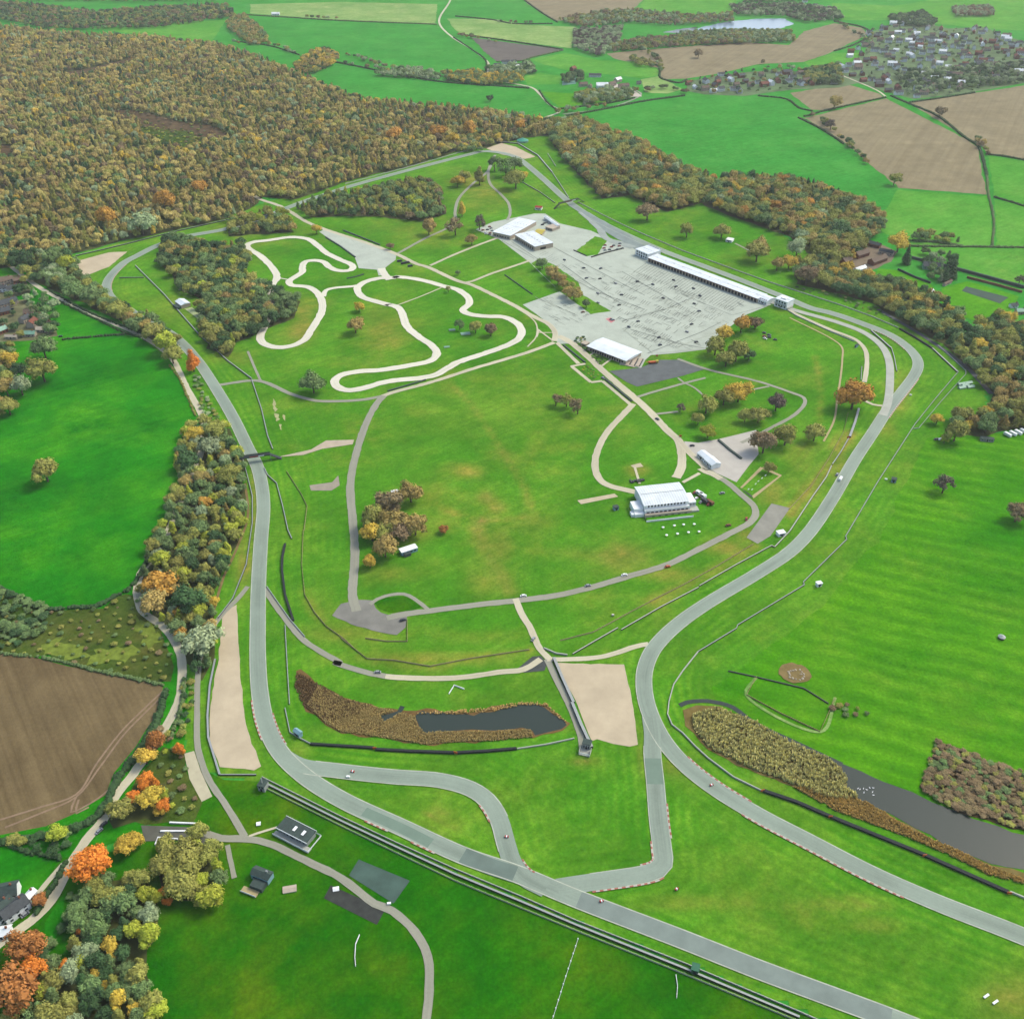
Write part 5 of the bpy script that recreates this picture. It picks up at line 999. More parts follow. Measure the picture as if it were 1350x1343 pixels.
HS = [('Y 40,515', 13, 8, 5, .25, ROOFD, WHITE, 'dark roofed house at the top of the lower left house cluster'), ('Y 20,640', 12, 8, 5, 1.2, ROOFD, WHITE, 'dark roofed house at the left edge of the lower left cluster'), ('Y 110,625', 12, 7, 5, .9, ROOFG, WHITE, 'grey roofed house in the middle of the lower left cluster'), ('Y 130,580', 7, 5, 3.5, .3, ROOFG, WHITE, 'small white gabled outbuilding in the lower left cluster'), ('Y 70,570', 6, 5, 4, -.6, ROOFG, WHITE, 'grey roofed wing between the houses at the lower left'), ('Y 20,775', 8, 5, 3, .2, WHITE, WHITE, 'long white roofed shed below the lower left houses'),
      ('Y 200,535', 7, 3.4, 3, 1.2, WHITE, WHITE, 'white garage beside the rust tree at the lower left'),
      ('U 40,240', 14, 8, 5, .7, ROOFB, CREAM, 'cream house with brown roof by the lane, top of the hamlet'), ('U 75,285', 11, 7, 4.5, .6, ROOFG, WHITE, 'grey roofed white house in the upper hamlet'), ('U 105,235', 8, 6, 4, .6, ROOFB, BRICK, 'small brick house beside the public road in the hamlet'), ('U 10,285', 12, 7, 4.5, .2, ROOFG, WHITE, 'white house at the left edge of the upper hamlet'),
      ('U 30,375', 22, 9, 4.5, .75, ROOFG, CREAM, 'long grey roofed barn in the middle of the hamlet'), ('U 75,360', 10, 7, 4.5, .9, ROOFD, CREAM, 'dark roofed barn end beside the long grey roofed barn'), ('U 15,420', 16, 8, 4, .7, ROOFG, BRICK, 'grey roofed brick barn below the long barn'), ('U 180,430', 10, 8, 4.5, .0, ROOFB, CREAM, 'brown roofed house at the top of the lower hamlet'), ('U 150,465', 10, 7, 4.5, 1.2, ROOFG, CREAM, 'cream house left of the red roofed one in the hamlet'), ('U 195,490', 11, 8, 5, 1.5, ROOFR, CREAM, 'red tiled house in the lower hamlet'),
      ('U 280,488', 9, 5, 3.2, .05, ROOFB, CREAM, 'small brown roofed house at the right end of the hamlet'), ('U 265,522', 15, 6, 3.2, .05, CREAM, CREAM, 'long cream roofed house at the lower right of the hamlet'), ('U 175,548', 13, 6, 3.2, .0, PALEG, CREAM, 'pale green roofed barn at the bottom of the hamlet'), ('U 12,530', 10, 7, 4, 1.0, PALEG, BRICK, 'pale green roofed brick house at the left edge of the hamlet'), ('U 70,565', 12, 3.5, 2.8, -.1, CREAM, CREAM, 'low cream wall shed at the bottom left of the hamlet'), ('U 320,225', 9, 7, 4.2, .3, ROOFB, CREAM, 'cream house in the garden across the public road'),
      ('X 250,400', 13, 8, 5, .2, ROOFG, CREAM, 'grey cottage at the left of the far lane farm'), ('X 300,380', 16, 8, 5, .1, ROOFG, WHITE, 'long grey roofed farmhouse at the far lane'), ('X 345,378', 12, 7, 5, .4, ROOFG, WHITE, 'grey roofed barn right of the long far farmhouse'), ('X 300,418', 14, 7, 4.5, -.2, ROOFG, WHITE, 'white walled barn at the front of the far lane farm'), ('X 365,410', 13, 8, 5, .9, WHITE, WHITE, 'bright white gabled house at the far lane farm'), ('X 385,425', 10, 6, 4, 1.2, ROOFG, WHITE, 'small grey roofed shed right of the bright white gable'),
      ('X 700,420', 12, 9, 5.5, .9, ROOFR, BRICK, 'red brick farmhouse on the far green meadow'), ('X 830,456', 24, 8, 3.5, -.1, ROOFG, WHITE, 'long low grey stable on the far meadow'), ('X 760,512', 16, 9, 4.5, .3, ROOFB, CREAM, 'brown roofed farm cottage with cream walls'), ('X 800,522', 9, 7, 4.5, 1.3, ROOFB, CREAM, 'cream gable beside the brown farm cottage'), ('X 872,520', 22, 12, 5, .05, WHITE, WHITE, 'large white barn of the far farm'), ('X 930,510', 15, 9, 5, .7, ROOFB, CREAM, 'brown roofed barn in the middle of the far farm'), ('X 965,485', 15, 9, 5, .8, WHITE, CREAM, 'white roofed barn below the two dark trees'), ('X 1000,520', 20, 9, 4.5, .3, ROOFB, CREAM, 'long brown barn at the right of the far farm'), ('X 1090,500', 8, 6, 4, .3, ROOFD, CREAM, 'dark roofed shed at the right end of the far farm'),
      ('C 640,1035', 14, 9, 4.5, .7, ROOFB, BRICK, 'brown roofed stable at the left of the walled estate'), ('C 700,1008', 20, 9, 4.5, .6, ROOFB, BRICK, 'long brown stable range of the walled estate'), ('C 765,1032', 26, 9, 4.5, .65, ROOFB, BRICK, 'longest brown roofed range of the walled estate'), ('C 695,1066', 17, 6, 3.5, .65, WHITE, WHITE, 'white roofed shed at the front of the walled estate'), ('C 745,968', 20, 6, 4, -.75, ROOFG, BRICK, 'grey roofed range at the back of the walled estate'), ('C 800,1000', 16, 6, 4, -.6, ROOFG, CREAM, 'grey roofed lodge at the right of the walled estate'), ('C 975,1055', 18, 10, 4, -.2, ROOFG, PALEG, 'pale grey green glasshouse by the dark conifers'), ('C 1040,1118', 15, 3, 2.6, .7, ROOFB, CREAM, 'long narrow potting shed by the conifers'), ('C 975,1152', 6, 4, 2.6, .7, WHITE, CREAM, 'tiny pale shed left of the potting shed'), ('C 1300,1208', 8, 5, 3, .2, ROOFG, WHITE, 'small white shed above the polytunnel'), ('C 1325,1232', 9, 6, 3.4, .1, PALEG, CREAM, 'pale green roofed shed at the right edge by the polytunnel'),
      ('C 480,10', 14, 8, 5, .2, ROOFG, WHITE, 'white house behind the far pool, left one'), ('C 520,28', 14, 8, 5, .3, ROOFG, WHITE, 'white house behind the far pool, right one'), ('A 1085,60', 20, 8, 4, .05, WHITE, WHITE, 'long white shed at the top of the upper green field'), ('A 1300,240', 13, 8, 5, .1, ROOFG, WHITE, 'white cottage in the trees between the two long green fields'), ('A 650,75', 14, 8, 5, .1, ROOFG, WHITE, 'white house among trees above the western forest')]
for s, Lh, Wd, h, rz, rf, wl, lb in HS:
    a, b = Z(s)[0]; house(a, b, Lh*1.05, Wd*1.05, h, rz, rf, wl, lb)
flat('farm_yard', G('X 870,540 960,500 1060,535 1110,575 1010,578 940,562'), plain('farm_yard_concrete', alb(226,214,196)))
# the far village
vr = random.Random(5); VP = []
for rf, wl, nm in ((ROOFG, WHITE, 'grey roofed white'), (ROOFB, CREAM, 'brown roofed cream'), (ROOFR, BRICK, 'red roofed brick'), (ROOFG, BRICK, 'grey roofed brick'), (ROOFD, WHITE, 'dark roofed white'), (WHITE, WHITE, 'pale roofed white')):
    m = MB(); m.box(-5.5, 5.5, -3.6, 3.6, -.3, 5); m.add([(-5.5, -3.6, 5), (-5.5, 3.6, 5), (-5.5, 0, 7.6), (5.5, -3.6, 5), (5.5, 3.6, 5), (5.5, 0, 7.6)], [(0, 1, 2), (3, 5, 4)]); m.i = 1
    for s in (-1, 1): m.add([(-6, s*4.1, 4.7), (6, s*4.1, 4.7), (6, 0, 7.9), (-6, 0, 7.9)], [(0, 1, 2, 3) if s < 0 else (3, 2, 1, 0)])
    m.i = 2; m.box(2.5, 3.4, -.45, .45, 7.2, 9); m.i = 3
    for s in (-1, 1):
        for x in (-3.6, -1.2, 1.2, 3.6): m.box(x-.55, x+.55, s*3.63-.04, s*3.63+.04, 1, 2.2); m.box(x-.55, x+.55, s*3.63-.04, s*3.63+.04, 3.3, 4.4)
    me = bpy.data.meshes.new('house'); me.from_pydata(m.v, [], m.f)
    for q in (wl, rf, BRICK, GLASS): me.materials.append(q)
    me.polygons.foreach_set('material_index', np.array(m.mi, dtype=np.int32)); me.update(); VP.append((me, nm))
VPOLY = G('- 1120,66 1150,40 1205,25 1250,40 1295,38 1352,58 1352,108 1283,121 1205,130 1170,122 1128,106 1108,92'); RPOLY = G('- 905,110 950,100 1020,92 1060,97 1108,100 1105,110 1040,117 980,125 930,123 908,119')
def village(poly, d, n, wt, where, nb):
    pts = scatter(poly, d, vr, 16); vr.shuffle(pts); bins = {}; seen = []
    for x, y in pts[:n]:
        me, nm = vr.choices(VP, wt)[0]; o = bpy.data.objects.new('house', me); COL.objects.link(o); o.location = (x, y, GZ); o.rotation_euler = (0, 0, .35*math.sin(x*.004)+vr.choice((0, 0, 1.57))+vr.gauss(0, .12)); k = vr.uniform(.9, 1.28); o.scale = (k*vr.uniform(.9, 1.4), k, k)
        a, b, _ = proj(x, y); seen.append((o, nm, a, b))
    xs = sorted(s[2] for s in seen); ys = sorted(s[3] for s in seen)
    q = lambda v, ar, m: min(m-1, sum(v > ar[len(ar)*k//m] for k in range(1, m)))
    for o, nm, a, b in seen: bins.setdefault((q(a, xs, nb[0]), q(b, ys, nb[1]), nm), []).append((a, o))
    for (i, j, nm), ls in bins.items():
        ls.sort(key=lambda t: t[0]); cn = (['left', 'centre left', 'middle', 'centre right', 'right'] if nb[0] == 5 else ['left', 'middle', 'right'])[i]+' of '; rn = (['far row', 'middle row', 'near row'] if nb[1] == 3 else [''])[j]
        for k, (a, o) in enumerate(ls):
            od = '' if len(ls) == 1 else ((ORD[k] if k < len(ls)-1 else 'rightmost')+' ' if len(ls) <= 8 else '')
            tag(o, f'{od}{nm} house, '+(rn+' ' if rn else '')+f'{cn}{where}', 'house', f'houses of the {where}')
village(VPOLY, 18, 216, (6, 3, 1.5, 3, 3, 4), 'far village', (5, 3)); village(RPOLY, 20, 40, (5, 4, 2, 3, 2, 2), 'far cottage row', (3, 1))
# ================================================================ bridges
def footbridge(label, s, z, wd, ends, panel=None):
    p = [P(a, b, z) for a, b in Z(s)]; a, b = p[0], p[-1]; d = b-a; L = d.length; rz = math.atan2(d.y, d.x)
    r = empty('footbridge', Vector((a.x, a.y, GZ)), rz, label, 'footbridge'); zz = z-GZ
    part(r, 'deck', BLACKP, (0, L, -wd/2, wd/2, zz-.4, zz))
    for s_ in (-1, 1):
        m = MB(); m.box(0, L, s_*wd/2-.05, s_*wd/2+.05, zz+1.3, zz+1.5); m.box(0, L, s_*wd/2-.04, s_*wd/2+.04, zz, zz+.8)
        for i in range(9): m.box(L*i/8-.06, L*i/8+.06, s_*wd/2-.06, s_*wd/2+.06, zz, zz+1.1)
        m.build('railing', ROOFD, r)
    for x, sg in ((0, -1), (L, 1)):
        for q in (-1, 1): m = MB(); m.cyl((x, q*wd*.4, -.3), (x, q*wd*.4, zz-.4), .22, .22, 8); m.build('leg', STEEL, r)
        m = MB(); run = ends[0 if sg < 0 else 1]
        for i in range(14):
            t0, t1 = i/14, (i+1)/14; x0, x1 = x+sg*run*t0, x+sg*run*t1; m.box(min(x0, x1), max(x0, x1), -wd/2, wd/2, zz*(1-t1)-.5, zz*(1-t1))
        m.build('stair', BLACKP, r)
    if panel: part(r, 'banner', panel, (L*.3, L*.6, -wd/2-.14, -wd/2-.06, zz+.1, zz+.9)); part(r, 'banner', WHITE, (L*.61, L*.8, -wd/2-.14, -wd/2-.06, zz+.1, zz+.9))
    return r
footbridge('black footbridge over the left straight beside the tree belt', 'D 945,458 1062,442', 6.0, 4.0, (11, 9), REDP)
footbridge('dark footbridge over the wide start straight', 'V 1010,640 1150,606', 6.0, 3.0, (9, 10), BRICK)
# ================================================================ barriers, walls and fences
def barrier(name, label, cat, s, h, th, mat, top=None, posts=None, z0=.2, smooth=False, group=None):
    c = G(s) if isinstance(s, str) else s
    if smooth: c = catmull(c, 8)
    nn = normals2(c); vs = []; fs = []; mi = []; n = len(c)
    for p, q in zip(c, nn):
        for k, hh in ((-.5, 0), (-.5, h), (.5, h), (.5, 0)): r = p+q*(k*th); vs.append((r.x, r.y, z0+hh))
    for i in range(n-1):
        for k in range(3): a = 4*i+k; fs.append((a+1, a, a+4, a+5)); mi.append(1 if (k == 1 and top) else 0)
    fs += [(0, 1, 2, 3), (4*n-1, 4*n-2, 4*n-3, 4*n-4)]; mi += [0, 0]
    if posts:
        step, pw, ph, pm = posts; k0 = len(vs); acc = 0; m = MB()
        for i in range(n-1):
            L = (c[i+1]-c[i]).length; t = -acc
            while t < L:
                if t >= 0: p = c[i].lerp(c[i+1], t/L); m.box(p.x-pw/2, p.x+pw/2, p.y-pw/2, p.y+pw/2, z0, z0+ph)
                t += step
            acc = L-(t-step)
        vs += m.v; fs += [tuple(k0+i for i in f) for f in m.f]; mi += [2]*len(m.f)
    o = mesh_obj(name, vs, fs, [mat, top or mat, posts[3] if posts else mat], None, mi); return tag(o, label, cat, group)
def offset(s, d): c = G(s); return [p+q*d for p, q in zip(c, normals2(c))]
PST = (3.0, .22, 1.25, STEEL)
B = [('crash_barrier', 'crash barrier along the outside of the right bend, upper stretch', 'barrier', '- 1263,491 1235,524 1206,560', 1.0, .5, BLACKP, STEEL, PST),
 ('crash_barrier', 'thin outer fence beside the upper right crash barrier', 'fence', '- 1273,494 1241,529 1211,565 1204,566', .9, .35, STEEL, STEEL, PST),
 ('crash_barrier', 'straight crash barrier down the right side below the corner fence', 'barrier', '- 1206,560 1157,636', 1.0, .55, BLACKP, STEEL, PST),
 ('crash_barrier', 'crash barrier between the two right hand marshal spurs', 'barrier', '- 1157,636 1114.5,708 1116,712', 1.0, .55, BLACKP, STEEL, PST),
 ('crash_barrier', 'crash barrier stepping down the right side below the second spur', 'barrier', '- 1116,712 1059,768 1060,772', 1.0, .55, BLACKP, STEEL, PST),
 ('crash_barrier', 'crash barrier across the grass right of the lower right sweep', 'barrier', '- 1060,772 972,825 971,829 920,860', 1.0, .55, BLACKP, STEEL, PST),
 ('crash_barrier', 'white barrier curving round the reed bed beside the lower right sweep', 'barrier', '- 920,860 900,885 888,903 882,925 880,942 886,956 900,967 916,984 933.5,1000 967,1025 1004,1043', 1.0, .6, CONC, CONC, None),
 ('crash_barrier', 'white barrier end by the lake at the right edge', 'barrier', '- 1331,1176 1350,1184 1430,1215', 1.1, .7, CONC, CONC, None),
 ('tyre_wall', 'long black tyre wall beside the lake on the right', 'tyre wall', '- 1006,1043 1050,1058 1094,1077 1155,1102 1218,1127.6 1275,1153 1329,1177', 1.3, 1.9, TYRE, None, None),
 ('crash_barrier', 'white topped barrier inside the right sweep below the grey pad', 'barrier', '- 1017,720 969,746 922,773', 1.0, .65, BLACKP, CONC, None),
 ('crash_barrier', 'white topped barrier inside the right sweep, middle stretch', 'barrier', '- 921,775 870,801.5 819,831', 1.0, .65, BLACKP, CONC, None),
 ('crash_barrier', 'white topped barrier ending at the escape road', 'barrier', '- 814.5,828.5 784,846 755,863', 1.0, .65, BLACKP, CONC, None),
 ('crash_barrier', 'white topped barrier beside the marshal cabin and track', 'barrier', '- 1096,615 1089,630 1070,657 1041,701 1025,718 1021,722 1017,720', 1.0, .8, BLACKP, CONC, None),
 ('tyre_wall', 'black tyre wall hidden below the large rust tree', 'tyre wall', '- 1132,540 1127,558 1120,577', 1.5, 2.0, TYRE, STEEL, None),
 ('crash_barrier', 'barrier running down from the black tyre wall below the rust tree', 'barrier', '- 1119,578 1108,597 1097,613', 1.0, .7, BLACKP, STEEL, None),
 ('pit_wall', 'white concrete wall along the outside of the pit straight', 'wall', '- 762,267 795,284 829,300.7 850,310 900,331 960,353 1010,371 1050,384 1106,402 1150,418 1184,432.6', 1.0, .55, CONC, CONC, None),
 ('tyre_wall', 'black tyre wall outside the entry of the right bend', 'tyre wall', '- 1186,434 1207,446 1229,460', 1.4, 1.8, TYRE, None, None),
 ('crash_barrier', 'double rail beside the wood outside the right bend', 'barrier', '- 1229,460 1246,476 1262,491', 1.2, 1.4, TYRE, STEEL, PST), ('crash_barrier', 'outer rail hugging the wood outside the right bend', 'barrier', '- 1236,456 1252,470 1273,489 1273,494', 1.0, .6, STEEL, STEEL, PST),
 ('tyre_wall', 'black tyre wall on the island between pit exit and track', 'tyre wall', 'p 440,388 500,440 545,480 560,492', 1.2, 1.3, TYRE, STEEL, None), ('crash_barrier', 'rail continuing down the island from the tyre wall', 'barrier', 'p 560,492 575,540 592,628', 1.0, .6, BLACKP, STEEL, None),
 ('crash_barrier', 'short rail pair beside the inner marshal road', 'barrier', 'p 385,600 380,680', 1.0, .5, BLACKP, STEEL, None),
 ('crash_barrier', 'rail beside the inner marshal road bend', 'barrier', 'p -60,262 0,300 200,392 340,450', .9, .5, STEEL, STEEL, None),
 ('crash_barrier', 'rail down the left side of the brown reed bed', 'barrier', '- 376,824.7 379,880 382,929', 1.0, .45, STEEL, STEEL, PST), ('crash_barrier', 'rail bending round the pale blue hut', 'barrier', '- 376,934 382.6,966 396,974 409.6,981', 1.0, .5, STEEL, STEEL, None),
 ('tyre_wall', 'black tyre wall below the brown reed bed, left stretch', 'tyre wall', '- 409.6,981.5 450,984 493,986.6', 1.3, 1.5, TYRE, None, None), ('tyre_wall', 'black tyre wall below the pond, middle stretch', 'tyre wall', '- 495,988.5 540,991 599,993', 1.3, 1.6, TYRE, None, None), ('tyre_wall', 'black tyre wall below the pond, right stretch', 'tyre wall', '- 602,993 640,991 681,987.6', 1.3, 1.6, TYRE, None, None), ('crash_barrier', 'white barrier joining the tyre wall to the steel platform', 'barrier', '- 682,987.6 720,982 757,974', 1.0, .55, CONC, CONC, None),
 ('tyre_wall', 'tall black tyre bank along the left of the square gravel trap', 'tyre wall', '- 730,869 742,897 756,928', 2.0, 1.8, TYRE, STEEL, None), ('tyre_wall', 'lower half of the tall black tyre bank by the gravel trap', 'tyre wall', '- 754,928 766,957 780,987', 2.0, 1.8, TYRE, STEEL, None), ('crash_barrier', 'short white rail at the road junction above the gravel trap', 'barrier', '- 717,855 733,862 748,864', 1.1, .7, CONC, CONC, None),
 ('crash_barrier', 'dark rail from the footbridge down the right of the left straight', 'barrier', '- 348.6,617.6 353,627 365,638 373,668 380,700 385,711', 1.1, .6, BLACKP, STEEL, PST), ('tyre_wall', 'curved black tyre wall right of the left straight', 'tyre wall', '- 376,718 372.5,735 372,752 376,785 387,819', 1.5, 1.5, TYRE, None, None), ('crash_barrier', 'rail above the lakeside road beside the curved tyre wall', 'barrier', '- 352,774 368,797 383,818 402,840', 1.0, .5, STEEL, STEEL, PST),
 ('crash_barrier', 'rail between the left straight and the tree belt', 'barrier', '- 316,590 327,630 333,655 333,690 325,745 307,790 288,815', 1.1, .6, BLACKP, STEEL, PST), ('tyre_wall', 'dark bank along the left edge of the long gravel trap', 'tyre wall', '- 284,870 277,905 274,945 275,973 290,1022', 1.2, 1.2, TYRE, STEEL, None), ('crash_barrier', 'rail across the lower end of the long gravel trap', 'barrier', '- 290,1022 315,1022 338,1022', 1.0, .6, BLACKP, STEEL, PST),
 ('guard_rail', 'upper guard rail along the bottom straight', 'barrier', '- 346,1025 450,1077 520,1110 600,1146 684.6,1181 760,1214 900,1269 1054,1334 1200,1399', .9, .4, STEEL, CONC, PST), ('guard_rail', 'dark rail behind the guard rail of the bottom straight', 'barrier', [p for p in offset('- 346,1030 450,1082 520,1115 600,1152 684.6,1187 760,1219 900,1275 1054,1340', -0.5)], 1.1, 1.0, TYRE, STEEL, PST), ('spectator_fence', 'pale spectator fence below the bottom straight rails', 'fence', '- 346,1037 450,1089 520,1123 600,1161 684.6,1196 760,1227 900,1283 1054,1347', .9, .5, CONC, GP, (4, .3, 1.2, CONC)),
 ('crash_barrier', 'dark rail along the wood inside the left bend', 'barrier', '- 178.7,351 216.7,389 263.6,443 300,476 332,500', 1.2, .9, BLACKP, STEEL, PST), ('crash_barrier', 'dark rail crossing the inner road towards the footbridge', 'barrier', '- 332,501 345,540 353,575 360,593', 1.0, .7, BLACKP, STEEL, PST), ('crash_barrier', 'short dark rail across the grass inside the left bend', 'barrier', 'U 705,210 850,208', 1.0, .6, BLACKP, STEEL, None),
 ('crash_barrier', 'dark rail at the foot of the forest above the left bend', 'barrier', '- 100,338 135,330 168,322 235,305 298,291 345,283', 1.2, .9, BLACKP, STEEL, PST), ('tyre_wall', 'dark tyre wall behind the top gravel trap', 'tyre wall', '- 654,188 683,190 709,205.6 728,228', 1.5, 1.6, TYRE, STEEL, None), ('crash_barrier', 'rail from the top gravel trap down to the start footbridge', 'barrier', '- 728,228 740,246 750,262', 1.1, .8, BLACKP, STEEL, None), ('crash_barrier', 'dark fence across the grass below the top hairpin', 'fence', '- 689,241 712,254 731.5,268', 1.1, .6, BLACKP, STEEL, None), ('crash_barrier', 'white rail along the far side of the top straight', 'barrier', '- 455,243 500,231 534,222 580,209 622,197', 1.0, .55, CONC, CONC, None), ('crash_barrier', 'pale rail on the bank right of the top hairpin', 'barrier', '- 722,203 733,220', 1.0, .55, CONC, CONC, None),
 ('spectator_fence', 'yellowed rope fence above the right sweep barriers', 'fence', '- 739,845 782,834 830,808 870,787 900,772 940,750 993,718', 1.0, .12, DECK, None, (4, .3, 1.2, DECK)), ('spectator_fence', 'rope fence on the slope below the large rust tree', 'fence', '- 1040,672 1070,640 1092,606 1112,570 1118,545', 1.0, .12, DECK, None, (4, .3, 1.2, DECK)), ('spectator_fence', 'wavy rope fence above the lakeside road', 'fence', '- 450,842 484,869 520,871 567,879 618,869 698,857', 1.0, .12, DECK, None, (4, .3, 1.2, DECK)), ('spectator_fence', 'rope fence down the grass bank left of the grey apron', 'fence', '- 400,700 398,745 402,785 415,808 430,826 454,843 470,858 484,869', 1.0, .12, DECK, None, (4, .3, 1.2, DECK)), ('spectator_fence', 'rope fence round the corner of the grey apron', 'fence', '- 482,842 510,846 537,846 537,816', 1.0, .12, DECK, None, (4, .3, 1.2, DECK)), ('spectator_fence', 'rope fence on the grass right of the footbridge', 'fence', '- 378,622 398,653 405,668 401,700', 1.0, .12, DECK, None, (4, .3, 1.2, DECK)),
 ('dashed_post_line', 'line of short white posts across the lower meadow', 'fence', '- 762,1238 745,1290 728,1345', .5, .1, WHITE, None, (4, .5, .9, WHITE)), ('wire_fence', 'small pale curved fence in the lower meadow', 'fence', '- 474,1233 469,1245 468,1262 469,1274', .9, .25, WHITE, None, (3, .3, 1, WHITE)), ('wire_fence', 'thin fence at the bottom edge of the photo', 'fence', '- 891,1286 893,1300 892,1316', .9, .2, WHITE, None, (3, .3, 1, WHITE)), ('wire_fence', 'small white angled fence on the grass above the pond', 'fence', '- 592,915 599,904 612,909', 1.0, .4, WHITE, None, (3, .3, 1, WHITE)), ('wire_fence', 'wooden fence round the rectangular paddock above the reed bed', 'fence', '- 997,893 984,916.5 1030,941 1081,965 1090,945 1101,920', .9, .2, WOODP, None, (4, .3, 1.2, WOODP)), ('wire_fence', 'dark wall at the top of the rectangular paddock', 'fence', '- 960,885 997,893 1060,908 1092,928', .8, .5, BLACKP, None, None),
 ('car_park_rail', 'white rail at the top of the car park', 'rail', 'G 668,573 770,577', 1.0, .8, WHITE, None, None), ('car_park_rail', 'white rail in the middle of the car park', 'rail', 'G 632,607 745,607', 1.0, .8, WHITE, None, None), ('car_park_rail', 'white rail at the bottom of the car park', 'rail', 'G 612,660 622,632 700,638', 1.0, .7, WHITE, None, None),
 ('garden_wall', 'red brown wall along the top of the walled lawn', 'wall', 'p 1005,75 1180,120 1330,162', 2.6, 1.2, BRICK, RUST, None), ('garden_wall', 'long dark hedge wall above the red brown garden wall', 'wall', 'C 900,1018 1100,1068 1343,1135', 3.2, 2.4, ROOFD, None, None), ('garden_wall', 'dark wall beside the estate lawn', 'wall', 'p 598,28 700,75 790,108', 2.4, 1.2, ROOFD, None, None),
 ('tree_line_wall', 'dark hedge strip in the pale yard', 'hedge', 'N 682,112 760,180 845,245', 1.4, 1.8, ROOFD, None, None), ('tree_line_wall', 'dark kerb hedge along the top of the forecourt', 'hedge', 'O 820,292 1000,362 1080,395', 1.2, 1.4, ROOFD, None, None), ('tree_line_wall', 'dark hedge along the lower edge of the forecourt', 'hedge', 'O 695,340 800,405 905,482', 1.2, 1.4, ROOFD, None, None), ('tree_line_wall', 'dark hedge between avenue and footpath, upper part', 'hedge', 'M 85,170 280,325', 1.0, 1.6, ROOFD, None, None), ('tree_line_wall', 'dark hedge between avenue and footpath, lower part', 'hedge', 'M 430,450 690,668', 1.0, 1.6, ROOFD, None, None), ('tree_line_wall', 'dark ditch hedge beside the pale loop road end', 'hedge', 'Q 60,1215 180,1180 330,1135', 1.0, 1.5, ROOFD, None, None), ('tree_line_wall', 'dark fence line across the grass by the paddock trees', 'fence', 'Q 890,392 1000,470 1085,530', 1.0, .9, ROOFD, None, None), ('tree_line_wall', 'dark fallen hedge bar inside the pale loop', 'hedge', 'O 845,632 900,622 965,602', 1.0, 1.4, ROOFD, None, None), ('tree_line_wall', 'dark hedge below the paddock grass island', 'hedge', 'K 965,590 1060,560 1180,530', 1.3, 1.4, TYRE, None, None), ('tree_line_wall', 'dark kerb on the left of the paddock grass island', 'hedge', 'K 840,540 930,580', 1.0, 1.2, TYRE, None, None)]
for b in B:
    nm = {'tree_line_wall': 'hedge', 'dashed_post_line': 'post_fence'}.get(b[0], b[0]); barrier(nm, *b[1:])
# ================================================================ hedges: lumpy strips of foliage
ico = bmesh.new(); bmesh.ops.create_icosphere(ico, subdivisions=1, radius=1); IV = np.array([v.co[:] for v in ico.verts]); IF = [tuple(v.index for v in f.verts) for f in ico.faces]; ico.free()
hr = np.random.RandomState(9)
def hedge(label, s, h=2.2, wd=2.4, key='D', sp=1.9):
    c = catmull(G(s), sp); vs = []; fs = []; tn = []
    for p in c:
        if hr.rand() < .06: continue
        for _ in range(2):
            k = len(vs); q = IV*(1+hr.uniform(-.25, .25, (len(IV), 1)))*np.array([wd*.62, wd*.62, h*.6])*hr.uniform(.7, 1.25)+np.array([p.x+hr.normal()*.4, p.y+hr.normal()*.4, h*.45]); vs += q.tolist(); fs += [tuple(k+i for i in f) for f in IF]; tn += hr.uniform(.1, .9, len(IV)).tolist()
    o = mesh_obj('hedge', vs, fs, LEAF); at = o.data.attributes.new('tone', 'FLOAT', 'POINT'); at.data.foreach_set('value', np.array(tn, dtype=np.float32))
    b = PAL[key][1]; o['col'] = [v*1.25 for v in b]; tag(o, label, 'hedge', 'field hedges')
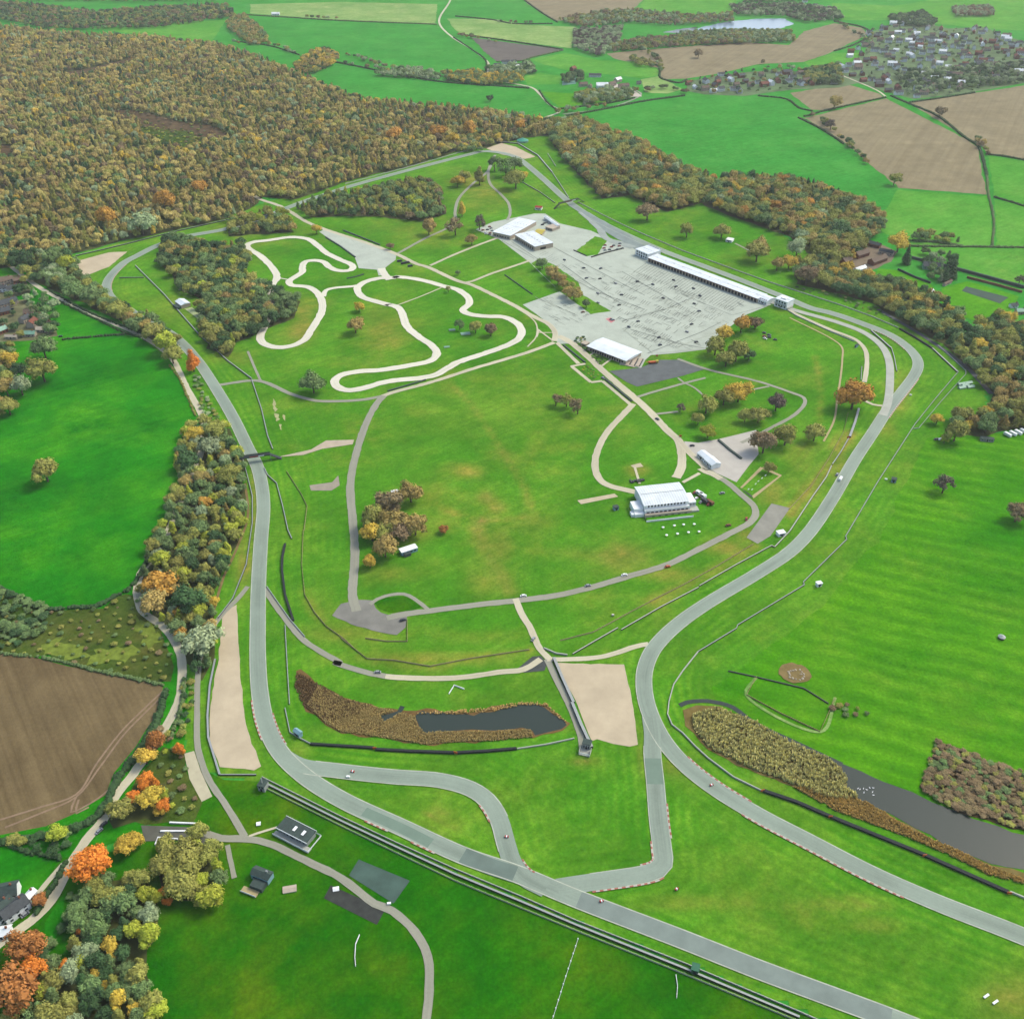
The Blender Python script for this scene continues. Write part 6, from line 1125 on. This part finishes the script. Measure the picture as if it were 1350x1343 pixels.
H = [('hedge between the small and the big left pasture', 'U 370,575 500,562 640,550 755,543', 2.2, 2.4, 'D'), ('hedge along the lower side of the public road above the small pasture', 'U 345,345 540,440 745,535 830,560', 1.8, 2, 'D'), ('hedge along the upper side of the public road by the left bend', 'U 300,290 500,400 690,480 840,540', 2, 2.4, 'D'), ('hedge at the lower edge of the left pasture', '- 0,775 30,790 67,803 100,801 127,799 165,780', 2.2, 3, 'D'), ('hedge on the right edge of the left pasture below the belt', '- 208,705 196,736 180,765 168,780', 2.4, 2.6, 'D'), ('hedge beside the public road on the right edge of the left pasture', '- 224,482 238,502 248,525 258,548', 1.6, 1.6, 'L'),
 ('rough hedge along the ploughed field and the public road', '- 218,912 210,945 185,990 155,1030 140,1062 120,1083 80,1098 40,1108 0,1112', 3, 4, 'D'), ('hedge on top of the ploughed field', '- 0,862 60,868 140,887 215,903', 1.8, 2.2, 'G'), ('hedge along the corner pasture by the lower left road', 'Y 430,270 330,250 200,225 100,190 0,150', 2.2, 2.4, 'D'), ('hedge beside the public road below the huge orange tree', 'Y 440,300 400,380 330,500 250,640', 2.5, 2.6, 'D'),
 ('hedge between the public road and the service track', '- 243,900 240,930 232,955 225,975', 2.2, 2.2, 'G'), ('far hedge on the left of the stubble field', '- 1053,156 1083,171 1112,190', 2.6, 3, 'D'), ('far hedge between the upper stubble and stubble fields', '- 1061,154 1090,146 1130,137 1168,129', 2.6, 3, 'D'), ('far hedge between the two right stubble fields', '- 1174,127 1205,140 1235,153 1272,182 1289,193 1296,212 1301,232', 2.8, 3.4, 'D'), ('far hedge continuing down beside the right meadows', '- 1301,232 1303,256 1310,290 1308,325', 2, 2.4, 'G'), ('far hedge below the right stubble field', '- 1300,204 1325,207 1352,212', 2.6, 3, 'D'), ('far hedge along the top of the right stubble field', '- 1198,136 1240,130 1284,123', 3, 3.4, 'D'), ('far hedge between the meadows at the right edge', '- 1310,260 1330,266 1352,273', 2.4, 3, 'D'), ('far hedge at the top right of the far green field', '- 1000,127 1035,131 1056,144 1070,147', 2.6, 3, 'D'), ('far hedge below the estate meadow', '- 1200,325 1280,326 1352,327', 2.6, 3, 'G'),
 ('far hedge between the two long green fields', '- 440,82 480,90 540,102 585,109 640,113 697,117', 3, 3.6, 'D'), ('far hedge at the farm road above the far green field', '- 745,154 800,144 850,134 902,127', 3, 3.2, 'D'), ('far hedge along the lane by the farm', '- 711,120 722,136 736,147', 2.4, 2.4, 'D'), ('far hedge below the pale rough field', '- 613,47 666,54 742,66', 2.8, 3, 'D'), ('far hedge above the pale rough field', '- 600,22 650,27 678,32 728,32', 2.8, 3, 'D'), ('far hedge right of the upper green field lane', '- 598,50 622,66 640,80 641,96', 2.4, 2.6, 'D'), ('far hedge along the top of the upper green field', '- 320,20 400,25 450,28 575,33', 3, 3, 'G'), ('far hedge at the right of the top left field', '- 690,0 715,18 735,30', 3, 3, 'D'), ('far hedge between meadow and long stubble field', '- 845,82 868,88 872,104 895,110 905,106', 3, 3.4, 'D'), ('far hedge between the dark ploughed field and the farm meadow', '- 742,67 700,77 687,81 655,82', 2.6, 2.8, 'G'), ('far hedge of the copse field', '- 310,55 355,61 395,73', 2.4, 2.8, 'D'), ('far hedge at the foot of the farm lower paddock', '- 836,130 800,137 740,144', 2.6, 2.8, 'D'), ('far hedge round the village paddock', '- 1100,68 1125,60 1148,46 1135,36 1100,29', 3, 3.4, 'D'), ('rough hedge in the estate meadow', '- 1200,318 1235,320 1268,326', 3, 4, 'G')]
for a in H: hedge(*a)
# ================================================================ ground cover: reeds and scrub
def tufts(name, polys, n, keys, label, hgt, wid, holes=()):
    vs = []; fs = []; tn = []
    for poly in polys:
        xs = [p.x for p in poly]; ys = [p.y for p in poly]; k = 0
        while k < n:
            x, y = hr.uniform(min(xs), max(xs)), hr.uniform(min(ys), max(ys))
            if not inside(poly, x, y) or any(inside(h_, x, y) for h_ in holes): n -= .0; k += .05; continue
            k += 1; a = hr.rand()*6.28; t = min(1, max(0, .5+.28*math.sin(x*.31+1.7*math.sin(y*.23))*math.cos(y*.37)+hr.normal()*.26)); h = hgt*hr.uniform(.5, 1.1)*(.5+t); w_ = wid*hr.uniform(.6, 1.3)
            for j in range(3):
                q = len(vs); b = a+j*2.1; dx, dy = math.cos(b)*w_, math.sin(b)*w_; vs += [(x-dx, y-dy, .3), (x+dx, y+dy, .3), (x+dx*.5+dy*1.1, y+dy*.5-dx*1.1, .3+h), (x-dx*.5+dy*1.1, y-dy*.5-dx*1.1, .3+h)]; fs.append((q, q+1, q+2, q+3)); tn += [t*.3, t*.3, t*1.15, t*1.15]  # tone drops at each foot, painting shade into the gaps between tufts
    o = mesh_obj(name, vs, fs, LEAF); at = o.data.attributes.new('tone', 'FLOAT', 'POINT'); at.data.foreach_set('value', np.array(tn, dtype=np.float32)); o['col'] = [v for v in keys]; tag(o, label, 'reeds', None, 'stuff'); return o
PONDS = [G('- 547,943 601,941 651,937 691,928 718,932 748,956 741,962 704,970 702,962 651,963 594,963 560,967 550,956'), G('- 501,944 524,937 529,930 533,932 522,944 508,952')]
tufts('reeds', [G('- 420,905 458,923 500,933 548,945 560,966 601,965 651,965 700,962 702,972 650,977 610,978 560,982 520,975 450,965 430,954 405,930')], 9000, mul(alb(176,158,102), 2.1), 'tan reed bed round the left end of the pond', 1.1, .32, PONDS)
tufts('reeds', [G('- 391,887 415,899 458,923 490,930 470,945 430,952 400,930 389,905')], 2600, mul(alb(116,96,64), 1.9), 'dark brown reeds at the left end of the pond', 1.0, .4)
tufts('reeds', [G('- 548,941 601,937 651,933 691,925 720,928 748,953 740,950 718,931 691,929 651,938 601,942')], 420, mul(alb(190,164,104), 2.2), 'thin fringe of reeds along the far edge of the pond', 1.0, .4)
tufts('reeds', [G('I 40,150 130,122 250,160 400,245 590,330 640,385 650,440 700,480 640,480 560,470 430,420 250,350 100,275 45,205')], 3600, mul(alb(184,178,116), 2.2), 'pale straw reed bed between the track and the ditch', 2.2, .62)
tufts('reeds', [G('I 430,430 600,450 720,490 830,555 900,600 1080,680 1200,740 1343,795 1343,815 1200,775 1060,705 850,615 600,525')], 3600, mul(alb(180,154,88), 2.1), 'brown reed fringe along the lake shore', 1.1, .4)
def bushes(name, s, n, rr, keys, label, d):
    ts = []
    for x, y in scatter(G(s), d, trng, 14): ts.append(dict(x=x, y=y, R=trng.uniform(*rr), v=trng.choice((0, 1, 2, 3, 4, 5, 11, 12)), rz=trng.uniform(0, 6.28), key=trng.choice(keys), zs=trng.uniform(.35, .7)))
    o = gn_wood(name, ts, label, 'scrub')
bushes('scrub', 'I 1000,255 1100,290 1230,340 1343,375 1500,420 1500,660 1343,600 1180,555 1080,525 1000,485 935,440 970,330', 0, (1.2, 2.8), 'BBBLBG', 'dark brown scrub on the bank above the lake', 2.1)
bushes('scrub', '- 0,780 65,806 130,804 168,784 186,792 210,832 226,862 218,896 140,884 60,866 0,858', 0, (.9, 2.4), 'GGBLGL', 'rough scrub between the pasture and the ploughed field', 6.5)
bushes('scrub', '- 0,775 30,790 66,805 60,830 30,850 0,858 -80,850 -80,780', 0, (2.2, 4.6), 'DGG', 'dark thicket at the left edge above the ploughed field', 4.6)
bushes('scrub', '- 205,960 218,965 243,994 250,1030 262,1058 235,1085 215,1040 205,1000', 0, (1.4, 2.6), 'LVBG', 'thin scrub left of the pale lay-by', 5)
bushes('scrub', 'Y 0,160 150,200 420,250 500,160 560,60 520,20 380,110 200,130 60,150', 0, (2.2, 4), 'DDGL', 'dark thicket beside the public road below the ploughed field', 4.5)
bushes('scrub', 'Y 470,480 550,500 520,640 440,760 340,860 260,1000 240,980 330,860 420,700', 0, (2, 3.6), 'DDG', 'dark undergrowth left of the lower left wood', 4.4)
bushes('scrub', '- 243,893 250,893 257,920 250,960 238,975 236,945', 0, (1.8, 3), 'GLD', 'bushes between the public road and the service track', 4)
bushes('scrub', 'D 760,130 790,150 850,290 880,330 850,340 800,320 780,220', 0, (1.6, 3), 'GKL', 'low bushes between the upper public road and the track', 4.5)
bushes('scrub', 'I 580,120 640,105 720,125 725,150 640,160', 0, (1.4, 2.4), 'LGB', 'low scrub patch on the right pasture', 4)
bushes('scrub', 'p 0,130 250,175 450,240 600,330 520,300 400,280 250,190 0,150', 0, (1.4, 2.6), 'GDL', 'low scrub along the verge outside the pit exit', 6)
bushes('scrub', '- 745,196 780,200 800,225 830,255 800,262 770,235 750,215', 0, (3, 5), 'BKG', 'thin undergrowth at the edge of the eastern wood', 7)
bushes('scrub', 'M 170,120 230,95 290,110 280,170 330,230 300,240 230,180', 0, (1.2, 2.2), 'DGL', 'shrub bed at the left end of the cafe', 3)
bushes('scrub', 'M 360,255 470,300 415,345 330,280', 0, (1.0, 1.8), 'DG', 'shrub bed below the cafe veranda', 3)
bushes('scrub', 'M 240,390 290,350 420,440 350,470', 0, (.8, 1.5), 'VGL', 'yellow green shrub bed beside the avenue', 3)
bushes('scrub', 'A 430,430 560,440 700,480 820,490 900,530 880,555 760,555 650,530 560,490 450,450', 0, (1.6, 4.2), 'BGPLD', 'scattered bushes in the bracken clearing of the western forest', 13)
bushes('scrub', 'A 560,500 760,520 800,560 740,600 640,570 540,530', 0, (1.4, 3.6), 'LVGB', 'low green scrub beside the bracken clearing', 8)
# ================================================================ vehicles and small things
def car(px, py, rz, mat, label, cat='car', Lc=4.3, h=1.45, van=False, group=None):
    r = empty('parked_car' if not van else 'van', P(px, py, GZ+.02), rz, label, cat, group); m = MB(); w_ = .9 if not van else 1.05
    m.box(-Lc/2, Lc/2, -w_, w_, .35, .85 if not van else 1.3); m.build('body', mat, r); m = MB()
    x0, x1 = (-Lc*.36, Lc*.24) if not van else (-Lc*.5, Lc*.3); z0 = .85 if not van else 1.3; z1 = h if not van else 2.4
    m.add([(x0, -w_*.95, z0), (x1+.5, -w_*.95, z0), (x1+.5, w_*.95, z0), (x0, w_*.95, z0), (x0+.3*(not van), -w_*.82, z1), (x1, -w_*.82, z1), (x1, w_*.82, z1), (x0+.3*(not van), w_*.82, z1)], [(4,5,6,7), (0,1,5,4), (1,2,6,5), (2,3,7,6), (3,0,4,7)]); m.build('cabin', GLASS if not van else mat, r)
    part(r, 'roof', mat, (x0+.35, x1-.05, -w_*.8, w_*.8, z1+.003, z1+.06)); part(r, 'windscreen', GLASS, (x1+.2, x1+.46, -w_*.7, w_*.7, z0+.1, z0+.5)) if van else None
    m = MB(); m.cyl((0, -.11, 0), (0, .11, 0), .34, .34, 10); first = None
    for sx in (-.31, .31):
        for sy in (-1, 1):
            if first is None: first = o = m.build('wheel', TYRE, r)
            else: o = first.copy(); COL.objects.link(o)
            o.location = (Lc*sx, sy*w_*.92, .34)
    return r
SILV = plain('silver_paint', alb(170,176,178), .35, .5, .05); NAVY = plain('dark_blue_paint', alb(40,52,70), .35, .5, .05)
car(1108, 632, 1.0, WHITE, 'white van stopped on the grass beside the right sweep', 'van', 6.2, 2.4, True); car(1103.5, 626, 1.0, SILV, 'small silver car just behind the white van', 'car')
car(1234.5, 579.5, .3, BLACKP, 'black pick-up on the grass below the right fence', 'car', 4.8); part(empty('trailer', P(1239, 580, GZ), .3, 'tiny white trailer beside the black pick-up', 'trailer'), 'body', WHITE, (-1.5, 1.5, -1, 1, .4, 1.5))
for a, b, rz, mt, lb in ((527, 345, .4, NAVY, 'dark van in the forecourt, left of three'), (532, 348, .5, BLACKP, 'black van in the forecourt, middle of three'), (537, 347, .4, BLACKP, 'black van at the right end of the forecourt group'), (541, 351.5, .5, NAVY, 'dark blue van nearest the gate road')): car(a, b, rz, mt, lb, 'van', 6.5, 2.4, True, 'dark vans in the forecourt')
for i, (a, b, rz, mt, lb) in enumerate(((690, 786, .2, WHITE, 'white car at the infield road junction'), (775, 772.5, .2, SILV, 'silver car on the infield road below the worn patch'), (823, 758.5, .3, WHITE, 'white car on the infield road left of the bend'), (984, 684.5, 1.3, REDP, 'red car parked on the bend below the pavilion'), (703, 843, 1.1, SILV, 'silver car on the centre road'), (952, 650.5, .2, SILV, 'silver car on the grass right of the pavilion'), (960, 693, .3, BRICK, 'brown car on the verge below the pavilion'), (880, 747.5, .3, ORNG, 'orange car beside the infield road'), (866.5, 553, -.9, NAVY, 'dark car on the avenue'), (795, 499, -.8, SILV, 'silver car on the avenue near the cafe'), (912.5, 588, .1, BLACKP, 'black car in the entrance of the pale yard'), (531, 818, .4, BLACKP, 'black car at the right end of the grey apron'), (137, 1087, 1.0, BLACKP, 'black car on the public road, upper one'), (131, 1096, 1.0, SILV, 'silver car on the public road behind a black one'), (498, 886.5, .0, SILV, 'silver car on the lakeside road'), (80, 444, .2, NAVY, 'dark car by the hamlet hedge'), (16, 408, .7, NAVY, 'dark blue car in the hamlet yard'), (806, 421.5, .1, BLACKP, 'black car beside the pink patch in the paddock'), (768.5, 412, .4, BRICK, 'brown car at the tip of the paddock grass island'), (791, 368, .4, BLACKP, 'black car alone in the middle of the paddock'))): car(a, b, rz, mt, lb, 'car', group='cars around the circuit')
pk = random.Random(4); KN = {0: (WHITE, 'white'), 1: (BLACKP, 'black'), 2: (SILV, 'silver'), 3: (NAVY, 'dark blue'), 4: (REDP, 'red')}
def lot(s, n, where, ang, dmin=5.0):
    pts = scatter(G(s), dmin, pk, 20)[:n]; byc = {}
    for x, y in pts: a, b, _ = proj(x, y); byc.setdefault(pk.randrange(5), []).append((a, b))
    for c, q in byc.items():
        q.sort()
        for i, (a, b) in enumerate(q):
            lb = f'{KN[c][1]} car {where}' if len(q) == 1 else f'{ORD[i] if i < len(q)-1 else "rightmost"} {KN[c][1]} car {where}'
            car(a, b, ang+pk.gauss(0, .15), KN[c][0], lb, 'car', group='cars '+where)
lot('K 165,385 260,370 270,430 220,445', 9, 'parked left of the white paddock halls', .2, 5); lot('K 1020,500 1180,490 1190,530 1060,545', 10, 'parked on the paddock grass island', .3, 5.5); lot('L 1000,1110 1080,1150 1090,1180 1010,1165', 6, 'parked on the hardstanding below the pit exit', -.5, 5); lot('N 505,470 560,480 640,570 590,580 530,560', 6, 'parked right of the pavilion', .9, 5); lot('Y 150,590 200,560 210,640 170,680', 3, 'parked by the lower left houses', 1.0, 4); lot('K 560,330 640,330 700,390 660,385', 5, 'parked between the paddock halls', .4, 5)
for i, (a, b, mt, lb) in enumerate(((922, 652, WHITE, 'white catering trailer right of the pavilion, upper one'), (926, 655, WHITE, 'white catering trailer right of the pavilion, lower one'), (929, 662, BLACKP, 'black catering trailer right of the pavilion'), (936, 664, RUST, 'brown catering trailer at the tip of the pavilion yard'))):
    r = empty('trailer', P(a, b, GZ), math.radians(-50), lb, 'trailer', 'catering trailers by the pavilion'); part(r, 'body', mt, (-3.2, 3.2, -1.3, 1.3, .6, 3)); part(r, 'hatch', DARK, (-2, 2, -1.36, -1.3, 1.4, 2.4)); part(r, 'tow_bar', STEEL, (3.2, 4.5, -.1, .1, .5, .65)); [part(r, 'wheel', TYRE, (-.4, .4, s*1.2-.15, s*1.2+.15, 0, .7)) for s in (-1, 1)]
r = empty('tractor', P(861, 479, GZ), .15, 'orange and yellow machine parked on the dark hardstanding', 'machine'); part(r, 'body', ORNG, (-5, 2.5, -1.3, 1.3, .8, 2.4)); part(r, 'cab', YELL, (2.7, 5.2, -1.2, 1.2, .8, 3)); part(r, 'arm', ORNG, (-7.5, -5, -.3, .3, 1.6, 2)); [part(r, 'wheel', TYRE, (x-.6, x+.6, s*1.35-.25, s*1.35+.25, 0, 1.2)) for s in (-1, 1) for x in (-3.5, 3.5)]
pc = random.Random(12); PC = {}
for x, y in scatter(G('K 700,560 1000,660 1343,740 L 300,700 820,930 620,1080 520,1200 240,1230 K 1080,1060 980,840 840,700'), 17, pc, 6)[:26]:
    a, b, _ = proj(x, y); PC.setdefault((pc.choice((1, 1, 3, 3, 2)), 'far' if b < 372 else ('middle' if b < 408 else 'near')), []).append((a, b))
for (c, row), q in PC.items():
    q.sort()
    for i, (a, b) in enumerate(q): car(a, b, pc.choice((.45, -.9))+pc.gauss(0, .1), KN[c][0], f'{"" if len(q) == 1 else (ORD[i]+" " if i < len(q)-1 else "rightmost ")}{KN[c][1]} car standing in the {row} part of the open paddock', 'car', group='cars on the open paddock')
# parasol tables below the pavilion
def parasol(px, py, label):
    r = empty('parasol_table', P(px, py, GZ), 0, label, 'table', 'white tables on the grass below the pavilion'); r.scale = (.75,)*3; m = MB(); m.cyl((0,0,2.0), (0,0,2.6), 1.5, .15, 8); m.build('parasol', WHITE, r); m = MB(); m.cyl((0,0,0), (0,0,2.6), .05, .05, 6); m.build('pole', STEEL, r); m = MB(); m.cyl((0,0,.7), (0,0,.76), .8, .8, 10); m.build('tabletop', WOODP, r)
NT8 = [(290,735,'leftmost of the upper row'), (370,722,'second of the upper row'), (435,715,'third of the upper row'), (510,712,'rightmost of the upper row'), (315,790,'leftmost of the lower row'), (392,780,'second of the lower row'), (470,770,'third of the lower row'), (545,765,'rightmost of the lower row')]
for a, b, lb in NT8: parasol(820+a/5.372, 560+b/5.372, 'white parasol table below the pavilion, '+lb)
for i, (a, b) in enumerate(((895, 462), (920, 465), (945, 425), (965, 405), (990, 385), (1015, 365))):
    r = empty('display_board', P(820+a/5.372, 560+b/5.372, GZ), .7, ['first', 'second', 'third', 'fourth', 'fifth', 'sixth'][i]+' small white board from the bottom of the framed lawn', 'board', 'white boards on the framed lawn'); part(r, 'panel', WHITE, (-.9, .9, -.08, .08, .5, 1.5)); part(r, 'post', STEEL, (-.6, -.5, -.05, .05, 0, .5), (.5, .6, -.05, .05, 0, .5))
# stones, feeder, birds
sr = random.Random(8); r = empty('stone_ring', P(1048, 889, GZ), 0, 'ring of pale stones in a worn patch on the right pasture', 'stones')
for i in range(16):
    a = i*.42; rr = sr.uniform(3.2, 6); m = MB(); q = IV*np.array([sr.uniform(.6, 1.2), sr.uniform(.6, 1.2), .6])*(1+hr.uniform(-.2, .2, (len(IV), 1))); m.add(q.tolist(), IF); o = m.build('stone', STONE, r); o.location = (rr*math.cos(a), rr*.9*math.sin(a), .3)
flat('worn_ring', [P(1048, 888)+Vector((10*math.cos(a*.314), 9*math.sin(a*.314), 0)) for a in range(20)], MUD, None, .6, seg=4)
r = empty('hay_feeder', P(1320, 841, GZ), .2, 'black cattle feeder alone on the right pasture', 'feeder'); m = MB(); m.cyl((0,0,0), (0,0,1.4), 2.2, 2.2, 12); m.build('drum', BLACKP, r); m = MB(); m.cyl((0,0,1.4), (0,0,2.6), 2.5, .3, 12); m.build('lid', STEEL, r)
for a, b, lb in ((1300, 1313, 'left white trough in the darker ring near the bottom right'), (1312, 1321, 'right white trough in the darker ring near the bottom right')):
    r = empty('trough', P(a, b, GZ), .5, lb, 'trough', 'white troughs in the darker ring'); part(r, 'basin', WHITE, (-1.6, 1.6, -.5, .5, .2, .7)); part(r, 'leg', BLACKP, (-1.4, -1.2, -.4, .4, -.1, .2), (1.2, 1.4, -.4, .4, -.1, .2))
BP = [(690,436),(697,440),(711,437),(724,441),(736,434),(749,434),(713,452),(747,450),(750,462)]; BL = ['farthest left of the swans', 'second swan from the left', 'third swan from the left', 'fifth swan from the left', 'sixth swan from the left', 'topmost swan at the right of the flock', 'swan nearest the lake shore in the flock middle', 'swan below the topmost one at the right', 'lowest swan at the right of the flock']
for (a, b), lb in zip(BP, BL):
    p = P(900+a/2.984, 893+b/2.984, .35); r = empty('swan', p, sr.uniform(0, 6), 'white '+lb+' on the lake', 'swan', 'swans on the lake'); m = MB(); q = IV.copy()*np.array([.85, .42, .36]); m.add(q.tolist(), IF); o = m.build('body', BIRD, r); o.location = (0, 0, .2); r.scale = (.62, .62, .62); m = MB(); m.cyl((.7,0,.3), (.95,0,.75), .12, .09, 6); m.cyl((.95,0,.75), (.85,0,1.15), .09, .07, 6); m.cyl((.8,0,1.15), (1.15,0,1.08), .1, .03, 6); m.build('neck', BIRD, r); part(r, 'tail', BIRD, (-1.15, -.7, -.15, .15, .25, .4))
# red ended marker boards on tyre walls and orange track markers
for a, b, lb in ((494, 987.5, 'orange marker board between the tyre walls below the reed bed'), (600.5, 993.5, 'orange marker board between the tyre walls below the pond'), (1005, 1043.5, 'orange marker board at the left end of the lake tyre wall'), (1094.5, 1078, 'orange marker board on the lake tyre wall, second from left'), (1218.5, 1129, 'orange marker board on the lake tyre wall, third from left'), (1330, 1178.5, 'orange marker board at the right end of the lake tyre wall'), (1118, 578, 'orange marker board below the large rust tree'), (897, 576, 'orange board by the avenue junction'), (866, 470, 'orange board beside the cafe terrace')):
    r = empty('marker_board', P(a, b, GZ), sr.uniform(-.3, .3), lb, 'board', 'orange marker boards'); part(r, 'panel', ORNG, (-1.1, 1.1, -.15, .15, .3, 2.0)); part(r, 'post', STEEL, (-.8, -.7, .16, .26, 0, 1.8), (.7, .8, .16, .26, 0, 1.8))
for a, b, lb in ((465, 1017, 'red and white block on the chicane entry'), (459, 1024, 'white block at the edge of the chicane entry'), (668, 1103, 'red and white block in the chicane bend'), (793, 1188, 'red block on the edge of the bottom straight'), (938, 1035, 'red block on the lower right sweep'), (1168, 632, 'white block on the spur of the right fence'), (808, 811, 'cream concrete lump on the grass above the right sweep'), (1200.5, 521, 'white post box at the outside of the right bend'), (513, 1191, 'white sign post at the road edge of the dark pad'), (892, 1172, 'red block at the outside of the hairpin')):
    r = empty('track_marker', P(a, b, GZ+.25), sr.uniform(-.5, .5), lb, 'marker', 'small trackside markers'); mt = REDP if 'red' in lb else (CREAM if 'cream' in lb else WHITE); part(r, 'block', mt, (-1.0, 1.0, -.5, .5, 0, .9)); part(r, 'stripe', WHITE, (-.3, .3, -.53, .53, .05, .93))
for a, b, w_, d, lb in ((596, 435, 3.4, 2, 'small pale tarpaulin on the grass in the eastern loop'), (613.5, 440, 5, 3, 'larger pale tarpaulin on the grass in the eastern loop'), (589, 457.5, 3, 1.6, 'pale tarpaulin outside the loop bend'), (382, 1172, 3.5, 2, 'pale brown box lid in the lower meadow'), (341, 1086, 1.2, 1.2, 'white water tank beside the service road junction'), (443, 1172, 1.6, 1.3, 'pink and white box on the patchy black pad')):
    r = empty('tarpaulin' if 'tarp' in lb else 'box', P(a, b, GZ), .2, lb, 'tarpaulin' if 'tarp' in lb else 'box'); m = MB(); m.gable(-w_, w_, -d, d, .5, 1.1, 0); m.build('cover', PALEG if 'tarp' in lb else (CREAM if 'brown' in lb else WHITE), r); part(r, 'base', CONC, (-w_*.95, w_*.95, -d*.95, d*.95, -.1, .5))
r = empty('sunken_gateway', P(840, 634, GZ), .2, 'dark clump of chairs and screens behind the pavilion', 'furniture')
for i in range(7): part(r, 'screen', BLACKP, (-6+i*1.8, -4.8+i*1.8, sr.uniform(-3, 0), sr.uniform(.4, 2.5), 0, 1.2))
# ================================================================ the air
hz = MB(); hz.box(-5600, 5600, -900, 9600, -1.2, CAM_H+25)
hm = bpy.data.materials.new('haze_air'); hm.use_nodes = True; ht = hm.node_tree; ht.nodes.clear()
ho = ht.nodes.new('ShaderNodeOutputMaterial'); hv = ht.nodes.new('ShaderNodeVolumePrincipled'); hv.inputs['Density'].default_value = 0.000040; hv.inputs['Color'].default_value = (.97, 1, .95, 1); hv.inputs['Anisotropy'].default_value = .2
ht.links.new(hv.outputs[0], ho.inputs['Volume'])
tag(hz.build('haze', hm), 'thin pale air over the whole landscape', 'haze', None, 'stuff')
